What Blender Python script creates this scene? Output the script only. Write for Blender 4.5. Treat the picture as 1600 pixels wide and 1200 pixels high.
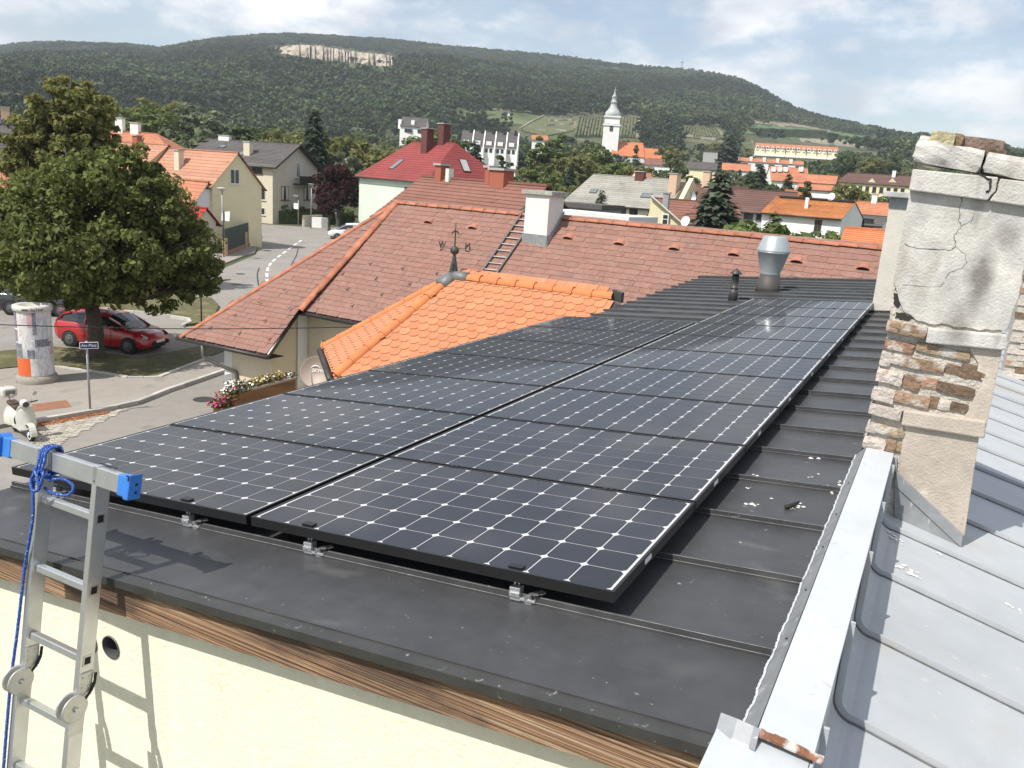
import bpy, bmesh, math, random
import numpy as np
from mathutils import Vector, Matrix, noise
R = math.radians
random.seed(7)
scene = bpy.context.scene
for _o in list(bpy.data.objects):
    bpy.data.objects.remove(_o)

# ------------------------------------------------------------------ camera
CZ = 7.7                                   # eye height above the street
FPX = 1299.89                              # focal length in pixels of a 1600 px wide frame
CAM = np.array([[0.88277667, 0.17036196, -0.4378152],
                [0.46487971, -0.18234763, 0.86639263],
                [0.06776578, -0.96836261, -0.24017005]])
cam_data = bpy.data.cameras.new('camera')
cam_data.sensor_width = 36.0
cam_data.lens = FPX / 1600.0 * 36.0
cam_data.clip_start = 0.05
cam_data.clip_end = 20000.0
camera = bpy.data.objects.new('camera', cam_data)
scene.collection.objects.link(camera)
_m = Matrix.Identity(4)
for _i in range(3):
    _m[_i][0] = CAM[_i][0]
    _m[_i][1] = -CAM[_i][1]
    _m[_i][2] = -CAM[_i][2]
_m[2][3] = CZ
camera.matrix_world = _m
scene.camera = camera

# ------------------------------------------------------------------ light, sky, exposure
SUN_AZ, SUN_EL = R(202.0), R(53.0)         # compass bearing (from +Y clockwise) and height of the sun
sun_dir = Vector((math.sin(SUN_AZ) * math.cos(SUN_EL), math.cos(SUN_AZ) * math.cos(SUN_EL), math.sin(SUN_EL)))
sun_data = bpy.data.lights.new('sun', 'SUN')
sun_data.energy = 4.6
sun_data.angle = R(0.53)
sun_data.color = (1.0, 0.955, 0.88)
sun = bpy.data.objects.new('sun', sun_data)
scene.collection.objects.link(sun)
sun.rotation_euler = sun_dir.to_track_quat('Z', 'Y').to_euler()
sun.location = (0, 0, 60)

world = bpy.data.worlds.new('World')
scene.world = world
world.use_nodes = True
nt = world.node_tree
nt.nodes.clear()


def wn(kind, **kw):
    n = nt.nodes.new(kind)
    for k, v in kw.items():
        setattr(n, k, v)
    return n


out = wn('ShaderNodeOutputWorld')
sky = wn('ShaderNodeTexSky', sky_type='NISHITA', sun_disc=False)
sky.sun_elevation = SUN_EL
sky.sun_rotation = SUN_AZ
sky.air_density = 1.0
sky.dust_density = 0.7
sky.ozone_density = 1.2
bg_sky = wn('ShaderNodeBackground')
bg_sky.inputs['Strength'].default_value = 0.112
nt.links.new(sky.outputs[0], bg_sky.inputs['Color'])
geo = wn('ShaderNodeTexCoord')
stretch = wn('ShaderNodeMapping')
stretch.inputs['Scale'].default_value = (1.0, 1.0, 2.3)
nt.links.new(geo.outputs['Generated'], stretch.inputs[0])
mp = wn('ShaderNodeMapping')
mp.inputs['Location'].default_value = (5.3, 0.7, 0.0)
nt.links.new(stretch.outputs[0], mp.inputs[0])
n1 = wn('ShaderNodeTexNoise')              # where the cumulus stands
n1.inputs['Scale'].default_value = 4.8
n1.inputs['Detail'].default_value = 10.0
n1.inputs['Roughness'].default_value = 0.58
nt.links.new(mp.outputs[0], n1.inputs['Vector'])
ramp = wn('ShaderNodeValToRGB')
ramp.color_ramp.elements[0].position = 0.455
ramp.color_ramp.elements[0].color = (0.20, 0.20, 0.20, 1)
ramp.color_ramp.elements[1].position = 0.575
ramp.color_ramp.elements[1].color = (0.95, 0.95, 0.95, 1)
nt.links.new(n1.outputs['Fac'], ramp.inputs[0])
n2 = wn('ShaderNodeTexNoise')              # lit tops and greyer bodies
n2.inputs['Scale'].default_value = 9.0
n2.inputs['Detail'].default_value = 6.0
nt.links.new(mp.outputs[0], n2.inputs['Vector'])
ramp2 = wn('ShaderNodeValToRGB')
ramp2.color_ramp.elements[0].position = 0.36
ramp2.color_ramp.elements[0].color = (0.50, 0.54, 0.60, 1)
ramp2.color_ramp.elements[1].position = 0.62
ramp2.color_ramp.elements[1].color = (0.86, 0.86, 0.86, 1)
nt.links.new(n2.outputs['Fac'], ramp2.inputs[0])
bg_cloud = wn('ShaderNodeBackground')
bg_cloud.inputs['Strength'].default_value = 1.2
nt.links.new(ramp2.outputs[0], bg_cloud.inputs['Color'])
mixs = wn('ShaderNodeMixShader')
nt.links.new(ramp.outputs[0], mixs.inputs[0])
nt.links.new(bg_sky.outputs[0], mixs.inputs[1])
nt.links.new(bg_cloud.outputs[0], mixs.inputs[2])
nt.links.new(mixs.outputs[0], out.inputs['Surface'])

scene.render.engine = 'CYCLES'
scene.view_settings.view_transform = 'Standard'
scene.view_settings.look = 'None'
scene.view_settings.exposure = 0.32
scene.view_settings.gamma = 1.0
scene.view_settings.use_curve_mapping = False
scene.cycles.max_bounces = 6
scene.cycles.diffuse_bounces = 3
scene.cycles.glossy_bounces = 3
scene.cycles.transparent_max_bounces = 12
scene.cycles.volume_bounces = 0

# ------------------------------------------------------------------ geometry helpers
C = scene.collection


def ray(x, y):
    """direction through a point of the 1600 x 1200 photograph, used to measure where things stand"""
    return CAM @ np.array([(x - 800) / FPX, (y - 600) / FPX, 1.0])


def atY(x, y, Y):
    d = ray(x, y); p = d * (Y / d[1]); return Vector((p[0], p[1], p[2] + CZ))


def atX(x, y, X):
    d = ray(x, y); p = d * (X / d[0]); return Vector((p[0], p[1], p[2] + CZ))


def atZ(x, y, Z):
    d = ray(x, y); p = d * ((Z - CZ) / d[2]); return Vector((p[0], p[1], Z))


def atD(x, y, D):
    d = ray(x, y); p = d * (D / math.hypot(d[0], d[1])); return Vector((p[0], p[1], p[2] + CZ))


def px(p):
    q = CAM.T @ np.array([p[0], p[1], p[2] - CZ]); return 800 + FPX * q[0] / q[2], 600 + FPX * q[1] / q[2]


def inside(p, poly):
    c = False; n = len(poly); j = n - 1
    for i in range(n):
        (xi, yi), (xj, yj) = poly[i], poly[j]
        if (yi > p[1]) != (yj > p[1]) and p[0] < (xj - xi) * (p[1] - yi) / (yj - yi) + xi:
            c = not c
        j = i
    return c


def clip_convex(poly, clip):
    """clip polygon to a convex counter-clockwise polygon (2D)"""
    out_ = poly
    n = len(clip)
    for i in range(n):
        a, b = clip[i], clip[(i + 1) % n]
        src, out_ = out_, []
        if not src:
            break
        side = lambda p: (b[0] - a[0]) * (p[1] - a[1]) - (b[1] - a[1]) * (p[0] - a[0])
        for k in range(len(src)):
            p, q = src[k], src[(k + 1) % len(src)]
            sp, sq = side(p), side(q)
            if sp >= 0:
                out_.append(p)
            if (sp >= 0) != (sq >= 0):
                t_ = sp / (sp - sq); out_.append((p[0] + (q[0] - p[0]) * t_, p[1] + (q[1] - p[1]) * t_))
    return out_


class MB:
    """collects geometry in world (or local) coordinates and links it as ONE mesh object"""

    def __init__(s):
        s.v = []; s.f = []; s.m = []; s.sm = []

    def add(s, vs, fs, mi=0, smooth=False):
        b = len(s.v)
        s.v.extend([tuple(p) for p in vs])
        for f in fs:
            s.f.append(tuple(i + b for i in f)); s.m.append(mi); s.sm.append(smooth)
        return s

    def box(s, c, sx, sy, sz, rot=None, mi=0):
        """box centred on c"""
        vs = [Vector((x * sx / 2, y * sy / 2, z * sz / 2)) for x in (-1, 1) for y in (-1, 1) for z in (-1, 1)]
        if rot is not None:
            vs = [rot @ p for p in vs]
        c = Vector(c)
        return s.add([p + c for p in vs], [(0, 1, 3, 2), (4, 6, 7, 5), (0, 4, 5, 1), (2, 3, 7, 6), (0, 2, 6, 4), (1, 5, 7, 3)], mi)

    def slab(s, poly, d, mi=0):
        """polygon (3D points) pushed along vector d"""
        n = len(poly); d = Vector(d)
        a = [Vector(p) for p in poly]; b = [p + d for p in a]
        fs = [tuple(range(n))[::-1], tuple(range(n, 2 * n))] + [(i, (i + 1) % n, n + (i + 1) % n, n + i) for i in range(n)]
        return s.add(a + b, fs, mi)

    def bar(s, a, b, w, h, up=(0, 0, 1), mi=0):
        """rectangular bar from a to b, width w sideways, h along up"""
        a = Vector(a); b = Vector(b); t = (b - a).normalized(); up = Vector(up)
        sd = t.cross(up)
        if sd.length < 1e-5:
            sd = t.cross(Vector((1, 0, 0)))
        sd.normalize(); u = sd.cross(t).normalized()
        q = [sd * (w / 2) * i + u * (h / 2) * j for i, j in ((-1, -1), (1, -1), (1, 1), (-1, 1))]
        return s.slab([a + p for p in q], b - a, mi)

    def tube(s, pts, r, n=8, mi=0, caps=True, smooth=True):
        pts = [Vector(p) for p in pts]
        rs = r if isinstance(r, (list, tuple)) else [r] * len(pts)
        vs = []; pu = None
        for i, p in enumerate(pts):
            t = (pts[min(i + 1, len(pts) - 1)] - pts[max(i - 1, 0)])
            t = t.normalized() if t.length > 1e-9 else Vector((0, 0, 1))
            if pu is None:
                pu = t.orthogonal().normalized()
            else:
                pu = (pu - t * pu.dot(t))
                pu = pu.normalized() if pu.length > 1e-6 else t.orthogonal().normalized()
            w = t.cross(pu)
            for k in range(n):
                a = 2 * math.pi * k / n
                vs.append(p + (pu * math.cos(a) + w * math.sin(a)) * rs[i])
        fs = []
        for i in range(len(pts) - 1):
            for k in range(n):
                fs.append((i * n + k, i * n + (k + 1) % n, (i + 1) * n + (k + 1) % n, (i + 1) * n + k))
        s.add(vs, fs, mi, smooth)
        if caps:
            b = len(s.v) - len(vs)
            s.f.append(tuple(b + k for k in range(n))[::-1]); s.m.append(mi); s.sm.append(False)
            e = b + (len(pts) - 1) * n
            s.f.append(tuple(e + k for k in range(n))); s.m.append(mi); s.sm.append(False)
        return s

    def lathe(s, c, prof, n=24, mi=0, smooth=True, axis=None, cap=True):
        """profile [(r, h)...] turned about the vertical through c (or about a given axis matrix)"""
        c = Vector(c); vs = []
        for r, h in prof:
            for k in range(n):
                a = 2 * math.pi * k / n
                p = Vector((r * math.cos(a), r * math.sin(a), h))
                vs.append((axis @ p if axis is not None else p) + c)
        fs = []
        for i in range(len(prof) - 1):
            for k in range(n):
                fs.append((i * n + k, i * n + (k + 1) % n, (i + 1) * n + (k + 1) % n, (i + 1) * n + k))
        s.add(vs, fs, mi, smooth)
        if cap:
            b = len(s.v) - len(vs)
            s.f.append(tuple(b + k for k in range(n))[::-1]); s.m.append(mi); s.sm.append(False)
            e = b + (len(prof) - 1) * n
            s.f.append(tuple(e + k for k in range(n))); s.m.append(mi); s.sm.append(False)
        return s

    def mesh(s, name, mats, inv=None):
        me = bpy.data.meshes.new(name)
        v = s.v
        if inv is not None:
            v = [tuple(inv @ Vector(p)) for p in v]
        me.from_pydata(v, [], s.f)
        mats = mats if isinstance(mats, (list, tuple)) else [mats]
        for m in mats:
            me.materials.append(m)
        if len(mats) > 1:
            me.polygons.foreach_set('material_index', s.m)
        if any(s.sm):
            me.polygons.foreach_set('use_smooth', s.sm)
        me.update()
        return me

    def build(s, name, mats, parent=None, kind=None, local=False, bevel=0):
        inv = None
        if parent is not None and not local:
            inv = WM[parent.name].inverted()
        me = s.mesh(name, mats, inv)
        o = bpy.data.objects.new(name, me)
        C.objects.link(o)
        if parent is not None:
            o.parent = parent
            WM[o.name] = WM[parent.name]
        else:
            WM[o.name] = Matrix.Identity(4)
        if kind:
            o['kind'] = kind
        if bevel:
            b = o.modifiers.new('edge', 'BEVEL'); b.width = bevel; b.segments = 2; b.limit_method = 'ANGLE'
        return o


WM = {}                                     # world matrix of every object that parts hang from


def thing(name, label, cat, loc=(0, 0, 0), mat=None, group=None):
    o = bpy.data.objects.new(name, None)
    C.objects.link(o)
    o.empty_display_size = 0.3
    m = mat if mat is not None else Matrix.Translation(Vector(loc))
    o.matrix_world = m
    WM[o.name] = m
    o['label'] = label; o['category'] = cat
    if group:
        o['group'] = group
    return o


def tag(o, label, cat, group=None):
    o['label'] = label; o['category'] = cat
    if group:
        o['group'] = group
    return o


def recentre(o):
    """put the origin of a one-mesh thing at its base"""
    me = o.data
    co = np.empty(len(me.vertices) * 3); me.vertices.foreach_get('co', co); co = co.reshape(-1, 3)
    c = np.array([(co[:, 0].min() + co[:, 0].max()) / 2, (co[:, 1].min() + co[:, 1].max()) / 2, co[:, 2].min()])
    me.vertices.foreach_set('co', (co - c).ravel()); o.location = Vector(c); me.update()
    WM[o.name] = Matrix.Translation(Vector(c))
    return o


def inst(name, me, parent, mat_local, kind=None):
    o = bpy.data.objects.new(name, me)
    C.objects.link(o)
    o.parent = parent
    o.matrix_local = mat_local
    if kind:
        o['kind'] = kind
    return o


def copy_tree(o, parent=None, matrix=None):
    c = o.copy(); C.objects.link(c)
    if parent is not None:
        c.parent = parent
    if matrix is not None:
        c.matrix_world = matrix; WM[c.name] = matrix
    for ch in list(o.children):
        copy_tree(ch, c)
    return c


# ------------------------------------------------------------------ materials
def mat(name, col, rough=0.8, metal=0.0, spec=0.5, var=(), orand=0.0, irand=0.0, bump=None, specks=(), coat=0.0,
        coat_rough=0.03, hue=None, streak=None, transl=0.0, wpos=False, stains=()):
    """Principled material whose colour wanders: var = [(scale, amount)], specks = [(scale, threshold, softness, colour)],
    orand / irand = brightness spread per object / per loose piece, hue = second colour mixed in per object or piece"""
    m = bpy.data.materials.new(name)
    m.use_nodes = True
    t = m.node_tree
    L = t.links.new
    b = t.nodes['Principled BSDF']
    b.inputs['Roughness'].default_value = rough
    b.inputs['Metallic'].default_value = metal
    b.inputs['Specular IOR Level'].default_value = spec
    b.inputs['Coat Weight'].default_value = coat
    b.inputs['Coat Roughness'].default_value = coat_rough
    co = t.nodes.new('ShaderNodeTexCoord')
    src = co.outputs['Object']
    if wpos:
        g = t.nodes.new('ShaderNodeNewGeometry'); src = g.outputs['Position']
    rgb = t.nodes.new('ShaderNodeRGB'); rgb.outputs[0].default_value = (*col, 1)
    cur = rgb.outputs[0]

    def mixc(fac, a, bb, mode='MIX'):
        n = t.nodes.new('ShaderNodeMix'); n.data_type = 'RGBA'; n.blend_type = mode
        if hasattr(fac, 'links'):
            L(fac, n.inputs[0])
        else:
            n.inputs[0].default_value = fac
        for i, q in ((6, a), (7, bb)):
            if hasattr(q, 'links'):
                L(q, n.inputs[i])
            else:
                n.inputs[i].default_value = (*q, 1)
        return n.outputs[2]

    def scaled(fac, lo, hi):
        n = t.nodes.new('ShaderNodeMapRange'); n.inputs[3].default_value = lo; n.inputs[4].default_value = hi
        L(fac, n.inputs[0]); return n.outputs[0]

    rnd = None
    if irand or (hue and not orand):
        g2 = t.nodes.new('ShaderNodeNewGeometry'); rnd = g2.outputs['Random Per Island']
    if orand:
        oi = t.nodes.new('ShaderNodeObjectInfo'); rnd = oi.outputs['Random']
    if hue:
        w = t.nodes.new('ShaderNodeTexWhiteNoise'); w.noise_dimensions = '1D'; L(rnd, w.inputs['W'])
        cur = mixc(scaled(w.outputs[0], 0.0, 1.0), cur, hue)
    if rnd is not None and (orand or irand):
        a = orand or irand
        hs = t.nodes.new('ShaderNodeHueSaturation'); L(cur, hs.inputs['Color']); L(scaled(rnd, 1 - a, 1 + a), hs.inputs['Value'])
        cur = hs.outputs[0]
    for v in var:
        sc, am = v[0], v[1]
        n = t.nodes.new('ShaderNodeTexNoise'); n.inputs['Scale'].default_value = sc
        n.inputs['Detail'].default_value = 6; n.inputs['Roughness'].default_value = 0.62
        if len(v) > 2:
            mp_ = t.nodes.new('ShaderNodeMapping'); mp_.inputs['Scale'].default_value = v[2]
            L(src, mp_.inputs[0]); L(mp_.outputs[0], n.inputs['Vector'])
        else:
            L(src, n.inputs['Vector'])
        mr = t.nodes.new('ShaderNodeMapRange'); mr.inputs[1].default_value = 0.3; mr.inputs[2].default_value = 0.7
        mr.inputs[3].default_value = 1 - am; mr.inputs[4].default_value = 1 + am; mr.clamp = False
        L(n.outputs['Fac'], mr.inputs[0])
        hs = t.nodes.new('ShaderNodeHueSaturation'); L(cur, hs.inputs['Color']); L(mr.outputs[0], hs.inputs['Value'])
        cur = hs.outputs[0]
    for sp in specks:
        sc, th, so, c2 = sp[:4]
        n = t.nodes.new('ShaderNodeTexNoise'); n.inputs['Scale'].default_value = sc
        n.inputs['Detail'].default_value = sp[5] if len(sp) > 5 else 4
        if len(sp) > 4 and sp[4] is not None:
            mp_ = t.nodes.new('ShaderNodeMapping'); mp_.inputs['Scale'].default_value = sp[4]
            mp_.inputs['Location'].default_value = (sc, sc * 1.7, sc * .3)
            L(src, mp_.inputs[0]); L(mp_.outputs[0], n.inputs['Vector'])
        else:
            L(src, n.inputs['Vector'])
        mr = t.nodes.new('ShaderNodeMapRange'); mr.inputs[1].default_value = th; mr.inputs[2].default_value = th + so
        L(n.outputs['Fac'], mr.inputs[0])
        cur = mixc(mr.outputs[0], cur, c2)
    for (ctr, rad, c2, amt) in stains:       # a stain of its own shape: soft ellipse broken up by noise
        mp_ = t.nodes.new('ShaderNodeMapping'); mp_.vector_type = 'TEXTURE'; mp_.inputs['Location'].default_value = ctr; mp_.inputs['Scale'].default_value = rad
        L(src, mp_.inputs[0]); gr = t.nodes.new('ShaderNodeTexGradient'); gr.gradient_type = 'SPHERICAL'; L(mp_.outputs[0], gr.inputs[0])
        n = t.nodes.new('ShaderNodeTexNoise'); n.inputs['Scale'].default_value = 11; n.inputs['Detail'].default_value = 6; L(src, n.inputs['Vector'])
        ml = t.nodes.new('ShaderNodeMath'); ml.operation = 'MULTIPLY'; L(gr.outputs[1], ml.inputs[0]); L(n.outputs['Fac'], ml.inputs[1])
        mr = t.nodes.new('ShaderNodeMapRange'); mr.inputs[1].default_value = .05; mr.inputs[2].default_value = .40; mr.inputs[4].default_value = amt; L(ml.outputs[0], mr.inputs[0])
        cur = mixc(mr.outputs[0], cur, c2)
    L(cur, b.inputs['Base Color'])
    if bump:
        n = t.nodes.new('ShaderNodeTexNoise'); n.inputs['Scale'].default_value = bump[0]; n.inputs['Detail'].default_value = 5
        if len(bump) > 2:
            mp_ = t.nodes.new('ShaderNodeMapping'); mp_.inputs['Scale'].default_value = bump[2]
            L(src, mp_.inputs[0]); L(mp_.outputs[0], n.inputs['Vector'])
        else:
            L(src, n.inputs['Vector'])
        bn = t.nodes.new('ShaderNodeBump'); bn.inputs['Strength'].default_value = bump[1]; bn.inputs['Distance'].default_value = 0.02
        L(n.outputs['Fac'], bn.inputs['Height']); L(bn.outputs[0], b.inputs['Normal'])
    if transl:
        tr = t.nodes.new('ShaderNodeBsdfTranslucent'); L(cur, tr.inputs['Color'])
        ms = t.nodes.new('ShaderNodeMixShader'); ms.inputs[0].default_value = transl
        L(b.outputs[0], ms.inputs[1]); L(tr.outputs[0], ms.inputs[2])
        L(ms.outputs[0], t.nodes['Material Output'].inputs['Surface'])
    return m


MT = {}
MT['dark_metal'] = mat('dark_roof_metal', (0.053, 0.054, 0.057), 0.42, 0.0, 0.38, var=[(1.3, .22), (9, .12)],
                       specks=[(26, .71, .05, (.20, .20, .19), (1, 1, 1), 3), (5, .62, .16, (.105, .103, .10), (.5, 1, 1)), (60, .73, .04, (.30, .30, .29)), (2.4, .60, .2, (.085, .084, .082))], bump=(3, .10))
MT['dark_trim'] = mat('dark_trim_metal', (0.045, 0.044, 0.042), 0.5, var=[(5, .25)], specks=[(30, .66, .06, (.2, .2, .18))])
MT['light_metal'] = mat('light_roof_metal', (0.405, 0.425, 0.445), 0.55, 0.0, 0.5, var=[(.8, .10), (6, .05)],
                        specks=[(1.2, .56, .16, (.40, .385, .345)), (9, .68, .06, (.46, .46, .45)), (40, .71, .04, (.54, .54, .53))], bump=(2, .05))
MT['cap_metal'] = mat('cap_metal', (0.50, 0.525, 0.55), 0.5, var=[(1.5, .07), (14, .04)], specks=[(11, .68, .06, (.45, .44, .42)), (50, .72, .03, (.3, .29, .27))])
MT['vent_shade_grey'] = mat('pipe_shade_grey', (.10, .10, .105), .6)  # dark grey that stands for shade inside the wall holes
MT['seam_strip'] = mat('seam_strip', (0.15, 0.15, 0.15), 0.8, var=[(12, .4)])  # darker strip along the near side of each light roof seam
MT['zinc'] = mat('zinc_sheet', (0.30, 0.31, 0.32), 0.45, 0.3, var=[(4, .18), (18, .1)], specks=[(16, .64, .1, (.48, .48, .48)), (7, .66, .05, (.6, .6, .58), (6, 6, 1))])
MT['rust'] = mat('rusted_sheet', (0.20, 0.085, 0.045), 0.85, var=[(25, .5)], specks=[(18, .5, .1, (.45, .43, .4))])
MT['cream_wall'] = mat('cream_stucco', (0.82, 0.77, 0.62), 0.92, var=[(.7, .05), (14, .035), (3, .05, (3, 3, .35))], specks=[(5, .69, .05, (.70, .65, .50))], bump=(60, .25))
MT['fascia'] = mat('fascia_wood', (0.30, 0.175, 0.10), 0.8, var=[(5, .25, (.3, 1, 1))],
                   specks=[(9, .52, .10, (.40, .28, .18), (.10, .3, 9)), (14, .55, .07, (.11, .062, .04), (.07, .3, 8)), (2.2, .48, .14, (.115, .07, .045), (1, .3, 3))], bump=(12, .8, (.08, .3, 9)))
MT['frame'] = mat('black_anodised', (0.012, 0.012, 0.013), 0.38, spec=0.5)
MT['backsheet'] = mat('white_backsheet', (0.56, 0.56, 0.56), 0.5, spec=.25, coat=0.42, coat_rough=.03)
MT['alu'] = mat('aluminium', (0.62, 0.63, 0.64), 0.36, 0.75, var=[(9, .08)], bump=(120, .05))
MT['steel'] = mat('bright_steel', (0.55, 0.55, 0.54), 0.35, 0.8, var=[(30, .2)])
MT['blue_plastic'] = mat('blue_plastic', (0.045, 0.20, 0.62), 0.42, var=[(12, .15)])
MT['rope'] = mat('blue_rope', (0.022, 0.085, 0.36), 0.7, var=[(60, .35)], specks=[(140, .62, .04, (.45, .52, .62))])
MT['pale_edge'] = mat('pale_seam_edge', (.22, .215, .20), .5, var=[(9, .35), (40, .3)])  # paler line along the folds of the dark roof seams
MT['black'] = mat('black_matt', (0.012, 0.012, 0.012), 0.8)
MT['rubber'] = mat('rubber', (0.018, 0.018, 0.019), 0.75, var=[(20, .2)])
MT['white'] = mat('white_paint', (0.78, 0.78, 0.76), 0.6, var=[(3, .05)])
MT['glass'] = mat('window_glass', (0.035, 0.04, 0.045), 0.06, spec=0.8, var=[(.6, .5)])
MT['sticker'] = mat('white_sticker', (0.72, 0.72, 0.72), 0.5)
MT['gutter'] = mat('dark_gutter', (.030, .027, .025), .5, var=[(4, .2)])
MT['vent_grey'] = mat('galvanised_hood', (.40, .44, .45), .38, .35, var=[(5, .08)])


def cell_material():
    m = mat('solar_cell', (0.011, 0.011, 0.017), 0.45, spec=.25, coat=0.42, coat_rough=0.03, orand=0.30, var=[(1.1, .35)])
    t = m.node_tree; b = t.nodes['Principled BSDF']
    lk = b.inputs['Base Color'].links[0]; cur = lk.from_socket
    co = t.nodes.new('ShaderNodeTexCoord')
    w = t.nodes.new('ShaderNodeTexWave'); w.bands_direction = 'Y'; w.inputs['Scale'].default_value = 26.0
    t.links.new(co.outputs['Object'], w.inputs['Vector'])
    rp = t.nodes.new('ShaderNodeValToRGB'); rp.color_ramp.elements[0].position = .72; rp.color_ramp.elements[1].position = .98
    rp.color_ramp.elements[0].color = (0, 0, 0, 1); rp.color_ramp.elements[1].color = (.30, .30, .30, 1)
    t.links.new(w.outputs['Fac'], rp.inputs[0])
    n = t.nodes.new('ShaderNodeMix'); n.data_type = 'RGBA'; t.links.new(rp.outputs[0], n.inputs[0]); t.links.new(cur, n.inputs[6])
    n.inputs[7].default_value = (.16, .17, .19, 1)
    t.links.new(n.outputs[2], b.inputs['Base Color'])
    return m


MT['cell'] = cell_material()
# ================================================================== LAND: ground sheet, hills, roads
SKYL = [(-300, 80), (-100, 74), (0, 72), (60, 66), (100, 66), (160, 69), (200, 71), (250, 79), (300, 69), (350, 61), (400, 57), (450, 54), (520, 57), (600, 62), (650, 67), (700, 73), (750, 77), (800, 81), (850, 86), (900, 91),
        (950, 98), (1000, 104), (1050, 107), (1100, 112), (1150, 122), (1180, 135), (1200, 147), (1240, 170), (1270, 180), (1300, 188), (1350, 198), (1400, 208), (1445, 216), (1500, 228), (1600, 240), (1800, 262)]
_sk = []
for _x, _y in SKYL:
    _d = ray(_x, _y); _sk.append((math.atan2(_d[0], _d[1]), _d[2] / math.hypot(_d[0], _d[1])))
SK_A = np.array([a for a, t in _sk]); SK_T = np.array([t for a, t in _sk])
RT_A = np.array([SK_A[0], SK_A[8], SK_A[14], SK_A[23], SK_A[27], SK_A[-1]]); RT_R = np.array([2500., 2250., 2100., 1950., 1650., 1300.])
PR_R = np.array([0, 112, 170, 300, 420, 560, 700.]); PR_Z = np.array([0, 0, 1.0, 6.5, 13.0, 25.0, 40.0])


def land_z(x, y):
    r = math.hypot(x, y); a = math.atan2(x, y)
    a = min(max(a, SK_A[0]), SK_A[-1])
    if r <= 700:
        return float(np.interp(r, PR_R, PR_Z))
    T = float(np.interp(a, SK_A, SK_T)); rt = float(np.interp(a, RT_A, RT_R))
    zt = CZ + T * rt - 7.0
    s = (r - 700) / (rt - 700)
    if s > 1:
        return max(zt - (r - rt) * .22, -2.0)
    w_ = math.sin(math.pi * min(s, 1)) ** 1.0
    und = noise.noise(Vector((x / 420, y / 420, 1.3))) * 26 + noise.noise(Vector((x / 150, y / 150, 5.1))) * 8
    return 40 + (zt - 40) * (s ** .96) + und * w_


def hit_land(x, y, r0=115., r1=3200., lift=0.0):
    """where the ray through a point of the photograph first meets the land"""
    d = ray(x, y); h = math.hypot(d[0], d[1]); d = d / h
    r = r0
    while r < r1:
        z = CZ + d[2] * r
        if z <= land_z(d[0] * r, d[1] * r) + lift:
            return Vector((d[0] * r, d[1] * r, land_z(d[0] * r, d[1] * r)))
        r += 6 if r < 900 else 10
    return None


MT['land'] = mat('meadow_and_soil', (.070, .080, .032), .95, var=[(.02, .3), (.15, .25), (1.2, .15)], specks=[(.05, .58, .08, (.16, .14, .075))], wpos=True)
rings = [0, 8, 16, 26, 40, 60, 85, 112, 140, 170, 220, 300, 360, 420, 490, 560, 630, 700] + [700 + 50 * k for k in range(1, 45)] + [3000]
angs = list(np.linspace(SK_A[0] - .1, SK_A[-1] + .1, 130)) + list(np.linspace(SK_A[-1] + .1, SK_A[0] - .1 + 2 * math.pi, 40))[1:-1]
vs = [(0, 0, 0)]; fs = []
for r in rings[1:]:
    for a in angs:
        x, y = r * math.sin(a), r * math.cos(a); vs.append((x, y, land_z(x, y)))
na = len(angs)
for k in range(na):
    fs.append((0, 1 + (k + 1) % na, 1 + k))
for i in range(len(rings) - 2):
    for k in range(na):
        a = 1 + i * na; b = a + na
        fs.append((a + k, a + (k + 1) % na, b + (k + 1) % na, b + k))
MB().add(vs, fs, 0, True).build('ground', MT['land'], None, 'structure')


def sheet(name, pts, z, material, th=None, kind='structure', parent=None):
    P = [atZ(x, y, 0) for x, y in pts]
    m_ = MB()
    if th:
        m_.slab([(p.x, p.y, z - th) for p in P], (0, 0, th))
    else:
        m_.add([(p.x, p.y, z) for p in P], [tuple(range(len(P)))])
    return m_.build(name, material, parent, kind)


MT['asphalt'] = mat('sunbleached_asphalt', (.255, .235, .21), .93, var=[(.25, .10), (2.5, .08), (30, .08)], specks=[(1.1, .62, .10, (.20, .185, .17)), (.35, .60, .05, (.285, .265, .24))], bump=(60, .15), wpos=True)
MT['pavement'] = mat('pavement_asphalt', (.30, .27, .235), .93, var=[(.4, .10), (4, .07), (40, .07)], specks=[(.8, .60, .10, (.235, .215, .19))], bump=(60, .15), wpos=True)
MT['grass'] = mat('dry_lawn', (.105, .100, .042), .95, var=[(.5, .3), (4, .25), (30, .2)], specks=[(1.2, .55, .12, (.20, .165, .085)), (9, .6, .1, (.06, .075, .025))], bump=(40, .5), wpos=True)
MT['kerb'] = mat('granite_kerb', (.44, .42, .385), .9, orand=.15, var=[(6, .12), (40, .10)], bump=(50, .3))
MT['sett'] = mat('pale_setts', (.40, .365, .30), .9, orand=.18, var=[(10, .15)], bump=(50, .4))
# carriageways
sheet('road', [(-420, 1300), (-420, 480), (60, 447), (330, 446), (348, 420), (400, 398), (408, 372), (406, 350), (470, 354), (560, 356), (700, 372), (620, 520), (560, 640), (330, 1300)], .004, MT['asphalt'])
sheet('path', [(285, 360), (405, 349), (409, 372), (398, 396), (380, 402), (345, 416), (300, 425)], .12, MT['pavement'], .14)
# pavement, kerb stones and lawn round the big tree
pv = sheet('pavement', [(-420, 735), (-420, 600), (-60, 588), (60, 576), (130, 583), (200, 594), (250, 593), (300, 573), (352, 553), (380, 556), (372, 578), (345, 582), (310, 596), (262, 612), (215, 631), (150, 645), (92, 655), (30, 664), (-100, 690)], .12, MT['pavement'], .14)
km = MB(); km.box((0, 0, 0), .86, .16, .16); kerb_me = km.mesh('kerb_stone', MT['kerb'])


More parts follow.
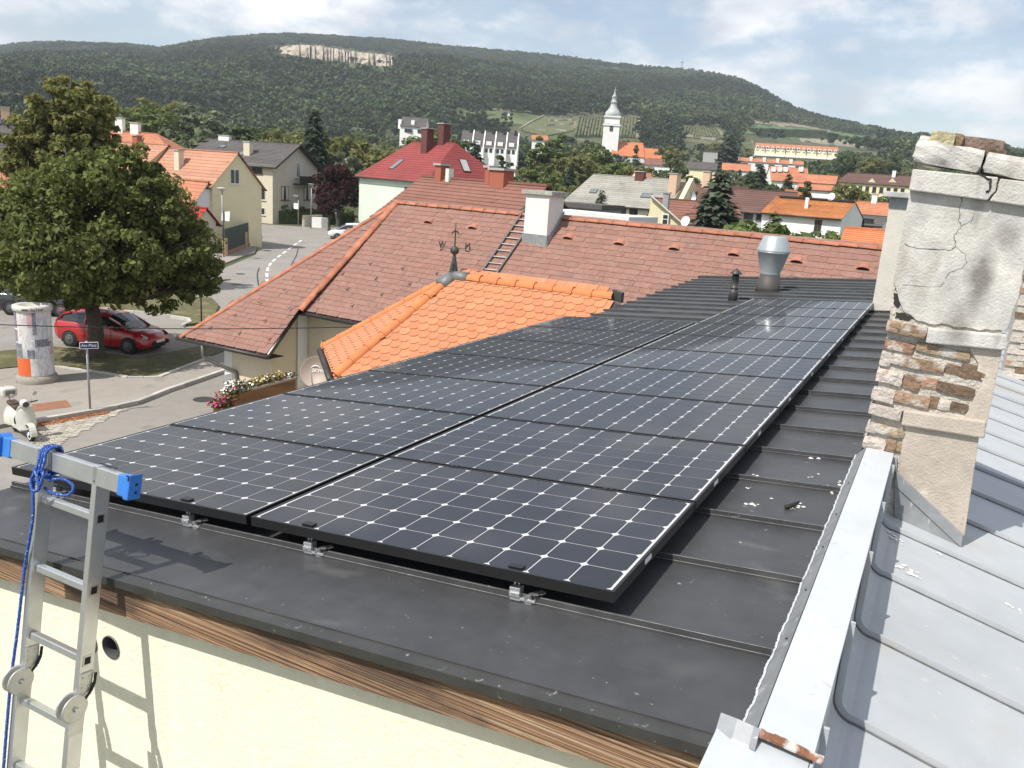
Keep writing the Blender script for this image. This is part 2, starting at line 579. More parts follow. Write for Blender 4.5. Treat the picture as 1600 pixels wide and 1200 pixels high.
def kerb_line(pts, parent, z=.065, closed=False):
    P = [atZ(x, y, 0) for x, y in pts]
    rg = random.Random(len(pts))
    for a, b in zip(P, P[1:]):
        L_ = (b - a).length; n = max(1, round(L_ / .9)); d = (b - a).normalized(); ang = math.atan2(d.y, d.x)
        for k in range(n):
            c_ = a.lerp(b, (k + .5) / n)
            inst('kerb_stone', kerb_me, parent, Matrix.Translation((c_.x, c_.y, z + rg.uniform(-.008, .008))) @ Matrix.Rotation(ang + rg.uniform(-.02, .02), 4, 'Z') @ Matrix.Scale(L_ / n / .875, 4, (1, 0, 0)))


kerb_line([(352, 582), (310, 597), (262, 613), (215, 632), (150, 646), (92, 656), (30, 666)], pv)
lawn = sheet('lawn', [(-200, 572), (-60, 560), (78, 546), (120, 549), (160, 556), (215, 563), (262, 556), (300, 548), (360, 536), (352, 552), (300, 572), (250, 592), (200, 593), (130, 582), (60, 575), (-60, 587), (-200, 598)], .135, MT['grass'], .12)
kerb_line([(60, 577), (95, 579), (130, 584), (165, 589), (200, 595), (225, 595), (250, 594), (275, 584), (300, 574), (328, 563)], lawn, .075)
isl = sheet('verge', [(-200, 492), (100, 482), (180, 486), (240, 492), (293, 499), (296, 505), (283, 511), (330, 507), (342, 480), (330, 468), (200, 462), (-200, 470)], .13, MT['grass'], .12)
kerb_line([(178, 488), (210, 490), (240, 494), (268, 497), (294, 501), (297, 506), (284, 512)], isl, .07)
sheet('brick_patch', [(50, 638), (104, 631), (113, 642), (50, 650)], .126, mat('red_paving', (.27, .125, .075), .9, var=[(3, .15), (20, .12)], wpos=True))
# setts by the scooter
P0, P1, P2, P3 = [atZ(x, y, 0) for x, y in ((60, 692), (150, 652), (200, 640), (92, 655))]
cb = bpy.data.objects.new('cobble_patch', None); C.objects.link(cb); cb['kind'] = 'structure'; WM[cb.name] = Matrix.Identity(4)
sm = MB(); sm.box((0, 0, 0), .17, .12, .06); sett_me = sm.mesh('cobble', MT['sett']); rg = random.Random(8)
d1 = (P2 - P3).normalized(); d2 = Vector((-d1.y, d1.x, 0)); d2 = d2 if d2.dot(P0 - P3) > 0 else -d2
q_ = [(p.x, p.y) for p in [atZ(x, y, 0) for x, y in ((38, 700), (66, 664), (100, 657), (158, 647), (206, 636), (170, 655), (120, 680), (80, 703))]]
for i in range(-6, 40):
    for j in range(-2, 26):
        p = P3 + d1 * (i * .19 + (.095 if j % 2 else 0) + rg.uniform(-.01, .01)) + d2 * (j * .135 + rg.uniform(-.008, .008) - .05)
        if inside((p.x, p.y), q_) and len(cb.children) < 298:
            inst('cobble', sett_me, cb, Matrix.Translation((p.x, p.y, .0 + rg.uniform(-.006, .006))) @ Matrix.Rotation(math.atan2(d1.y, d1.x) + rg.uniform(-.06, .06), 4, 'Z'))
# fallen orange petals along the kerb
lm = MB(); rg = random.Random(13)
for k in range(1500):
    t_ = rg.random(); p = atZ(40 + 130 * t_, 668 - 24 * t_ + rg.gauss(0, 1.6) + 1.5, 0); s_ = rg.uniform(.02, .05); a = rg.uniform(0, 6)
    e1_, e2_ = Vector((math.cos(a), math.sin(a), .2)) * s_, Vector((-math.sin(a), math.cos(a), .1)) * s_ * .6; p.z = .02 + rg.random() * .03
    lm.add([p - e1_, p - e2_, p + e1_, p + e2_], [(0, 1, 2, 3)])
lm.build('fallen_leaves', mat('orange_leaf_litter', (.34, .13, .05), .9, irand=.4), None, 'stuff')
# lane markings and patched seams of the tar
mk = bpy.data.objects.new('road_marking', None); C.objects.link(mk); mk['kind'] = 'structure'; WM[mk.name] = Matrix.Identity(4)
dash = [(471, 375.5), (464, 380), (456, 386), (447, 392.5), (438.5, 398.5), (430.5, 404.5), (423.5, 411), (419, 418), (417, 427), (417, 436), (419, 447), (424, 458)]
for i in range(len(dash) - 1):
    a, b = atZ(*dash[i], 0), atZ(*dash[i + 1], 0); c_ = a.lerp(b, .62); d = (b - a).normalized(); s_ = Vector((-d.y, d.x, 0)) * .09
    MB().add([(a - s_) + Vector((0, 0, .009)), (a + s_) + Vector((0, 0, .009)), c_ + s_ + Vector((0, 0, .009)), c_ - s_ + Vector((0, 0, .009))], [(0, 1, 2, 3)]).build('dash', MT['white'], mk)
tar = mat('tar_seam', (.045, .043, .042), .6)
for ln in ([(466, 388), (463, 400), (456, 412), (452, 425)], [(405, 418), (402, 428), (403, 440), (405, 450)]):
    P = [atZ(x, y, .008) for x, y in ln]; m = MB()
    for a, b in zip(P, P[1:]):
        s_ = Vector((-(b - a).y, (b - a).x, 0)).normalized() * .05; m.add([a - s_, a + s_, b + s_, b - s_], [(0, 1, 2, 3)])
    m.build('tar_seam', tar, mk)
for (x, y, n_) in ((369, 444, 'drain'), (376, 428, 'drain'), (418, 392, 'manhole'), (318, 624, 'manhole')):
    p = atZ(x, y, .01); MB().lathe(p, [(.33, 0), (.33, .006)], 20).build('manhole_cover', tar, mk)

# ------------------------------------------------------------------ quarry, vineyards, terraces on the hill
MT['rock'] = mat('limestone', (.40, .345, .27), .95, var=[(.02, .25), (.06, .22), (.25, .15)], specks=[(.05, .57, .08, (.26, .25, .24), (1, 1, .4)), (.09, .62, .04, (.10, .11, .07), (1, 1, .35))], wpos=True)
QT = [(413, 78), (425, 76), (440, 73), (455, 71), (470, 70), (485, 71), (500, 72), (515, 75), (530, 77), (545, 79), (560, 81), (575, 83), (590, 84), (605, 86), (616, 89), (627, 93)]
QB = [(413, 79.5), (425, 82), (440, 84), (455, 86.5), (470, 89), (485, 91), (500, 93), (515, 95), (530, 96.5), (545, 98), (560, 99.5), (575, 101.5), (590, 103), (605, 104), (616, 102), (627, 94.5)]
vs = []; nx, ny = 150, 14; fs = []
qx = [p[0] for p in QT]
for i in range(nx + 1):
    x = 413 + 214 * i / nx
    yt = np.interp(x, qx, [p[1] for p in QT]) + noise.noise(Vector((x / 6, 0, 0))) * 1.3; yb_ = np.interp(x, qx, [p[1] for p in QB]) + noise.noise(Vector((x / 4, 7, 0))) * .8
    hb = hit_land(x, yb_, 1100) or hit_land(x, yb_ + 6, 1100); rb = math.hypot(hb.x, hb.y) - 16
    for j in range(ny + 1):
        t_ = j / ny; y = yb_ + (yt - yb_) * t_
        p = atD(x, y, rb + 26 * t_ ** 1.5 + 9 * noise.noise(Vector((x / 14, t_ * .8, 3))) + 4 * noise.noise(Vector((x / 6, t_ * 3, 8))) + 1.5 * noise.noise(Vector((x / 2.4, t_ * 5, 2))) + (14 * max(0, noise.noise(Vector((x / 7, t_ * 1.5, 11)))) if t_ < .5 else 0))
        vs.append(tuple(p))
for i in range(nx):
    for j in range(ny):
        a = i * (ny + 1) + j; fs.append((a, a + ny + 1, a + ny + 2, a + 1))
MB().add(vs, fs).build('quarry_cliff', MT['rock'], None, 'structure')
QUARRY = [(x, y - 1.5) for x, y in QT] + [(x, y + 1) for x, y in QB[::-1]]
SEMI = []
QUARRY2 = [(x, y - 1.5) for x, y in QT] + [(x, y - 3.5) for x, y in QB[::-1]]
CLEAR = []


def land_patch(name, poly, material, lift=.6, kind='structure', n=26):
    """patch draped on the land inside an outline measured in the photograph"""
    (SEMI if name == 'meadow' else CLEAR).append(poly)
    x0, x1 = min(p[0] for p in poly), max(p[0] for p in poly); y0, y1 = min(p[1] for p in poly), max(p[1] for p in poly)
    m_ = MB(); gx = [x0 + (x1 - x0) * i / n for i in range(n + 1)]; ny_ = max(4, n // 3); gy = [y0 + (y1 - y0) * j / ny_ for j in range(ny_ + 1)]
    cache = {}

    def P(x, y):
        k_ = (round(x, 2), round(y, 2))
        if k_ not in cache:
            h = hit_land(x, y, 260)
            cache[k_] = (h.x, h.y, h.z + lift) if h else None
        return cache[k_]
    ccw = poly if sum((poly[i][0] * poly[(i + 1) % len(poly)][1] - poly[(i + 1) % len(poly)][0] * poly[i][1]) for i in range(len(poly))) > 0 else poly[::-1]
    for i in range(n):
        for j in range(ny_):
            q = clip_convex([(gx[i], gy[j]), (gx[i + 1], gy[j]), (gx[i + 1], gy[j + 1]), (gx[i], gy[j + 1])], ccw)
            if len(q) >= 3:
                w_ = [P(*c) for c in q]
                if all(w_):
                    m_.add(w_, [tuple(range(len(w_)))], 0, True)
    return m_.build(name, material, None, kind)


fm = lambda nm, c_, a=.2: mat(nm, c_, .95, var=[(.03, a), (.2, a * .7)], wpos=True)
MT['vine_soil'] = fm('vineyard_soil', (.21, .175, .105)); MT['field_green'] = fm('green_field', (.085, .150, .042)); MT['field_tan'] = fm('dry_terrace', (.25, .21, .14)); MT['meadow'] = fm('hill_meadow', (.090, .112, .040), .35); MT['vine'] = mat('vine_rows', (.085, .10, .035), .95, irand=.3, var=[(.3, .2)])
V2 = [(902, 184), (944, 182), (1000, 183), (1003, 206), (998, 217), (940, 214), (890, 199)]
V3 = [(1070, 200), (1120, 201), (1140, 216), (1132, 220), (1064, 215)]
V3b = [(1150, 215), (1176, 221), (1180, 240), (1168, 238)]
land_patch('vineyard', V2, MT['vine_soil']); land_patch('vineyard', V3, MT['vine_soil']); land_patch('vineyard', V3b, MT['vine_soil'])
land_patch('field', [(1152, 200), (1195, 197), (1300, 206), (1392, 219), (1400, 232), (1330, 228), (1240, 218), (1158, 210)], MT['field_green'])
land_patch('field', [(1160, 188), (1230, 193), (1300, 204), (1298, 206.5), (1220, 199), (1160, 194)], MT['field_tan'])
land_patch('field', [(1250, 217), (1330, 223), (1352, 229), (1340, 231), (1290, 225), (1248, 221)], MT['field_tan'], .8)
land_patch('meadow', [(700, 176), (728, 172), (800, 174), (850, 181), (838, 196), (760, 198), (690, 190)], MT['meadow'])
land_patch('terrace', [(812, 205), (850, 182), (905, 183), (898, 205), (850, 215)], fm('terraced_garden', (.105, .115, .045)))
# rows of vines as low leafy ribs
rg = random.Random(31)


def vine_rows(lines, name):
    m_ = MB()
    for (xa_, ya_, xb_, yb_) in lines:
        prev = None
        for k in range(14):
            t_ = k / 13; h = hit_land(xa_ + (xb_ - xa_) * t_, ya_ + (yb_ - ya_) * t_, 260)
            if h is None:
                continue
            if prev is not None:
                m_.bar(prev + Vector((0, 0, 1.3)), h + Vector((rg.uniform(-.3, .3), 0, 1.3 + rg.uniform(-.2, .2))), 1.5 + rg.uniform(-.3, .3), 1.9 + rg.uniform(-.3, .4))
            prev = h
    return m_.build(name, MT['vine'], None, 'stuff')


vine_rows([(905 + 5.1 * k - 7 + (k > 7) * 0, 216, 906 + 4.9 * k, 184) for k in range(19) if 905 + 4.9 * k < 997], 'vine_rows')
vine_rows([(1066 + 5.6 * k, 214.5 + k * .4, 1073 + 3.9 * k, 200.5) for k in range(12)], 'vine_rows')
vine_rows([(1166 + 2.5 * k, 237 + k * .5, 1153 + 4.5 * k, 217 + k) for k in range(5)], 'vine_rows')
vine_rows([(1165 + 4 * k, 203 + 2.2 * k, 1290 + 10 * k, 208 + 2.4 * k) for k in range(6)], 'vine_rows')
m = MB()                                    # pale retaining walls between the terraces
for ln in ([(813, 203), (842, 187), (852, 182)], [(850, 185), (903, 184)], [(858, 191), (900, 190)], [(852, 199), (895, 196)], [(836, 206), (884, 207)], [(730, 173), (764, 172), (800, 176)], [(905, 182.5), (1000, 183)], [(998, 184), (1000, 205)], [(1066, 214), (1100, 218), (1135, 220)], [(1160, 194), (1225, 199), (1298, 207)], [(1250, 221), (1300, 227), (1350, 231)]):
    prev = None
    for a, b in zip(ln, ln[1:]):
        for k in range(7):
            t_ = k / 6; h = hit_land(a[0] + (b[0] - a[0]) * t_, a[1] + (b[1] - a[1]) * t_, 260)
            if h and prev is not None and rg.random() < .85:
                m.bar(prev + Vector((0, 0, .9)), h + Vector((0, 0, .9)), .9, 2.0 + rg.uniform(-.5, .8))
            prev = h
m.build('terrace_walls', fm('dry_stone', (.36, .33, .27), .25), None, 'stuff')
# ================================================================== THE TOWN
def roofm(name, col, orand=0.0, a=.14, rough=.88, ir=.10):
    return mat(name, col, rough, irand=ir, var=[(.35, a), (3, a * .7), (20, .07)], specks=[(1.2, .62, .1, tuple(c * .72 for c in col))])


MT['r_pink'] = roofm('salmon_tile_roof', (.42, .21, .135)); MT['r_orange'] = roofm('orange_tile_roof', (.44, .18, .10)); MT['r_red'] = roofm('red_metal_tile_roof', (.235, .045, .042), ir=.05)
MT['r_grey'] = roofm('grey_slate_roof', (.098, .088, .085)); MT['r_slate'] = roofm('pale_slate_roof', (.29, .275, .24), a=.18); MT['r_brown'] = roofm('brown_tile_roof', (.215, .098, .072)); MT['r_dbrown'] = roofm('dark_brown_roof', (.13, .070, .058))
MT['r_rust'] = roofm('rusty_corrugated_roof', (.40, .155, .055), a=.25); MT['r_bright'] = roofm('bright_orange_roof', (.52, .175, .075), ir=.05); MT['r_flat'] = mat('white_flat_roof', (.66, .66, .64), .8, var=[(1, .06)])
wallm = lambda nm, c_: mat(nm, c_, .92, var=[(.4, .05), (4, .04)], specks=[(.6, .66, .1, tuple(q * .86 for q in c_))])
MT['w_yellow'] = wallm('yellow_render', (.74, .66, .42)); MT['w_cream'] = wallm('cream_render', (.64, .58, .44)); MT['w_grey'] = wallm('greige_render', (.56, .51, .42)); MT['w_green'] = wallm('pale_green_render', (.62, .70, .60)); MT['w_white'] = wallm('white_render', (.84, .83, .80))
MT['w_beige'] = wallm('beige_render', (.42, .38, .31)); MT['w_lyellow'] = wallm('light_yellow_render', (.80, .71, .46)); MT['w_conc'] = wallm('grey_concrete', (.40, .40, .38)); MT['w_peach'] = wallm('peach_render', (.60, .42, .30))
MT['brick_ch'] = wallm('red_chimney_brick', (.34, .11, .065)); MT['maroon'] = wallm('maroon_chimney', (.12, .045, .038)); MT['dark_wood'] = mat('dark_stained_wood', (.030, .020, .016), .8, var=[(3, .3)])
MT['wframe'] = mat('window_frame_white', (.70, .69, .66), .6); MT['wframe_dark'] = mat('window_frame_dark', (.10, .065, .045), .7); MT['curtain'] = mat('curtain', (.55, .52, .44), .9)


def hnode(P):
    cx, cy, az, L, W, ze, zr, hA, hB = P
    a = R(az); d = Vector((math.sin(a), math.cos(a), 0)); p = Vector((math.cos(a), -math.sin(a), 0)); c = Vector((cx, cy, 0))
    return c, d, p, L, W, ze, zr, hA, hB


def slope(mb, a, b, c, d, n, th=.05, drop=.025):
    """roof slope a-b along the ridge (a may equal b), d-c along the eave, laid in n overlapping courses"""
    a, b, c, d = map(Vector, (a, b, c, d))
    nn = (b - d).cross(c - a); nn = nn.normalized() if nn.length > 1e-6 else (c - d).cross(a - d).normalized()
    if nn.z < 0:
        nn = -nn
    for i in range(n):
        t0, t1 = i / n, min(1.0, (i + 1.0) / n)
        q = [a.lerp(d, t0), b.lerp(c, t0), b.lerp(c, t1) + nn * drop, a.lerp(d, t1) + nn * drop]
        e = [q[3] - nn * (drop + th), q[2] - nn * (drop + th)]
        mb.add([q[0], q[1], q[2], q[3], e[1], e[0]], [(0, 1, 2, 3), (3, 2, 4, 5)])


def house(nm, label, P, roof_m, wall_m, oh=.35, base=None, courses=.36, group=None, cat='house', flat=False, eave_board=None, gable_oh=.25):
    c, d, p, L, W, ze, zr, hA, hB = hnode(P)
    gz = land_z(c.x, c.y) if base is None else base
    t = thing(nm, label, cat, (c.x, c.y, gz), group=group)
    A = c - d * (L - hA) + Vector((0, 0, zr)); B = c + d * (L - hB) + Vector((0, 0, zr))
    g = lambda a_, b_, z: c + d * a_ + p * b_ + Vector((0, 0, z))
    m_ = MB(); n = max(3, int(math.hypot(W, zr - ze) / courses))
    sl = (zr - ze) / W
    LA = L if hA else L; Lf, Rf, Lb, Rb = g(-L, W, ze), g(L, W, ze), g(-L, -W, ze), g(L, -W, ze)
    if flat:
        m_.slab([Lf, Rf, Rb, Lb], (0, 0, .25))
    else:
        slope(m_, A, B, Rf, Lf, n); slope(m_, B, A, Lb, Rb, n)
        if hA:
            slope(m_, A, A, Lf, Lb, n)
        if hB:
            slope(m_, B, B, Rb, Rf, n)
        m_.bar(A + Vector((0, 0, .03)), B + Vector((0, 0, .03)), .22, .10)
    rf = m_.build('roof', roof_m, t)
    if not flat:
        m_ = MB()
        for q in ((Lf, Rf), (Lb, Rb)):
            off = (q[0] - c); off = p * (1 if off.dot(p) > 0 else -1) * .05
            m_.tube([q[0] + off - Vector((0, 0, .06)), q[1] + off - Vector((0, 0, .06))], .07, 6)
        m_.build('gutter', MT['gutter'], t, 'stuff')
    # walls
    wL = L - (gable_oh if not hA else oh); wR = L - (gable_oh if not hB else oh); wW = W - oh
    q = [c - d * wL + p * wW, c + d * wR + p * wW, c + d * wR - p * wW, c - d * wL - p * wW]
    ztop = ze + (zr - ze) * oh / W - .08 if not flat else ze
    z0 = gz - 1.5
    m_ = MB()
    V3 = lambda v, z: (v.x, v.y, z)
    for i in range(4):
        m_.add([V3(q[i], z0), V3(q[(i + 1) % 4], z0), V3(q[(i + 1) % 4], ztop), V3(q[i], ztop)], [(0, 1, 2, 3)])
    if not flat:
        if not hB:
            m_.add([V3(q[1], ztop), V3(q[2], ztop), V3(c + d * wR, zr - .10)], [(0, 1, 2)])
        if not hA:
            m_.add([V3(q[3], ztop), V3(q[0], ztop), V3(c - d * wL, zr - .10)], [(0, 1, 2)])
    wl = m_.build('wall', wall_m, t)
    if eave_board:
        m_ = MB()
        for s_, h_ in ((1, hB), (-1, hA)):
            if not h_:
                for e in (W, -W):
                    m_.bar(c + d * s_ * (L + .01) + Vector((0, 0, zr - .10)), c + d * s_ * (L + .01) + p * e + Vector((0, 0, ze - .10)), .05, .20)
        m_.build('barge_board', eave_board, t)
    t_ = dict(t=t, roof=rf, wall=wl, c=c, d=d, p=p, L=L, W=W, ze=ze, zr=zr, wL=wL, wR=wR, wW=wW, sl=sl)
    return t_


def onwall(H, face, x, y):
    """point on a wall (F front, B back, R or L gable) seen at x, y of the photograph"""
    if face == 'F':
        o_, n_ = H['c'] + H['p'] * H['wW'], H['p']
    elif face == 'R':
        o_, n_ = H['c'] + H['d'] * H['wR'], H['d']
    else:
        o_, n_ = H['c'] - H['d'] * H['wL'], -H['d']
    d = Vector(ray(x, y)); k = (o_.x * n_.x + o_.y * n_.y) / (d.x * n_.x + d.y * n_.y)
    return Vector((d.x * k, d.y * k, d.z * k + CZ)), n_


def onroof(H, x, y):
    c, p, zr, W, ze = H['c'], H['p'], H['zr'], H['W'], H['ze']
    s = H['sl']; d = Vector(ray(x, y)); o_ = c.x * p.x + c.y * p.y
    k = (zr - CZ + s * o_) / (d.z + s * (d.x * p.x + d.y * p.y))
    return Vector((d.x * k, d.y * k, d.z * k + CZ))


def window(H, face, x, y, w_, h_, frame=None, cross=1, nm='window', curtain=False, depth=.05):
    q, n_ = onwall(H, face, x, y); a = Vector((-n_.y, n_.x, 0))
    f_ = MB(); fr = .07
    for (u0, u1, v0, v1) in ((-w_ / 2, w_ / 2, -h_ / 2, -h_ / 2 + fr), (-w_ / 2, w_ / 2, h_ / 2 - fr, h_ / 2), (-w_ / 2, -w_ / 2 + fr, -h_ / 2 + fr, h_ / 2 - fr), (w_ / 2 - fr, w_ / 2, -h_ / 2 + fr, h_ / 2 - fr)):
        f_.slab([q + a * u0 + Vector((0, 0, v0)), q + a * u1 + Vector((0, 0, v0)), q + a * u1 + Vector((0, 0, v1)), q + a * u0 + Vector((0, 0, v1))], n_ * depth)
    for k in range(cross):
        u = -w_ / 2 + w_ * (k + 1) / (cross + 1)
        f_.slab([q + a * (u - .035) + Vector((0, 0, -h_ / 2 + fr)), q + a * (u + .035) + Vector((0, 0, -h_ / 2 + fr)), q + a * (u + .035) + Vector((0, 0, h_ / 2 - fr)), q + a * (u - .035) + Vector((0, 0, h_ / 2 - fr))], n_ * depth)
    f_.slab([q + a * (-w_ / 2 - .08) + Vector((0, 0, -h_ / 2 - .06)), q + a * (w_ / 2 + .08) + Vector((0, 0, -h_ / 2 - .06)), q + a * (w_ / 2 + .08) + Vector((0, 0, -h_ / 2)), q + a * (-w_ / 2 - .08) + Vector((0, 0, -h_ / 2))], n_ * (depth + .08))
    f = f_.build(nm, frame or MT['wframe'], H['t'])
    g = MB(); i = .02
    g.add([q + n_ * i + a * u + Vector((0, 0, v)) for u, v in ((-w_ / 2 + fr, -h_ / 2 + fr), (w_ / 2 - fr, -h_ / 2 + fr), (w_ / 2 - fr, h_ / 2 - fr), (-w_ / 2 + fr, h_ / 2 - fr))], [(0, 1, 2, 3)])
    g.build('pane', MT['glass'], f)
    if curtain:
        for s_ in (-1, 1):
            g = MB(); i = .024
            u0, u1 = s_ * (w_ / 2 - fr), s_ * w_ * .18
            g.add([q + n_ * i + a * u + Vector((0, 0, v)) for u, v in ((u0, -h_ / 2 + fr), (u0, h_ / 2 - fr), (s_ * w_ * .10, h_ / 2 - fr), (u1, -h_ / 2 + fr))], [(0, 1, 2, 3)])
            g.build('curtain', MT['curtain'], f)
    return f


def chimney_on(H, x, y, w_, d_, h_, material=None, cap=True, nm='chimney', base=None):
    q = base or onroof(H, x, y)
    if (q - H['c']).dot(H['p']) < 0:
        q = q.copy(); e = (q - H['c']).dot(H['p']); q -= H['p'] * e; q.z = H['zr']
    d, p = H['d'], H['p']; m_ = MB(); b_ = q - Vector((0, 0, .8))
    m_.slab([b_ - d * w_ / 2 + p * d_ / 2, b_ + d * w_ / 2 + p * d_ / 2, b_ + d * w_ / 2 - p * d_ / 2, b_ - d * w_ / 2 - p * d_ / 2], (0, 0, h_ + .8))
    o_ = m_.build(nm, material or MT['w_white'], H['roof'])
    if cap:
        m_ = MB(); b_ = q + Vector((0, 0, h_)); e = .08
        m_.slab([b_ - d * (w_ / 2 + e) + p * (d_ / 2 + e), b_ + d * (w_ / 2 + e) + p * (d_ / 2 + e), b_ + d * (w_ / 2 + e) - p * (d_ / 2 + e), b_ - d * (w_ / 2 + e) - p * (d_ / 2 + e)], (0, 0, .10))
        m_.build('chimney_cap', MT['w_conc'], H['roof'])
    return o_


def skylight(H, x, y, w_, h_, lift=.08):
    q = onroof(H, x, y); d = H['d']; s_ = (H['p'] - Vector((0, 0, H['sl']))).normalized(); n_ = d.cross(s_); n_ = n_ if n_.z > 0 else -n_
    m_ = MB(); m_.slab([q - d * w_ / 2 - s_ * h_ / 2, q + d * w_ / 2 - s_ * h_ / 2, q + d * w_ / 2 + s_ * h_ / 2, q - d * w_ / 2 + s_ * h_ / 2], n_ * lift)
    f = m_.build('skylight', MT['gutter'], H['roof'])
    m_ = MB(); e = .06; m_.add([q + n_ * (lift + .004) + d * u + s_ * v for u, v in ((-w_ / 2 + e, -h_ / 2 + e), (w_ / 2 - e, -h_ / 2 + e), (w_ / 2 - e, h_ / 2 - e), (-w_ / 2 + e, h_ / 2 - e))], [(0, 1, 2, 3)])
    m_.build('skylight_pane', mat('skylight_glass', (.16, .18, .19), .12, spec=.8) if 'sky_g' not in MT else MT['sky_g'], H['roof'])
    MT['sky_g'] = H['roof'].children[-1].data.materials[0]


# ---- yellow house at the bend and its neighbours
H = house('yellow_house', 'yellow gabled house with salmon tile roof at the bend of the road', (-60.55, 55.16, 93.80, 4.99, 3.04, 5.15, 8.18, 0.00, 0.00), MT['r_pink'], MT['w_yellow'], gable_oh=.22)
window(H, 'R', 366.5, 276, 1.0, 1.25, cross=1)
chimney_on(H, 280, 262, .62, .55, 1.45, MT['w_cream'])
m = MB(); q, n_ = onwall(H, 'R', 372, 350); q2_, _ = onwall(H, 'R', 414, 348)
H2_ = house('side_house', 'longer wing with salmon tiles running left from the yellow gabled house', (-68.32, 55.56, 92.00, 3.48, 3.83, 5.61, 8.45, 0.00, 0.00), MT['r_pink'], MT['w_yellow'])
chimney_on(H2_, 215, 229, .65, .6, .95, MT['brick_ch'])
H3_ = house('side_house', 'hipped red tile roof rising behind the salmon roofed wing', (-82.11, 66.50, 66.0, 5.5, 4.2, 7.4, 9.75, 0, 3.68), MT['r_orange'], MT['w_cream'])
chimney_on(H3_, 212, 207, .9, .7, 1.0, MT['w_white']); chimney_on(H3_, 197, 196, .8, .7, 1.4, MT['w_white'])
# lean-to in front of the yellow house with red tiles, white dormer end and small porch roof
c1, c2 = atD(262, 292, 66), atD(330, 292, 66)
H4_ = house('annex', 'low annex with dark orange roof and white end in front of the yellow house', (-59.47, 52.08, 93.80, 3.48, 1.51, 3.87, 5.61, 0.00, 0.00), MT['r_orange'], MT['w_white'])
H5_ = house('porch', 'tiny porch with bright red roof between the big tree and the yellow house', (-54.43, 48.94, 93.80, 1.46, 1.34, 2.32, 3.67, 0.00, 0.00), roofm('glazed_red_roof', (.36, .03, .025)), MT['w_cream'])
# green tarpaulin fence on a rendered base along the yellow wall
fa, fb = atZ(352, 402, 0), atZ(405, 380, 0)
t = thing('fence', 'dark green screened fence on a rust coloured base along the yellow house', 'fence', (fa + fb) / 2)
m = MB(); m.bar(fa + Vector((0, 0, .22)), fb + Vector((0, 0, .22)), .25, .46); m.build('base', wallm('rusty_plinth', (.30, .17, .10)), t)
m = MB(); m.bar(fa + Vector((0, 0, 1.35)), fb + Vector((0, 0, 1.35)), .06, 1.75); m.build('screen', mat('green_screen', (.028, .048, .040), .8, var=[(1, .15)]), t)
for k in (0, .55, 1):
    m = MB(); q = fa.lerp(fb, k); m.box(q + Vector((.06, -.06, .75)), .28, .28, 1.5); m.build('post', wallm('post_render', (.46, .31, .20)), t)

# ---- grey roofed house with balcony
H = house('balcony_house', 'three storey beige house with grey roof and dark wooden balcony', (-83.53, 84.64, 80.00, 7.39, 5.82, 6.91, 9.99, 0.00, 0.00), MT['r_grey'], MT['w_grey'], eave_board=MT['dark_wood'], gable_oh=.7, oh=.5)
qf, n_ = onwall(H, 'F', 405, 300)
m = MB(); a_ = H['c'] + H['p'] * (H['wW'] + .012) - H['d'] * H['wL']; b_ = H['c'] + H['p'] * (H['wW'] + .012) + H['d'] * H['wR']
m.add([(a_.x, a_.y, -.5), (b_.x, b_.y, -.5), (b_.x, b_.y, 7.2), (a_.x, a_.y, 7.2)], [(0, 1, 2, 3)]); m.build('sunlit_tint_wall', MT['w_cream'], H['wall'])  # paler overlay puts sunlight into the colour of the front wall
window(H, 'R', 466, 266, 1.7, 1.9, cross=1, curtain=True)
for x in (445, 480):
    window(H, 'R', x, 302, 1.75, 1.75, frame=MT['wframe_dark'], cross=1, curtain=True)
window(H, 'F', 402, 265, 1.5, 1.0, frame=MT['wframe_dark']); window(H, 'F', 408, 303, 1.3, 1.5); window(H, 'F', 408, 330, 1.2, .9)
q, n_ = onwall(H, 'R', 470, 282); a = Vector((-n_.y, n_.x, 0))
m = MB(); m.slab([q - a * 1.9 + Vector((0, 0, -.55)), q + a * 1.9 + Vector((0, 0, -.55)), q + a * 1.9 + n_ * 1.1 + Vector((0, 0, -.55)), q - a * 1.9 + n_ * 1.1 + Vector((0, 0, -.55))], (0, 0, .15))
bal = m.build('balcony', MT['dark_wood'], H['t'])
for k in range(17):
    u = -1.9 + 3.8 * k / 16
    m = MB(); m.slab([q + a * (u - .10) + n_ * 1.06 + Vector((0, 0, -.40)), q + a * (u + .10) + n_ * 1.06 + Vector((0, 0, -.40)), q + a * (u + .10) + n_ * 1.06 + Vector((0, 0, .52)), q + a * (u - .10) + n_ * 1.06 + Vector((0, 0, .52))], n_ * .03); m.build('slat', MT['dark_wood'], bal)
m = MB(); m.bar(q - a * 1.92 + n_ * 1.07 + Vector((0, 0, .56)), q + a * 1.92 + n_ * 1.07 + Vector((0, 0, .56)), .10, .06); m.build('rail', MT['dark_wood'], bal)
chimney_on(H, 388, 241, .9, .8, 1.5, MT['w_cream']); chimney_on(H, 357, 214, 1.6, .6, .5, MT['w_white'])
skylight(H, 348, 229, .9, .7); skylight(H, 378, 240, .8, 1.0)
# garden hedge, wall and cabinet in front of it
ha, hb = atZ(432, 350, 0), atZ(548, 352, 0)

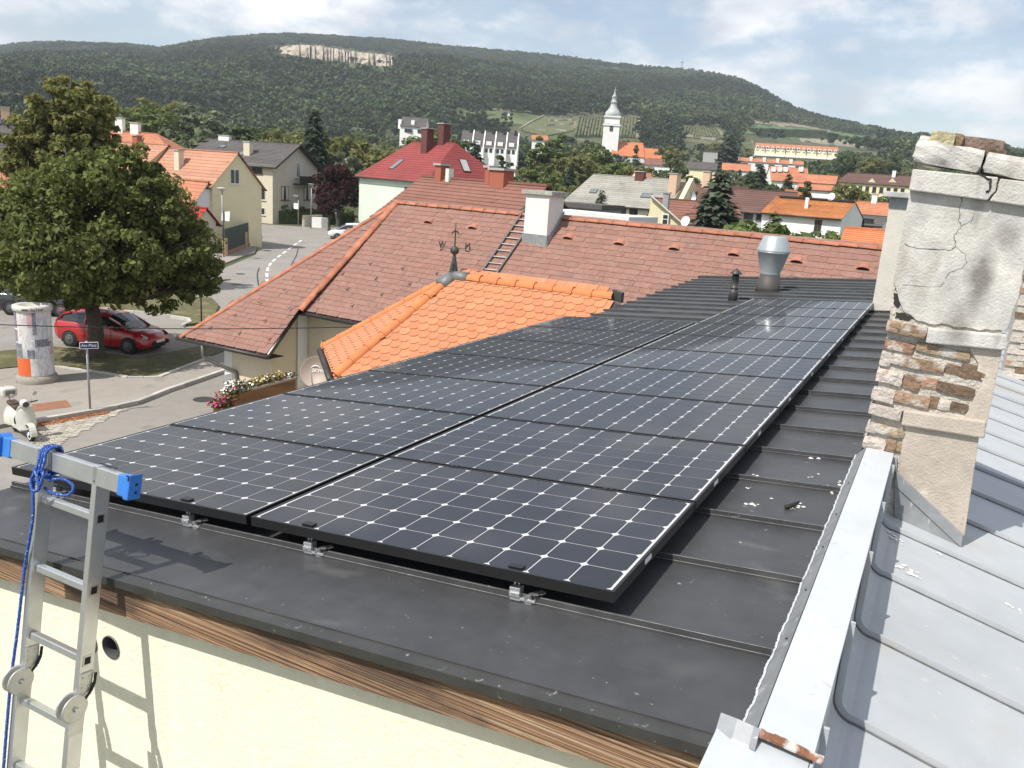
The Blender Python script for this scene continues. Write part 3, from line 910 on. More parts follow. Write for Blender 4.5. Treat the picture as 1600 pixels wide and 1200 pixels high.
# ---- pale green house with red pyramid roof
H = house('green_house', 'pale green house with red hipped roof, two maroon chimneys and skylights', (-54.76, 84.12, 114.7, 8.15, 5.87, 6.61, 11.03, 3.29, 3.67), MT['r_red'], MT['w_green'], courses=.42, oh=.45)
ch1, ch2 = H['c'] - H['d'] * 3.0 + Vector((0, 0, 10.6)), H['c'] + H['d'] * 2.2 + Vector((0, 0, 10.6))
for x, y in ((667, 234), (699, 234)):
    q = atD(x, y, 99); q.z = 10.4
    chimney_on(H, x, y, 1.25, .9, 2.0, MT['maroon'], base=q)
A3 = H['c'] + H['d'] * (H['L'] - 3.67) + Vector((0, 0, H['zr'])); mL = H['c'] + H['d'] * H['L'] + Vector((0, 0, H['ze'])); q = A3.lerp(mL, .55); s_ = (mL - A3).normalized(); n_ = H['p'].cross(s_); n_ = n_ if n_.z > 0 else -n_
m = MB(); m.slab([q + H['p'] * u + s_ * v for u, v in ((-.5, -.85), (.5, -.85), (.5, .85), (-.5, .85))], n_ * .10); m.build('skylight', MT['gutter'], H['roof'])
m = MB(); m.add([q + n_ * .125 + H['p'] * u + s_ * v for u, v in ((-.42, -.76), (.42, -.76), (.42, .76), (-.42, .76))], [(0, 1, 2, 3)]); m.build('skylight_pane', MT['w_conc'], H['roof'])
q = atD(620, 256, 95)
d3 = Vector((-.82, -.57, 0))
window(H, 'F', 638, 303, 1.8, 1.6, cross=1); skylight(H, 620, 257, 1.0, 1.9)
# ---- brown roof between
H = house('rear_house', 'brown tiled roof directly behind the ridge of the large brown roof', (-20.9, 36.3, 114.0, 5.2, 3.0, 5.3, 7.45, 0, 0), MT['r_brown'], MT['w_cream'], courses=.26)
chimney_on(H, 690, 279, .55, .5, .65, MT['brick_ch']); chimney_on(H, 702, 281, .30, .30, .55, MT['w_green'], cap=False)
chimney_on(H, 783, 287, 1.1, .6, .60, MT['brick_ch']); chimney_on(H, 765, 284, .35, .35, .65, MT['brick_ch'])
H = house('concrete_block_house', 'grey concrete stair block with dark flat roof right of the white chimney', (-18.2, 44.0, 94, 1.5, 1.5, 6.35, 6.5, 0, 0), MT['r_grey'], MT['w_conc'], flat=True, oh=.15, gable_oh=.15)
chimney_on(H, 860, 305, .9, .7, .55, MT['brick_ch'], base=H['c'] + Vector((-1.8, -.9, 6.0)))
H = house('flat_roof_house', 'low beige house with bright white flat roof behind the brown ridge', (-12.9, 32.2, 99, 2.1, 1.2, 6.30, 6.45, 0, 0), MT['r_flat'], MT['w_beige'], flat=True, oh=.12, gable_oh=.12)

# ---- pale slate roof and the yellow gable
H = house('slate_house', 'long cream house with weathered pale slate roof behind the brown roof', (-34.0, 94.46, 95.0, 6.6, 4.3, 5.4, 8.75, 1.5, 0), MT['r_slate'], MT['w_cream'], gable_oh=.0)
chimney_on(H, 1000, 280, 1.1, .6, .8, MT['maroon']); skylight(H, 928, 299, .9, .7); skylight(H, 1010, 306, 1.2, .8)
for x in (925, 968, 990):
    window(H, 'F', x, 330, 1.6 if x == 968 else 1.0, .9, frame=MT['wframe_dark'])
q = H['c'] + H['d'] * (H['L'] + .4)
m = MB(); m.slab([q + H['p'] * u + Vector((0, 0, z)) for u, z in ((-4, 2), (4.2, 2), (4.2, 5.2), (.2, 9.0), (-4, 5.4))], H['d'] * .5); m.build('gable_wall', MT['w_yellow'], H['t'])
chimney_on(H, 1063, 312, .9, 1.2, 1.9, MT['w_peach'], base=H['c'] + H['d'] * (H['L'] - .7) + H['p'] * 1.6 + Vector((0, 0, 7.4)))
chimney_on(H, 1090, 283, .8, .7, 1.0, MT['w_peach'], base=H['c'] + H['d'] * (H['L'] + 2.4) + Vector((0, 0, 8.3)))
t = H; qd = H['c'] + H['d'] * (H['L'] + .95) + H['p'] * .7 + Vector((0, 0, 6.9))
H = house('slate_house_neighbour', 'dark brown tiled roof rising right of the pale slate roof', (-24.0, 96.0, 94, 3.2, 4.2, 5.6, 8.4, 0, 0), MT['r_dbrown'], MT['w_conc'])


def dish(nm, label, q, rr, face, material, wall=False):
    t_ = thing(nm, label, 'satellite dish', (q.x, q.y, q.z - rr * 1.6))
    M_ = Vector(face).normalized().to_track_quat('Z', 'Y').to_matrix()
    MB().lathe(q, [(rr * k / 6, rr * .30 * (k / 6) ** 2) for k in range(1, 7)] + [(rr * 1.02, rr * .31), (rr * 1.02, rr * .27), (rr * .3, -.02)], 24, axis=M_).build('dish', material, t_)
    MB().tube([q - Vector(face).normalized() * .04, q - Vector(face).normalized() * .25, q - Vector(face).normalized() * .25 - Vector((0, 0, rr * 1.6))], .04, 6).build('mast', MT['zinc'], t_)
    MB().tube([q + M_ @ Vector((0, -rr, rr * .3)), q + M_ @ Vector((0, -rr * .2, rr * 1.1))], .02, 5).build('arm', MT['zinc'], t_)


dish('satellite_dish', 'grey satellite dish on the yellow parapet gable of the slate roof', qd, .62, (.35, -.9, .3), MT['vent_grey'])
H = house('gable_house', 'small house with pale yellow sloping gable and reddish tiles, steel flue on top', (-19.6, 70.6, 62.0, 3.6, 3.3, 4.6, 6.85, 0, 0), MT['r_brown'], MT['w_lyellow'], gable_oh=.06)
a, b, c_, e_ = atD(1017, 306, 66), atD(1014, 352, 66), atD(1068, 356, 66), atD(1067, 350, 66)
m = MB(); m.slab([b - Vector((0, 0, 2.5)), c_ - Vector((0, 0, 2.5)), e_, a], (-.12, .35, 0)); m.build('gable_wall', MT['w_lyellow'], H['t'])
m = MB(); m.bar(a + Vector((0, -.05, .04)), e_ + Vector((0, -.05, .04)), .5, .09); m.build('coping', MT['wframe'], H['t'])
f2 = atD(1039.5, 343, 65.9); m = MB(); m.box(f2, .52, .06, .9); wnd = m.build('window', MT['wframe'], H['t'])
m = MB(); m.box(f2 + Vector((-.0, -.035, .2)), .36, .012, .28); m.box(f2 + Vector((0, -.035, -.18)), .36, .012, .34); m.build('pane', MT['glass'], wnd)
q = atD(1040, 322, 66.5); MB().slab([q + Vector((x, y, -.8)) for x, y in ((-.22, -.2), (.22, -.2), (.22, .2), (-.22, .2))], (0, 0, 1.75)).build('flue', MT['zinc'], H['roof'])
MB().box(q + Vector((0, 0, 1.0)), .62, .55, .08).build('flue_cap', MT['zinc'], H['roof'])
qd = atD(1072, 346, 52); dish('satellite_dish', 'white satellite dish just above the brown ridge beside the yellow gable', qd, .30, (-.3, -.9, .25), MT['white'])
H = house('spruce_house', 'grey white house with dark roof half hidden by the tall spruce', (-18.6, 93.4, 80.0, 3.4, 3.3, 5.9, 8.2, 0, 0), MT['r_dbrown'], wallm('bluish_render', (.52, .54, .55)))
for x in (1166, 1173, 1186):
    window(H, 'F', x, 336, .5, 1.0, frame=MT['wframe_dark'], cross=0)

# ---- rust roofed white house and neighbours on the right
H = house('rust_roof_house', 'white house with rust streaked orange roof and white dish on its ridge', (-12.09, 84.65, 101.0, 3.75, 3.40, 6.10, 7.64, 0, 0), MT['r_rust'], MT['w_white'], gable_oh=.05, courses=9)
m = MB()
for k in range(46):
    u = -3.75 + 7.5 * k / 45; m.bar(H['c'] + H['d'] * u + Vector((0, 0, H['zr'] + .03)), H['c'] + H['d'] * u + H['p'] * H['W'] + Vector((0, 0, H['ze'] + .03)), .06, .05)
m.build('corrugations', MT['r_rust'], H['roof'], 'stuff')
m = MB(); m.bar(H['c'] - H['d'] * 3.4 + Vector((0, 0, 7.72)), H['c'] + H['d'] * 3.7 + Vector((0, 0, 7.72)), .7, .16); m.build('ridge_cap', MT['gutter'], H['roof'])
window(H, 'F', 1278, 353, .65, 1.1, frame=MT['wframe_dark'], cross=1)
chimney_on(H, 1260, 325, .28, .30, .95, MT['w_white'], cap=False)
dish('satellite_dish', 'white satellite dish on the ridge of the rust roofed house', H['c'] + H['d'] * 1.5 + Vector((0, -.2, 7.98)), .36, (-.3, -.9, .3), MT['white'])
H = house('white_house', 'white modern house with red roof and white chimney right of the rust roofed one', (-7.6, 95.19, 96, 2.2, 2.7, 6.5, 7.75, 0, 0), MT['r_orange'], MT['w_white'])
chimney_on(H, 1366, 316, .5, .45, .8, MT['w_white'])
H = house('white_house_annex', 'grey roofed annex with large dark window in front of the white house', (-7.9, 89.0, 96, 2.1, 2.0, 5.6, 6.5, 0, 0), MT['r_grey'], MT['w_white'])
for x in (1332, 1338):
    window(H, 'F', x, 349, .35, .7, frame=MT['wframe_dark'], cross=0)
window(H, 'F', 1355, 350, 1.1, 1.0, frame=MT['gutter'], cross=1)
H = house('orange_roof_house', 'bright orange tiled roof just behind the brown ridge beside the cream chimney', (-2.2, 50.30, 89.0, 3.2, 2.0, 5.25, 6.28, 0, 0), MT['r_bright'], MT['w_white'], courses=.22)
H = house('long_house', 'long yellow building with wide brown roof at the foot of the wooded hill', (-19.0, 260.35, 82.2, 13.0, 5.06, 12.73, 15.52, 2.63, 0), MT['r_dbrown'], MT['w_lyellow'])
for x in (1362, 1394):
    q = onroof(H, x, 285); m = MB(); m.slab([q + H['d'] * -1 + H['p'] * .3, q + H['d'] * 1 + H['p'] * .3, q + H['p'] * .3 + Vector((0, 0, 1.1))], H['p'] * -2.0); m.build('dormer', MT['w_cream'], H['roof'])
chimney_on(H, 1396, 276, .9, .8, 1.6, MT['w_white'])
for k in range(9):
    window(H, 'F', 1322 + 11 * k, 293.5 + .7 * k, 1.0, 1.5, frame=MT['wframe_dark'], cross=0)

# ---- terraced rows on the slope
ORDN = ['leftmost', 'second from left', 'third from left', 'fourth from left', 'fifth from left', 'sixth from left', 'seventh from left', 'eighth from left']


def row_houses(n, P, label, roof_m, wall_m, unit_fn, grp, nm='row_house'):
    cx, cy, az, L, W, ze, zr, _, _ = P; a = R(az); d = Vector((math.sin(a), math.cos(a), 0))
    for k in range(n):
        u = -L + 2 * L * (k + .5) / n; c = Vector((cx, cy, 0)) + d * u
        H_ = house(nm, label + ', ' + (ORDN[k] if k < n - 1 else 'rightmost'), (c.x, c.y, az, L / n + .0, W, ze, zr, 0, 0), roof_m, wall_m, group=grp, gable_oh=.0)
        unit_fn(H_, k)


def unit_yellow(H_, k):
    for s_ in (-.55, .45):
        q = H_['c'] + H_['d'] * (H_['L'] * s_) + H_['p'] * (H_['W'] - .3); m_ = MB()
        m_.box(q + Vector((0, 0, H_['ze'] - .2)), 2.0 if s_ < 0 else 1.4, 1.2, 2.6, Matrix.Rotation(-R(78.7) + R(90), 3, 'Z')); f = m_.build('dormer', MT['w_white'], H_['roof'])
        m_ = MB(); m_.box(q + H_['p'] * .62 + Vector((0, 0, H_['ze'] - .1)), 1.3 if s_ < 0 else .8, .05, 1.3, Matrix.Rotation(-R(78.7) + R(90), 3, 'Z')); m_.build('window', MT['glass'], H_['wall'])
    m_ = MB(); q = H_['c'] + H_['d'] * H_['L'] * .98 + H_['p'] * .4; m_.box(q + Vector((0, 0, H_['ze'] - 1.4)), .35, H_['W'] * 2.1, 3.4, Matrix.Rotation(-R(78.7) + R(90), 3, 'Z')); m_.build('party_wall', wallm('mauve_render', (.33, .18, .17)) if 'mauve' not in MT else MT['mauve'], H_['wall']); MT['mauve'] = H_['wall'].children[-1].data.materials[0]
    m_ = MB(); q = H_['c'] + H_['p'] * (H_['W'] + 1.2); m_.box(q + Vector((0, 0, H_['ze'] - 5.0)), H_['L'] * 1.9, 1.6, 1.6, Matrix.Rotation(-R(78.7) + R(90), 3, 'Z')); m_.build('terrace', MT['w_white'], H_['wall'])


row_houses(8, (-110.21, 643.23, 78.7, 28.35, 4.4, 41.0, 44.2, 0, 0), 'yellow terraced house with orange roof and white dormers', MT['r_orange'], MT['w_lyellow'], unit_yellow, 'yellow terraced row on the slope')


def unit_low(H_, k):
    m_ = MB(); q = H_['c'] - H_['d'] * H_['L'] * .9; m_.box(q + Vector((0, 0, H_['ze'] + .8)), 1.3, H_['W'] * 1.6, 3.6, Matrix.Rotation(-R(72.3) + R(90), 3, 'Z')); m_.build('stair_block', MT['w_white'], H_['wall'])
    m_ = MB(); q = H_['c'] + H_['p'] * (H_['W'] - .25) + H_['d'] * .8; m_.box(q + Vector((0, 0, H_['ze'] - 1.5)), 3.0, .5, 1.3, Matrix.Rotation(-R(72.3) + R(90), 3, 'Z')); m_.build('window', MT['glass'], H_['wall'])


row_houses(5, (-93.29, 471.06, 72.3, 17.2, 3.2, 24.6, 26.6, 0, 0), 'white terraced house with small red roof and boxy stair block', MT['r_orange'], MT['w_white'], unit_low, 'white terraced row below the yellow one')
H = house('red_roof_house', 'tall red tiled roof with four white dormers below the terraced rows', (-52.41, 296.52, 66.8, 6.3, 5.47, 12.58, 17.30, 0, 0), MT['r_orange'], MT['w_white'])
for x in (1208, 1218, 1227, 1251):
    q = onroof(H, x, 267); m = MB(); m.box(q + H['p'] * .2 + Vector((0, 0, .5)), 1.2, 1.6, 1.5, Matrix.Rotation(-R(66.8) + R(90), 3, 'Z')); m.build('dormer', MT['w_white'], H['roof'])
H = house('red_roof_house', 'red roof with pale ridge right of the dormered red roof', (-35.80, 258.85, 86.5, 4.0, 3.6, 12.03, 14.43, 0, 0), MT['r_orange'], MT['w_cream'])
H = house('red_roof_house', 'low red roof behind the column shaped cypress', (-30.20, 208.85, 88.8, 3.9, 2.68, 9.67, 10.96, 0, 0), MT['r_orange'], MT['w_white'])
H = house('small_house', 'little house with ochre roof behind the rust roofed house', (-24.5, 150.0, 60, 2.2, 2.2, 7.3, 8.9, 0, 0), MT['r_rust'], MT['w_cream'])
H = house('small_house', 'small yellow house with red gable roof left of the church trees', (-58.5, 168.0, 30, 2.2, 2.4, 8.4, 10.6, 0, 0), MT['r_orange'], MT['w_lyellow'])
H = house('red_roof_house', 'red roof peeping right of the white stepped terrace', (-150.0, 306.0, 64, 3.2, 3.4, 22.6, 24.6, 0, 0), MT['r_orange'], MT['w_white'])
H = house('red_roof_house', 'row of red roofs at the left below the terraced rows', (-87.0, 370.0, 74, 6.0, 3.4, 17.0, 20.0, 0, 0), MT['r_orange'], MT['w_white'])


def unit_white(H_, k):
    c, d, p = H_['c'], H_['d'], H_['p']
    m_ = MB(); q = c + d * H_['L'] * .98
    m_.slab([q + p * u + Vector((0, 0, z)) for u, z in ((-5.8, 12), (7.2, 12), (7.2, 17.6), (5.9, 18.9), (0, 24.3), (-5.8, 18.9))], d * .4); m_.build('party_wall', MT['w_white'], H_['wall'])
    q = c + p * (H_['W'] - 1.2)
    m_ = MB(); m_.box(q + Vector((0, 0, H_['ze'] + .7)), 2.0, 1.8, 2.0, Matrix.Rotation(-R(64.2) + R(90), 3, 'Z')); m_.build('dormer', MT['w_white'], H_['roof'])
    for s_ in (-.4, .4):
        m_ = MB(); m_.box(c + d * H_['L'] * s_ + p * (H_['wW'] + .04) + Vector((0, 0, H_['ze'] - 1.6)), 1.1, .08, 1.5, Matrix.Rotation(-R(64.2) + R(90), 3, 'Z')); m_.build('window', MT['glass'], H_['wall'])
    m_ = MB(); m_.box(c + p * .6 + d * (H_['L'] - 1.0) + Vector((0, 0, H_['zr'] + .2)), 1.0, .8, 1.8, Matrix.Rotation(-R(64.2) + R(90), 3, 'Z')); m_.build('chimney', MT['gutter'], H_['roof'])


row_houses(5, (-161.5, 286.82, 64.2, 10.6, 5.76, 18.57, 23.92, 0, 0), 'white stepped terraced house with pitched grey roof', MT['r_grey'], MT['w_white'], unit_white, 'white stepped terrace')
row_houses(2, (-199.0, 291.0, 64.2, 5.2, 4.6, 24.6, 28.6, 0, 0), 'grey roofed house left of the bigger white terrace', MT['r_grey'], MT['w_white'], unit_low, 'pair of grey roofed houses')
H = house('brown_roof_house', 'brown hipped roof among trees below the church', (-130.97, 398.86, 68.1, 7.76, 4.80, 18.04, 21.20, 2.16, 2.17), MT['r_brown'], MT['w_white'])
H = house('grey_roof_house', 'grey roofed long house right of the church trees', (-87.65, 318.73, 76.3, 5.6, 4.97, 15.44, 18.16, 0, 0), MT['r_grey'], MT['w_lyellow'])
H = house('modern_house', 'white modern house with grey upper storey right of the church', (-108.0, 405.0, 76, 3.6, 3.0, 26.0, 26.3, 0, 0), MT['r_grey'], MT['w_conc'], flat=True)
H = house('solar_house', 'grey roofed building at the left edge with a solar panel on its slope', (-102.22, 64.49, 33.7, 5.5, 4.2, 8.6, 10.57, 0, 0), MT['r_grey'], MT['w_cream'])
chimney_on(H, 9, 186, .9, .8, 1.3, MT['w_peach'])
q = onroof(H, 6, 191); m = MB(); n_ = (H['p'] * H['sl'] + Vector((0, 0, 1))).normalized(); s_ = (H['p'] - Vector((0, 0, H['sl']))).normalized(); m.slab([q + H['d'] * u + s_ * v for u, v in ((-2, -.8), (2, -.8), (2, .8), (-2, .8))], n_ * .12); m.build('solar_panel', mat('far_panel', (.02, .025, .05), .12, spec=.8), H['roof'])
H = house('dark_gable_house', 'dark gabled house with dormer windows at the left picture edge', (-78.0, 48.5, 20, 3.0, 3.0, 5.6, 8.4, 0, 0), MT['r_grey'], MT['w_white'])
H = house('red_roof_house', 'orange roof cut by the left picture edge behind the trees', (-67.0, 37.6, 20, 3.4, 2.6, 4.3, 6.2, 0, 0), MT['r_orange'], MT['w_white'])

# ---- church
q = atD(952, 240, 480)
gz = land_z(q.x, q.y)
t = thing('church', 'white baroque church with onion topped tower and orange nave roof', 'church', (q.x, q.y, gz))
sc_ = 480 / FPX * 1.02
rotm = Matrix.Rotation(R(20), 3, 'Z')
zb_ = gz - 2
w_ = 23.0 * sc_
hT = lambda y: atD(955, y, 480).z
m = MB(); zt_ = hT(196); m.box((q.x, q.y, (zb_ + zt_) / 2), w_ * 1.0, w_ * 1.0, zt_ - zb_, rotm); tw = m.build('tower', MT['w_white'], t)
m = MB(); m.box((q.x, q.y, hT(196)), w_ * 1.1, w_ * 1.1, .8, rotm); m.box((q.x, q.y, (hT(194) + hT(184)) / 2), w_ * .94, w_ * .94, hT(184) - hT(194), rotm); m.box((q.x, q.y, hT(183)), w_ * 1.08, w_ * 1.08, .7, rotm); m.build('cornice', MT['w_white'], tw)
MT['patina_grey'] = mat('pale_copper', (.40, .42, .41), .6, var=[(.5, .12)])
pr_ = [(11.3, 182), (11.6, 179), (10.8, 175.5), (8, 172), (5.6, 168), (4.6, 164), (4.4, 161), (5.2, 160.5), (5.2, 159.5), (3.6, 158), (3.4, 152), (4.2, 151), (2.2, 148.5), (1.2, 146), (1.6, 144.5), (.5, 142.5), (.3, 136)]
MB().lathe((q.x, q.y, 0), [(r_ * sc_, hT(y)) for r_, y in pr_], 16).build('onion_dome', MT['patina_grey'], tw)
MB().bar((q.x - 1.0, q.y, hT(137.5)), (q.x + 1.0, q.y, hT(137.5)), .3, .3).build('cross', MT['gutter'], tw)
for ang in (0, 90, 270):
    n_ = Matrix.Rotation(R(20 + ang), 3, 'Z') @ Vector((0, -1, 0)); a = Vector((-n_.y, n_.x, 0)); c_ = Vector((q.x, q.y, hT(201))) + n_ * (w_ * .50)
    MB().slab([c_ - a * 1.0 + Vector((0, 0, -1.7)), c_ + a * 1.0 + Vector((0, 0, -1.7)), c_ + a * 1.0 + Vector((0, 0, 1.2)), c_ + Vector((0, 0, 1.8)), c_ - a * 1.0 + Vector((0, 0, 1.2))], n_ * .1).build('bell_opening', MT['wframe_dark'], tw)


def nave(P, nm):
    c, d, p, L, W, ze, zr, _, _ = hnode(P); A = c - d * L + Vector((0, 0, zr)); B = c + d * L + Vector((0, 0, zr))
    g = lambda a_, b_, z: c + d * a_ + p * b_ + Vector((0, 0, z))
    m_ = MB(); slope(m_, A, B, g(L, W, ze), g(-L, W, ze), 14); slope(m_, B, A, g(-L, -W, ze), g(L, -W, ze), 14); r_ = m_.build('roof', MT['r_bright'], t)
    m_ = MB(); W2 = W - .4
    qq = [g(-L + .3, W2, 0), g(L - .3, W2, 0), g(L - .3, -W2, 0), g(-L + .3, -W2, 0)]
    for i in range(4):
        a_, b_ = qq[i], qq[(i + 1) % 4]; m_.add([(a_.x, a_.y, zb_), (b_.x, b_.y, zb_), (b_.x, b_.y, ze + .2), (a_.x, a_.y, ze + .2)], [(0, 1, 2, 3)])
    for s_ in (-1, 1):
        m_.add([g(s_ * (L - .3), W2, ze + .2), g(s_ * (L - .3), -W2, ze + .2), g(s_ * (L - .3), 0, zr - .2)], [(0, 1, 2)])
    m_.build(nm, MT['w_white'], t)


nave((-168.0, 452.0, 57.2, 9.2, 7.6, hT(243) , hT(219.5), 0, 0), 'nave_wall')
nave((-155.5, 458.5, 60.0, 5.2, 6.2, hT(245.5), hT(227.5), 0, 0), 'choir_wall')
# lookout mast on the hill
h = hit_land(1064, 110, 1200) or hit_land(1064, 114, 1200)
t = thing('lookout_mast', 'thin lattice mast on the hill crest against the sky', 'mast', h)
top = h + Vector((0, 0, 26))
for dx_, dy_ in ((-1.6, 0), (1.6, 0), (0, 1.6)):
    MB().bar(h + Vector((dx_, dy_, 0)), top + Vector((dx_ * .4, dy_ * .4, -4)), .5, .5).build('leg', MT['w_conc'], t)
MB().box(top + Vector((0, 0, -4)), 6, 6, 1.2).build('platform', MT['w_conc'], t); MB().bar(top + Vector((0, 0, -4)), top + Vector((0, 0, 4)), .6, .6).build('antenna', MT['w_conc'], t)
t = house('hill_hut', 'tiny white hut standing in the hill meadow', (*(hit_land(792, 180, 300) or Vector((0, 0, 0)))[:2], 70, 4, 3, 0, 0, 0, 0), MT['r_grey'], MT['w_white']) if False else None
h = hit_land(792, 181, 300)
house('hill_hut', 'tiny white hut standing in the hill meadow', (h.x, h.y, 70, 3.2, 2.6, h.z + 2.6, h.z + 4.4, 0, 0), MT['r_grey'], MT['w_white'])
h = hit_land(572, 186, 300)
house('villa', 'brown roofed villa alone between the trees below the forest', (h.x, h.y, 80, 6.0, 4.0, h.z + 4.0, h.z + 6.6, 2, 2), MT['r_brown'], MT['w_peach'])
# ================================================================== SOLAR ROOF (frame u, v, n measured on the panels)
RO = Vector((-0.8283, 2.5342, CZ - 1.3683))
RU = Vector((0.995780, 0, 0.091775)); RV = Vector((0, 1, 0)); RN = Vector((-0.091775, 0, 0.995780))
RM = Matrix((( RU.x, RV.x, RN.x, RO.x), (RU.y, RV.y, RN.y, RO.y), (RU.z, RV.z, RN.z, RO.z), (0, 0, 0, 1)))


def rp(u, v, n=0.0):
    return RO + RU * u + RV * v + RN * n


ROOF_N = -0.13
V0, V1 = -0.52, 15.75                      # front verge and far edge of the dark roof
UL, UR = -3.50, 0.55                       # eave (left) and parapet (right)


def ul(v):
    """the eave runs slightly askew beyond the panels"""
    return UL if v < 7.3 else UL - .062 * (v - 7.3)


SEAM = 0.60
ext = thing('extension_building', 'cream rendered building whose dark seamed metal roof carries the solar panels', 'building', (-3.0, 2.1, 0))
# wall with two drilled round openings
WY = 2.11


def wall_top(x):
    return (rp(0, 0, ROOF_N) + RU * ((x - RO.x) / RU.x)).z - 0.045


def holed(mb, x0, x1, z0, z1, cx, cz, r, y, depth, n=28):
    vs = []
    for k in range(n):
        a = 2 * math.pi * k / n
        vs.append((cx + r * math.cos(a), y, cz + r * math.sin(a)))
    for k in range(n):
        a = 2 * math.pi * k / n; c, s_ = math.cos(a), math.sin(a)
        t = min((x1 - cx) / c if c > 1e-6 else 9e9, (x0 - cx) / c if c < -1e-6 else 9e9,
                (z1 - cz) / s_ if s_ > 1e-6 else 9e9, (z0 - cz) / s_ if s_ < -1e-6 else 9e9)
        vs.append((cx + t * c, y, cz + t * s_))
    fs = [(k, (k + 1) % n, n + (k + 1) % n, n + k) for k in range(n)]
    mb.add(vs, fs)
    for kx, kz in ((x0, z0), (x1, z0), (x1, z1), (x0, z1)):
        best = sorted(range(n), key=lambda k: (Vector(vs[n + k]) - Vector((kx, y, kz))).length)[:2]
        mb.add([vs[n + best[0]], vs[n + best[1]], (kx, y, kz)], [(0, 1, 2)])
    mb.add([v for v in vs[:n]] + [(v[0], y + depth, v[2]) for v in vs[:n]], [(k, n + k, n + (k + 1) % n, (k + 1) % n) for k in range(n)])


hole_a = atY(174, 1011, WY); hole_b = atY(140, 1003, WY)
w = MB()
hx0, hx1, hz0, hz1 = hole_b.x - .12, hole_a.x + .12, hole_a.z - .13, hole_a.z + .13
mid = (hole_a.x + hole_b.x) / 2
holed(w, mid, hx1, hz0, hz1, hole_a.x, hole_a.z, .052, WY, .16)
holed(w, hx0, mid, hz0, hz1, hole_b.x, hole_b.z, .052, WY, .16)
XL, XR = rp(UL + .10, 0).x, rp(UR - .05, 0).x
w.add([(XL, WY, 0), (XR, WY, 0), (XR, WY, hz0), (XL, WY, hz0)], [(0, 1, 2, 3)])
w.add([(XL, WY, hz0), (hx0, WY, hz0), (hx0, WY, hz1), (XL, WY, hz1)], [(0, 1, 2, 3)])
w.add([(hx1, WY, hz0), (XR, WY, hz0), (XR, WY, hz1), (hx1, WY, hz1)], [(0, 1, 2, 3)])
w.add([(XL, WY, hz1), (XR, WY, hz1), (XR, WY, wall_top(XR)), (XL, WY, wall_top(XL))], [(0, 1, 2, 3)])
YB = rp(0, V1).y - .1
w.add([(XL, WY, 0), (XL, WY, wall_top(XL)), (XL, YB, wall_top(XL)), (XL, YB, 0)], [(0, 1, 2, 3)])
w.add([(XL, YB, 0), (XL, YB, wall_top(XL)), (XR, YB, wall_top(XR)), (XR, YB, 0)], [(0, 1, 2, 3)])
ext_wall = w.build('wall', MT['cream_wall'], ext)
for h in (hole_a, hole_b):
    MB().lathe((h.x, WY - .006, h.z), [(.0500, 0), (.0500, .15), (.0535, .15), (.0535, 0), (.0500, 0)], 28, axis=Matrix(((1, 0, 0), (0, 0, 1), (0, 1, 0))), cap=False).build('vent_shade_pipe', MT['vent_shade_grey'], ext_wall)  # sleeve coloured dark to give the drilled hole a shaded inside
    MB().lathe((h.x, WY + .10, h.z), [(.0500, 0), (.0500, -.004)], 24, axis=Matrix(((1, 0, 0), (0, 0, 1), (0, 1, 0)))).build('vent_shade_disc', MT['black'], ext_wall)  # black disc stands for the shaded depth of the hole
# fascia board under the verge
f = MB()
fy = WY - .075
a, b = rp(UL, 0, ROOF_N - .024), rp(UR - .03, 0, ROOF_N - .024)
f.slab([(a.x, fy, a.z - .150), (b.x, fy, b.z - .140), (b.x, fy, b.z), (a.x, fy, a.z)], (0, .07, 0))
f.build('fascia_board', MT['fascia'], ext)
# verge flashing: raised lip along the front edge
f = MB()
for (v0, v1, n0, n1) in ((V0 - .012, V0 + .050, ROOF_N + .002, ROOF_N + .008), (V0 - .012, V0 - .006, ROOF_N - .026, ROOF_N + .002), (V0 + .050, V0 + .054, ROOF_N + .001, ROOF_N + .012)):
    f.slab([rp(UL, v0, n0), rp(UR - .02, v0, n0), rp(UR - .02, v1, n0), rp(UL, v1, n0)], RN * (n1 - n0))
f.build('verge_flashing', MT['dark_trim'], ext)
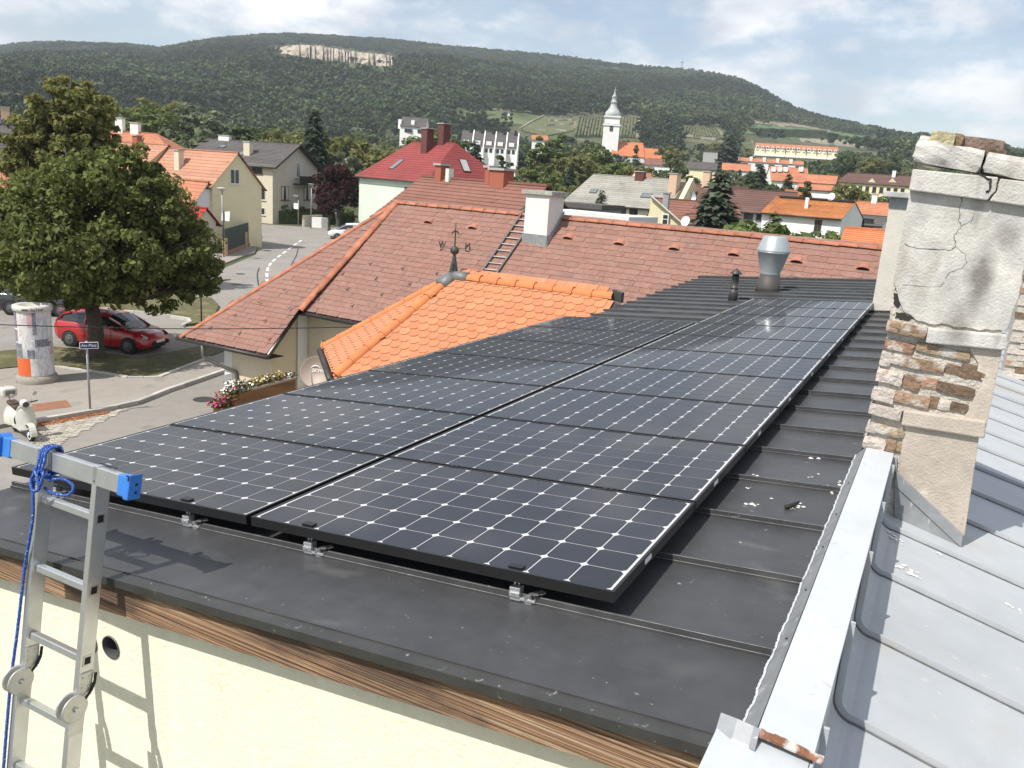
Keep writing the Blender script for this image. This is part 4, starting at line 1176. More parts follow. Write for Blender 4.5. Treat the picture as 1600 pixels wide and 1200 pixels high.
# standing seam sheets, one part each
seam_v = [V0] + [0.035 + SEAM * k for k in range(27)]
seam_v = [s for s in seam_v if s < V1 - .2] + [V1]
rng = random.Random(3)
for i in range(len(seam_v) - 1):
    a, b = seam_v[i], seam_v[i + 1]
    m = MB()
    nu = 10
    for j in range(nu):                    # slightly dished sheet so it does not read as a perfect plane
        k = 4
        for q in range(k):
            va = a + (b - a) * q / k; vb = a + (b - a) * (q + 1) / k
            le = ul(a + .01); u0 = le + (UR - le) * j / nu; u1 = le + (UR - le) * (j + 1) / nu
            dn = lambda u, v: ROOF_N + .004 * noise.noise(Vector((u * 1.7, v * 2.3 + i * 5, i))) * (1 if a + .01 < v < b - .01 else 0)
            m.add([rp(u0, va, dn(u0, va)), rp(u1, va, dn(u1, va)), rp(u1, vb, dn(u1, vb)), rp(u0, vb, dn(u0, vb))], [(0, 1, 2, 3)], 0, True)
    if i > 0:                              # the double-folded standing seam on its front edge
        nseg = 30
        le = ul(a + .01); pts = [le + (UR - .02 - le) * q / nseg for q in range(nseg + 1)]
        for q in range(nseg):
            j0 = .0015 * noise.noise(Vector((pts[q] * 4, i * 3.1, 0))); j1 = .0015 * noise.noise(Vector((pts[q + 1] * 4, i * 3.1, 0)))
            m.slab([rp(pts[q], a - .006 + j0, ROOF_N), rp(pts[q + 1], a - .006 + j1, ROOF_N), rp(pts[q + 1], a + .008 + j1, ROOF_N), rp(pts[q], a + .008 + j0, ROOF_N)], RN * .030)
            m.add([rp(pts[q], a - .0065 + j0, ROOF_N + .0305), rp(pts[q + 1], a - .0065 + j1, ROOF_N + .0305), rp(pts[q + 1], a - .003 + j1, ROOF_N + .0308), rp(pts[q], a - .003 + j0, ROOF_N + .0308)], [(0, 1, 2, 3)], 1)
            m.add([rp(pts[q], a - .0150 + j0, ROOF_N + .0105), rp(pts[q + 1], a - .0150 + j1, ROOF_N + .0105), rp(pts[q + 1], a - .0105 + j1, ROOF_N + .0108), rp(pts[q], a - .0105 + j0, ROOF_N + .0108)], [(0, 1, 2, 3)], 1)
            m.slab([rp(pts[q], a - .014 + j0, ROOF_N), rp(pts[q + 1], a - .014 + j1, ROOF_N), rp(pts[q + 1], a - .006 + j1, ROOF_N), rp(pts[q], a - .006 + j0, ROOF_N)], RN * .010)
    m.build('roof_sheet', [MT['dark_metal'], MT['pale_edge']], ext)
# far flashing and eave gutter
f = MB()
f.slab([rp(ul(V1), V1, ROOF_N - .05), rp(UR, V1, ROOF_N - .05), rp(UR, V1 + .25, ROOF_N - .05), rp(ul(V1), V1 + .25, ROOF_N - .05)], RN * .09)
f.build('rear_flashing', MT['dark_trim'], ext)

# ------------------------------------------------------------------ solar panels
PWID, PDEP, PITCH, PGAP = 1.70, 1.018, 1.036, 0.030
cell_me = None
CU, CV, CS, CH = .1655, .1650, .1600, .0150


def cell_poly(cx, cy, z):
    h = CS / 2
    return [(cx - h + CH, cy - h, z), (cx + h - CH, cy - h, z), (cx + h, cy - h + CH, z), (cx + h, cy + h - CH, z),
            (cx + h - CH, cy + h, z), (cx - h + CH, cy + h, z), (cx - h, cy + h - CH, z), (cx - h, cy - h + CH, z)]


m = MB(); m.slab(cell_poly(0, 0, 0), (0, 0, .0012)); cell_me = m.mesh('solar_cell', MT['cell'])
m = MB()
for (x0, x1, y0, y1) in ((-PWID, 0, 0, .012), (-PWID, 0, PDEP - .012, PDEP), (-PWID, -PWID + .012, .012, PDEP - .012), (-.012, 0, .012, PDEP - .012)):
    m.slab([(x0, y0, -.042), (x1, y0, -.042), (x1, y1, -.042), (x0, y1, -.042)], (0, 0, .042))
frame_me = m.mesh('panel_frame', MT['frame'])
m = MB(); m.slab([(-PWID + .0125, .0125, -.010), (-.0125, .0125, -.010), (-.0125, PDEP - .0125, -.010), (-PWID + .0125, PDEP - .0125, -.010)], (0, 0, .0065))
sheet_me = m.mesh('panel_backsheet', MT['backsheet'])
m = MB(); m.box((-.0, PDEP * .36, -.02), .003, .075, .020); sticker_me = m.mesh('frame_sticker', MT['sticker'])
m = MB()
for uu in (-.42, -1.28):
    m.box((uu, PDEP + .009, .0), .045, .026, .006); m.box((uu, PDEP + .009, .004), .010, .010, .004)
clip_me = m.mesh('mid_clamp', MT['frame'])
cells_me = None
ORD = ['front', 'second', 'third', 'fourth', 'fifth', 'sixth', 'seventh', 'eighth', 'ninth', 'tenth']
for col in (0, 1):
    nrow = 10 if col == 0 else 7
    for row in range(nrow):
        u0 = 0.0 if col == 0 else -PWID - PGAP
        side = 'column beside the parapet' if col == 0 else 'column away from the parapet'
        pl_ = f'{ORD[row]} row from the verge' if row else 'row nearest the verge'
        if row == nrow - 1:
            pl_ = 'last row at the far end'
        t = thing('solar_module', f'black framed solar panel, {side}, {pl_}', 'solar panel', mat=RM @ Matrix.Translation((u0, row * PITCH, 0)),
                  group='solar panels on the dark metal roof')
        inst('frame', frame_me, t, Matrix.Identity(4))
        sh = inst('backsheet', sheet_me, t, Matrix.Identity(4))
        inst('mid_clamp', clip_me, t, Matrix.Identity(4))
        if col == 0:
            inst('sticker', sticker_me, t, Matrix.Identity(4))
        x0 = -PWID + (PWID - 10 * CU) / 2 + CU / 2; y0 = (PDEP - 6 * CV) / 2 + CV / 2
        if row < 3:
            for i in range(10):
                for j in range(6):
                    inst('solar_cell', cell_me, t, Matrix.Translation((x0 + i * CU, y0 + j * CV, -.0035)))
        else:
            if cells_me is None:
                mm = MB()
                for i in range(10):
                    for j in range(6):
                        mm.slab(cell_poly(x0 + i * CU, y0 + j * CV, -.0035), (0, 0, .0012))
                cells_me = mm.mesh('solar_cells', MT['cell'])
            inst('solar_cells', cells_me, t, Matrix.Identity(4), 'stuff')

# ------------------------------------------------------------------ seam clamps that hold the front row
CLW = ['right one below the parapet side panel', 'left one below the parapet side panel',
       'between the ladder and the panel gap', 'half hidden behind the ladder']
for k, uu in enumerate((-.40, -1.40, -2.14, -3.12)):
    t = thing('seam_clamp', f'small aluminium seam clamp, {CLW[k]}', 'clamp', mat=RM @ Matrix.Translation((uu, .035, ROOF_N)), group='clamps along the front seam')
    m = MB(); m.box((0, 0, .030), .044, .036, .052); m.box((.052, .004, .014), .064, .046, .012); m.box((.0, -.021, .030), .044, .006, .018)
    m.build('clamp_block', MT['alu'], t, local=True, bevel=.0025)
    m = MB()
    q = [(.050, -.010, .020), (.055, -.012, .036), (.072, -.010, .043), (.092, .0, .044), (.104, .02, .045)]
    for i in range(len(q) - 1):
        m.bar(q[i], q[i + 1], .030, .004, (0, 0, 1))
    m.box((.054, -.012, .012), .028, .006, .040)
    m.build('spring_clip', MT['steel'], t, local=True)
    m = MB(); m.tube([(-.006, .002, .056), (-.006, .002, .090)], .005, 8); m.tube([(.010, .002, .056), (.010, .002, .090)], .005, 8); m.tube([(0, -.026, .032), (0, -.018, .032)], .006, 6)
    m.build('bolt', MT['steel'], t, local=True)
    m = MB(); m.box((0, -.004, .108), .052, .020, .036); m.box((0, .004, .133), .058, .032, .006)
    m.build('end_clamp', MT['frame'], t, local=True)

# plaster crumbs that fell on the dark roof, bird marks
m = MB()
rng = random.Random(11)
for (x, y, s) in ((1176, 789, .035), (1272, 716, .03), (1268, 746, .018), (1245, 788, .026), (1207, 779, .012), (1278, 741, .01), (1288, 761, .03), (1318, 757, .035), (1300, 770, .03),
                  (1177, 744, .022), (1168, 762, .016), (1310, 752, .016), (1240, 795, .015), (1155, 848, .008), (1252, 793, .022)):
    d = ray(x, y); k = ((RO - Vector((0, 0, CZ))).dot(RN) + ROOF_N) / np.dot(d, RN); p = Vector((d[0] * k, d[1] * k, d[2] * k + CZ))
    for j in range(4):
        q = p + RU * rng.uniform(-s, s) + RV * rng.uniform(-s, s)
        r = s * rng.uniform(.2, .55)
        vs = [q + RU * r * rng.uniform(.6, 1.2) * math.cos(a) + RV * r * rng.uniform(.6, 1.2) * math.sin(a) + RN * .002 for a in (0, 1.2, 2.4, 3.7, 5.1)]
        m.add(vs + [q + RN * r * .6], [(i, (i + 1) % 5, 5) for i in range(5)])
m.build('plaster_crumbs', mat('plaster_crumb', (.66, .65, .6), .95), None, 'stuff')
d = ray(1238, 793); k = ((RO - Vector((0, 0, CZ))).dot(RN) + ROOF_N) / np.dot(d, RN); p = Vector((d[0] * k, d[1] * k, d[2] * k + CZ))
o = MB().tube([p + RU * -.03 + RV * -.035 + RN * .008, p + RU * -.015 + RV * -.03 + RN * .012, p + RU * .02 + RV * .07 + RN * .010], [.012, .012, .005], 7).build('scrap_strip', MT['rubber'])
tag(recentre(o), 'small curled black strip lying on the dark roof among plaster crumbs', 'scrap')
# ================================================================== PARAPET AND LIGHT METAL ROOF OF THE NEIGHBOUR
ZCAP = CZ - 1.3765
XC0, XC1 = -.235, -.088                     # the cap's edges
XF = rp(.548, 0).x                          # foot of the upstand on the dark roof
MT['dirty_wall'] = mat('neighbour_plaster', (.62, .58, .50), .92, var=[(1.5, .12)], bump=(40, .3))
nb = thing('neighbour_building', 'neighbouring building with pale grey seamed metal roof and metal capped parapet', 'building', (2.5, 3.0, 0))
m = MB()
m.slab([(XC0 + .015, 2.13, 0), (XC1 - .012, 2.13, 0), (XC1 - .012, 19.0, 0), (XC0 + .015, 19.0, 0)], (0, 0, ZCAP - .012))
m.build('parapet_wall', MT['dirty_wall'], nb)
m = MB()
N = 44
ys = [2.16 + (5.075 - 2.16) * i / N for i in range(N + 1)]
wob = [.0035 * noise.noise(Vector((y * 1.6, 0, 3))) for y in ys]
for i in range(N):                          # cap with a small downturned edge on the right
    p = lambda x, j, z: (x, ys[j], z + wob[j])
    m.add([p(XC0, i, ZCAP), p(XC1, i, ZCAP - .004), p(XC1, i + 1, ZCAP - .004), p(XC0, i + 1, ZCAP)], [(0, 1, 2, 3)], 0, True)
    m.add([p(XC1, i, ZCAP - .004), p(XC1, i, ZCAP - .045), p(XC1, i + 1, ZCAP - .045), p(XC1, i + 1, ZCAP - .004)], [(0, 1, 2, 3)])
e0, e1 = atZ(1188, 1144, ZCAP), atZ(1287, 1187, ZCAP - .004)
m.add([(XC0, e0.y, ZCAP - .002), (XC1, e1.y, ZCAP - .006), (XC1, 2.16, ZCAP - .004 + wob[0]), (XC0, 2.16, ZCAP + wob[0])], [(0, 1, 2, 3)])
m.add([(XC1, e1.y, ZCAP - .006), (XC1, e1.y, ZCAP - .05), (XC1, 2.16, ZCAP - .045), (XC1, 2.16, ZCAP - .004)], [(0, 1, 2, 3)])
m.build('cap_sheet', MT['cap_metal'], nb)
m = MB()                                    # leaning upstand with a torn, wavy lower edge
rng = random.Random(5)
N = 120
ys = [2.06 + (5.09 - 2.06) * i / N for i in range(N + 1)]
wx = [XF - .002 + .006 * noise.noise(Vector((y * 9, 1, 0))) + .002 * rng.uniform(-1, 1) for y in ys]
for i in range(N):
    z0 = rp(.548, 0, ROOF_N).z
    a0, a1 = (wx[i], ys[i], z0 + .006), (wx[i + 1], ys[i + 1], z0 + .006)
    b0, b1 = (XC0 - .014, ys[i], ZCAP - .014), (XC0 - .014, ys[i + 1], ZCAP - .014)
    c0, c1 = (XC0 - .002, ys[i], ZCAP + .003), (XC0 - .002, ys[i + 1], ZCAP + .003)
    m.add([a0, b0, b1, a1], [(0, 1, 2, 3)], 0, True); m.add([b0, c0, c1, b1], [(0, 1, 2, 3)], 0, True)
    m.add([(a0[0] - .006, a0[1], a0[2] + .004), (a0[0] + .002, a0[1], a0[2] + .006), (a1[0] + .002, a1[1], a1[2] + .006), (a1[0] - .004, a1[1], a1[2] + .004)], [(0, 1, 2, 3)], 1)
m.build('upstand_flashing', [MT['zinc'], MT['cap_metal']], nb)
for y in (2.62, 3.02, 3.47, 3.9, 4.4):      # nail heads
    MB().lathe((XC0 - .022, y, ZCAP - .022), [(.004, 0), (.004, .003)], 8).build('nail', MT['black'], nb)
# front cap sheet, a step lower and wider
zf = ZCAP - .030
q = [atZ(1126, 1124, zf), atZ(1182, 1152, zf), atZ(1286, 1194, zf)]
xl = q[0].x; xr = XC1 + .003
m = MB()
m.slab([(xl, 1.35, zf - .02), (xr, 1.35, zf - .02), (xr, q[2].y + .10, zf - .02), (q[1].x + .02, q[1].y + .12, zf - .02), (q[1].x, q[1].y, zf - .02), (xl, q[0].y, zf - .02)], (0, 0, .02))
m.slab([(xl, 1.35, zf - .12), (xl + .004, 1.35, zf - .12), (xl + .004, q[0].y, zf - .12), (xl, q[0].y, zf - .12)], (0, 0, .099))
m.build('cap_sheet', MT['cap_metal'], nb, bevel=.004)
m = MB()
m.slab([(xl, 1.38, 0), (xr - .02, 1.38, 0), (xr - .02, 1.86, 0), (xl, 1.86, 0)], (0, 0, zf - .02))
m.build('corner_pier', MT['dirty_wall'], nb)
# folded, crumpled joint between the two caps
pts = [atZ(1124, 1120, zf + .02), atZ(1150, 1130, zf + .03), atZ(1176, 1142, zf + .03), atZ(1186, 1146, zf + .035)]
m = MB()
for i in range(3):
    a, b = pts[i], pts[i + 1]
    m.slab([a + Vector((0, .012, 0)), b + Vector((0, .012, 0)), b + Vector((0, -.035, -.03)), a + Vector((0, -.035, -.03))], (0, .004, .004))
m.build('folded_lead', MT['zinc'], nb)
m = MB()
p0, p1 = atZ(1188, 1144, ZCAP), atZ(1287, 1187, ZCAP)
n = 14
for i in range(n):
    a = p0.lerp(p1, i / n); b = p0.lerp(p1, (i + 1) / n)
    h = .006 + .003 * rng.uniform(-1, 1)
    m.slab([a + Vector((0, -.010, -.010)), b + Vector((0, -.010, -.010)), b + Vector((0, .004, .002)), a + Vector((0, .004, .002))], (0, 0, h))
m.build('rusted_joint', MT['rust'], nb)
# light roof: each tray runs from the parapet upturn down to the right
SL = -.235
Z0 = ZCAP - .395                            # height of the trays at X = 0


def prof(lift=0.0):
    P = [(XC1 - .008, ZCAP - .020)]
    cx = XC1 - .008 + .085
    zb = Z0 + SL * cx
    for k in range(7):
        a = math.pi - (math.pi / 2) * k / 6
        P.append((cx + .085 * math.cos(a), zb + .085 - .085 * math.sin(a)))
    P = [p for p in P]
    for x in (.25, .7, 1.4, 2.4, 3.6, 5.0, 6.6):
        P.append((x, Z0 + SL * x))
    if lift:
        R_ = []
        for i, p in enumerate(P):
            a = P[max(i - 1, 0)]; b = P[min(i + 1, len(P) - 1)]
            t = Vector((b[0] - a[0], b[1] - a[1])).normalized()
            R_.append((p[0] - t.y * lift, p[1] + t.x * lift))
        return R_
    return P


PR = prof(); PT = prof(.028)
YE = 19.0
ymarks = [.175 + .673 * k for k in range(40) if .175 + .673 * k < YE]
m_edge = ymarks + [YE]
for i in range(len(m_edge) - 1):
    y0, y1 = m_edge[i], m_edge[i + 1]
    m = MB(); ny = 4
    for j in range(len(PR) - 1):
        for q_ in range(ny):
            ya = y0 + (y1 - y0) * q_ / ny; yb = y0 + (y1 - y0) * (q_ + 1) / ny
            dz = lambda k, y: .005 * noise.noise(Vector((PR[k][0] * 1.3, y * 1.9, i * 2.2))) * (1 if y0 < y < y1 else 0)
            m.add([(PR[j][0], ya, PR[j][1] + dz(j, ya)), (PR[j + 1][0], ya, PR[j + 1][1] + dz(j + 1, ya)), (PR[j + 1][0], yb, PR[j + 1][1] + dz(j + 1, yb)), (PR[j][0], yb, PR[j][1] + dz(j, yb))], [(0, 1, 2, 3)], 0, True)
    wv = [.006 * noise.noise(Vector((p[0] * 3, i * 1.7, 9))) for p in PR]
    for j in range(len(PR) - 1):            # the standing seam on its near edge
        a0, a1, t0, t1 = PR[j], PR[j + 1], PT[j], PT[j + 1]
        for (d0, d1) in ((-.006, .006),):
            vs = [(a0[0], y0 + d0 + wv[j], a0[1]), (a1[0], y0 + d0 + wv[j + 1], a1[1]), (a1[0], y0 + d1 + wv[j + 1], a1[1]), (a0[0], y0 + d1 + wv[j], a0[1]),
                  (t0[0], y0 + d0 + wv[j], t0[1]), (t1[0], y0 + d0 + wv[j + 1], t1[1]), (t1[0], y0 + d1 + wv[j + 1], t1[1]), (t0[0], y0 + d1 + wv[j], t0[1])]
            m.add(vs, [(4, 5, 6, 7), (0, 1, 5, 4), (3, 7, 6, 2), (0, 4, 7, 3), (1, 2, 6, 5)])
            nz = ((t0[0] - a0[0]) * .15, (t0[1] - a0[1]) * .15)
            m.add([(a0[0] + nz[0], y0 - .018 + wv[j], a0[1] + nz[1]), (a1[0] + nz[0], y0 - .018 + wv[j + 1], a1[1] + nz[1]), (a1[0] + nz[0], y0 - .006 + wv[j + 1], a1[1] + nz[1]), (a0[0] + nz[0], y0 - .006 + wv[j], a0[1] + nz[1])], [(0, 1, 2, 3)], 1)
    m.build('roof_sheet', [MT['light_metal'], MT['seam_strip']], nb)
# building body under the light roof
m = MB()
m.slab([(XC1 - .01, .175, 0), (6.3, .175, 0), (6.3, YE, 0), (XC1 - .01, YE, 0)], (0, 0, Z0 + SL * 6.6 - .05))
m.build('wall', MT['dirty_wall'], nb)
# far wall flashing where the light roof ends
yfw = 17.2
m = MB()
m.slab([(-.09, yfw, Z0 - .02), (6.6, yfw, Z0 + SL * 6.6 - .02), (6.6, yfw, Z0 + SL * 6.6 + .38), (-.09, yfw, Z0 + .38)], (0, .12, 0))
m.build('end_upstand', MT['zinc'], nb)
# flakes of plaster on the light roof
m = MB(); rng = random.Random(21)


def onlight(x, y):
    d = ray(x, y)
    k = (Z0 - CZ) / (d[2] - SL * d[0]); return Vector((d[0] * k, d[1] * k, d[2] * k + CZ))


for (x, y, s, n) in ((1400, 846, .035, 7), (1412, 888, .05, 9), (1425, 895, .06, 12), (1395, 838, .05, 8), (1590, 955, .04, 5), (1580, 948, .02, 2), (1470, 868, .02, 3)):
    for j in range(n):
        p = onlight(x, y) + Vector((rng.uniform(-s, s), rng.uniform(-s, s), 0)); p.z = Z0 + SL * p.x + .005
        r = rng.uniform(.005, .014)
        vs = [p + Vector((r * rng.uniform(.7, 1.3) * math.cos(a), r * rng.uniform(.7, 1.3) * math.sin(a), SL * r * math.cos(a))) for a in (0, 1.2, 2.4, 3.7, 5.1)]
        m.add(vs + [p + Vector((0, 0, r * .4))], [(i, (i + 1) % 5, 5) for i in range(5)])
m.build('plaster_flakes', mat('plaster_flake', (.74, .72, .68), .95), None, 'stuff')

# ================================================================== OLD CHIMNEY
MT['old_plaster'] = mat('old_chimney_plaster', (.52, .50, .465), .95, var=[(2.2, .16), (9, .14), (34, .08)],
                        specks=[(2.6, .56, .12, (.40, .36, .31), (1.6, 1, .7)), (1.8, .60, .10, (.24, .22, .20), (2.0, 1, .55)), (30, .66, .05, (.58, .565, .53))], bump=(85, .35),
                        stains=[((.115, -.30, 1.55), (.09, .2, .26), (.17, .155, .14), .85), ((.06, -.30, 1.30), (.10, .2, .16), (.22, .20, .18), .7), ((-.17, -.30, 2.13), (.10, .2, .06), (.16, .15, .14), .8), ((.20, -.30, 1.78), (.10, .2, .10), (.24, .22, .20), .6)])
MT['pink_plaster'] = mat('lower_chimney_plaster', (.46, .40, .335), .95, var=[(3, .14), (14, .10)], specks=[(5, .60, .08, (.60, .54, .45)), (24, .67, .05, (.36, .31, .26))], bump=(85, .35))
MT['mortar'] = mat('old_mortar', (.50, .46, .40), .97, var=[(12, .22), (50, .15)], bump=(60, .8))
MT['brick'] = mat('old_brick', (.31, .18, .12), .93, orand=.25, hue=(.33, .255, .165), var=[(8, .22), (40, .16)],
                  specks=[(9, .50, .10, (.50, .46, .41)), (16, .64, .06, (.13, .095, .075))], bump=(50, .7))
MT['top_brick'] = mat('weathered_top_brick', (.20, .145, .115), .95, var=[(8, .25), (40, .2)], specks=[(10, .6, .08, (.36, .34, .31))], bump=(50, .8))
MT['dark_brick'] = mat('sooty_brick', (.17, .115, .075), .93, orand=.25, var=[(9, .3), (40, .2)], specks=[(12, .63, .08, (.40, .36, .30))], bump=(50, .7))
MT['pale_brick'] = mat('limewashed_brick', (.52, .46, .41), .93, orand=.12, var=[(8, .18), (40, .12)], specks=[(10, .62, .07, (.36, .22, .15))], bump=(50, .7))
MT['crack'] = mat('crack_shadow', (.035, .032, .03), .95)
MT['lichen'] = mat('lichen_stone', (.40, .36, .22), .95, var=[(20, .3)], specks=[(14, .6, .06, (.5, .48, .44))], bump=(50, .8))
CY = 5.10
ch = thing('chimney', 'large crumbling plastered chimney with exposed bricks and broken top at the right', 'chimney', (.05, CY + .3, CZ - 1.9))
cz_ = lambda z: CZ + z
m = MB()                                    # core
m.slab([(-.235, CY + .012, cz_(-1.75)), (.315, CY + .012, cz_(-1.95)), (.315, CY + .58, cz_(-1.95)), (-.235, CY + .58, cz_(-1.75))], (0, 0, 1.85 + .12))
m.build('core', MT['mortar'], ch)


def front(pts, y, t, name, material, bev=0.0):
    """flat-faced piece whose outline is given by points of the photograph at the chimney's front"""
    P = [atY(x_, y_, y) for x_, y_ in pts]
    m_ = MB(); m_.slab(P, (0, t, 0))
    return m_.build(name, material, ch, bevel=bev)


def ragged(pts, amp, seed, step=9):
    rg = random.Random(seed); o_ = []
    for i in range(len(pts)):
        a, b = Vector((*pts[i][:2], 0)), Vector((*pts[(i + 1) % len(pts)][:2], 0))
        rough = len(pts[i]) > 2
        n_ = max(1, int((b - a).length / step)) if rough else 1
        for k in range(n_):
            p_ = a.lerp(b, k / n_)
            if rough and k:
                nrm = Vector((-(b - a).y, (b - a).x, 0)).normalized(); p_ = p_ + nrm * rg.uniform(-amp, amp)
            o_.append((p_.x, p_.y))
    return o_


# upper shaft plaster, chipped on its left edge and along the bottom
front(ragged([(1422, 297), (1614, 322), (1604, 405, 1), (1590, 470, 1), (1571, 518, 1), (1500, 512, 1), (1432, 501, 1), (1412, 487, 1), (1400, 452, 1), (1398, 425)], 2.2, 1), CY, .04, 'plaster', MT['old_plaster'], .003)
front([(1416, 440), (1440, 494), (1430, 503), (1390, 498), (1397, 432)], CY + .014, .03, 'mortar_patch', MT['mortar'])
for sd, q_ in enumerate((((1399, 434), (1408, 440), (1406, 450), (1398, 452)), ((1397, 457), (1405, 461), (1409, 474), (1402, 482), (1396, 474)), ((1400, 487), (1414, 490), (1428, 498), (1420, 502), (1398, 497)))):
    front(ragged([(*p_, 1) for p_ in q_], 1.5, sd + 60, 4), CY + .010, .02, 'broken_edge', MT['crack'])
# upper ledge: plaster on the right, bare bricks on the left
front(ragged([(1450, 513), (1574, 524), (1576, 538, 1), (1572, 548), (1446, 536)], 1.2, 2), CY - .035, .09, 'ledge', MT['old_plaster'], .008)
# plaster strip right of the bare bricks
front(ragged([(1512, 538), (1566, 546), (1541, 668), (1504, 660, 1), (1519, 630, 1), (1535, 596, 1), (1524, 560, 1)], 3, 3), CY, .04, 'plaster', MT['pink_plaster'], .003)
# lower ledge and the plaster under it
front(ragged([(1412, 641), (1541, 659), (1539, 686), (1408, 665)], 1, 4), CY - .03, .09, 'ledge', MT['pink_plaster'], .010)
front(ragged([(1413, 664), (1530, 682), (1507, 838), (1404, 742), (1408, 700, 1)], 2.4, 5), CY, .04, 'plaster', MT['pink_plaster'], .003)
# cornice: two bands, a wide crack between their left and right halves
front(ragged([(1426, 264), (1560, 277, 1), (1556, 298, 1), (1543, 313), (1420, 297)], 1.2, 6), CY - .045, .10, 'cornice', MT['old_plaster'], .006)
front(ragged([(1563, 279), (1640, 288), (1638, 328), (1546, 314, 1), (1558, 299, 1)], 1.2, 7), CY - .042, .10, 'cornice', MT['old_plaster'], .006)


def block(cx, cz2, w_, h_, d_, seed, material, name, y, tilt=0.0, parent=None):
    """rough block: subdivided box pushed about by noise"""
    bm = bmesh.new(); bmesh.ops.create_cube(bm, size=1.0)
    bmesh.ops.subdivide_edges(bm, edges=bm.edges[:], cuts=3, use_grid_fill=True)
    for v in bm.verts:
        p_ = Vector((v.co.x * w_, v.co.y * d_, v.co.z * h_))
        c_ = sum(1 for a_ in v.co if abs(a_) > .49)
        if c_ >= 2:
            p_ *= .93 if c_ == 3 else .97
        nz = noise.noise_vector(p_ * 22 + Vector((seed * 3.1, seed, 0))) * min(w_, h_) * .10
        v.co = p_ + nz
    me = bpy.data.meshes.new(name); bm.to_mesh(me); bm.free(); me.materials.append(material)
    me.transform(Matrix.Rotation(tilt, 4, 'Y')); me.transform(Matrix.Translation((cx, y, cz2)))
    par = parent or ch
    me.transform(WM[par.name].inverted())
    o_ = bpy.data.objects.new(name, me); C.objects.link(o_); o_.parent = par; WM[o_.name] = WM[par.name]
    return o_


def span(x0, y0, x1, y1, y=CY):
    """centre, width, height at depth y of the box seen between two corners of the photograph"""
    a, b = atY(x0, y0, y), atY(x1, y1, y)
    return (a.x + b.x) / 2, (a.z + b.z) / 2, abs(b.x - a.x), abs(a.z - b.z)


# crown course: rough plaster lumps, then loose bricks and a lichen covered stone on top
for sd, (x0, y0, x1, y1, dy) in enumerate(((1431, 224, 1535, 264, -.05), (1538, 243, 1650, 284, -.045))):
    cx, c2, w_, h_ = span(x0, y0, x1, y1)
    block(cx, c2, w_, h_, .30, sd + 1, MT['old_plaster'], 'crown_block', CY + dy + .15, R(7))
for sd, (x0, y0, x1, y1, mt_, dy) in enumerate(((1455, 206, 1490, 229, 'lichen', 0), (1488, 209, 1503, 228, 'dark_brick', .02), (1502, 214, 1568, 236, 'top_brick', .06), (1540, 232, 1570, 246, 'dark_brick', 0), (1436, 213, 1462, 232, 'old_plaster', .03))):
    cx, c2, w_, h_ = span(x0, y0, x1, y1)
    block(cx, c2, w_, h_ * 1.1, .16, sd + 20, MT[mt_], 'loose_stone' if mt_ in ('lichen', 'old_plaster') else 'brick', CY + .06 + dy, R(6))
# bare bricks: (left, top, right, bottom, kind, how far proud)
BR = [(1386, 501, 1447, 527, 'brick', -.030), (1383, 530, 1428, 553, 'brick', .004), (1430, 536, 1516, 563, 'brick', .002),
      (1377, 550, 1390, 574, 'pale_brick', .0), (1390, 553, 1476, 583, 'brick', .000), (1478, 568, 1501, 588, 'dark_brick', .012), (1503, 566, 1538, 597, 'dark_brick', .006),
      (1371, 575, 1409, 604, 'pale_brick', -.006), (1411, 580, 1437, 613, 'brick', .008), (1439, 588, 1463, 611, 'brick', .010), (1464, 596, 1522, 622, 'dark_brick', .002),
      (1364, 606, 1396, 631, 'pale_brick', -.010), (1397, 611, 1452, 639, 'brick', .000), (1453, 617, 1465, 641, 'dark_brick', .010), (1486, 627, 1511, 647, 'dark_brick', .006), (1467, 625, 1484, 644, 'mortar', .008),
      (1359, 630, 1408, 656, 'pale_brick', -.022), (1355, 660, 1368, 678, 'pale_brick', .0), (1368, 662, 1413, 685, 'brick', -.004),
      (1350, 681, 1382, 708, 'pale_brick', -.006), (1384, 684, 1398, 708, 'brick', .0), (1400, 690, 1414, 710, 'brick', .006)]
for i, (x0, y0, x1, y1, kd, dy) in enumerate(BR):
    cx, c2, w_, h_ = span(x0, y0, x1, y1)
    block(cx, c2, w_ * 1.0, h_ * .93, .10, i + 40, MT[kd], 'brick', CY + .044 + dy, R(5 if x1 - x0 > 20 else 3))
# cracks that run down the plaster
for sd, line in enumerate((((1533, 262), (1530, 272), (1548, 281), (1546, 296), (1540, 302)), ((1505, 303), (1501, 320), (1498, 345), (1502, 353), (1490, 368), (1494, 385), (1486, 391), (1462, 390), (1425, 386), (1411, 380)),
                           ((1494, 385), (1508, 398), (1511, 410), (1504, 418), (1486, 424), (1476, 438)), ((1502, 353), (1518, 345), (1524, 330)), ((1411, 446), (1470, 449), (1476, 438)))):
    rg = random.Random(sd + 3); P = []
    for a, b in zip(line, line[1:]):
        for k in range(5):
            P.append((a[0] + (b[0] - a[0]) * k / 5 + rg.uniform(-1.3, 1.3), a[1] + (b[1] - a[1]) * k / 5 + rg.uniform(-1.3, 1.3)))
    yc = CY - .047 if sd == 0 else CY - .001
    w_ = .0050 if sd == 0 else (.0017 if sd == 1 else .0009)
    w_ = [w_ * rg.uniform(.45, 1.25) for _ in P]
    m = MB(); m.tube([atY(x_, y_, yc) for x_, y_ in P], w_, 5); m.build('crack', MT['crack'], ch)
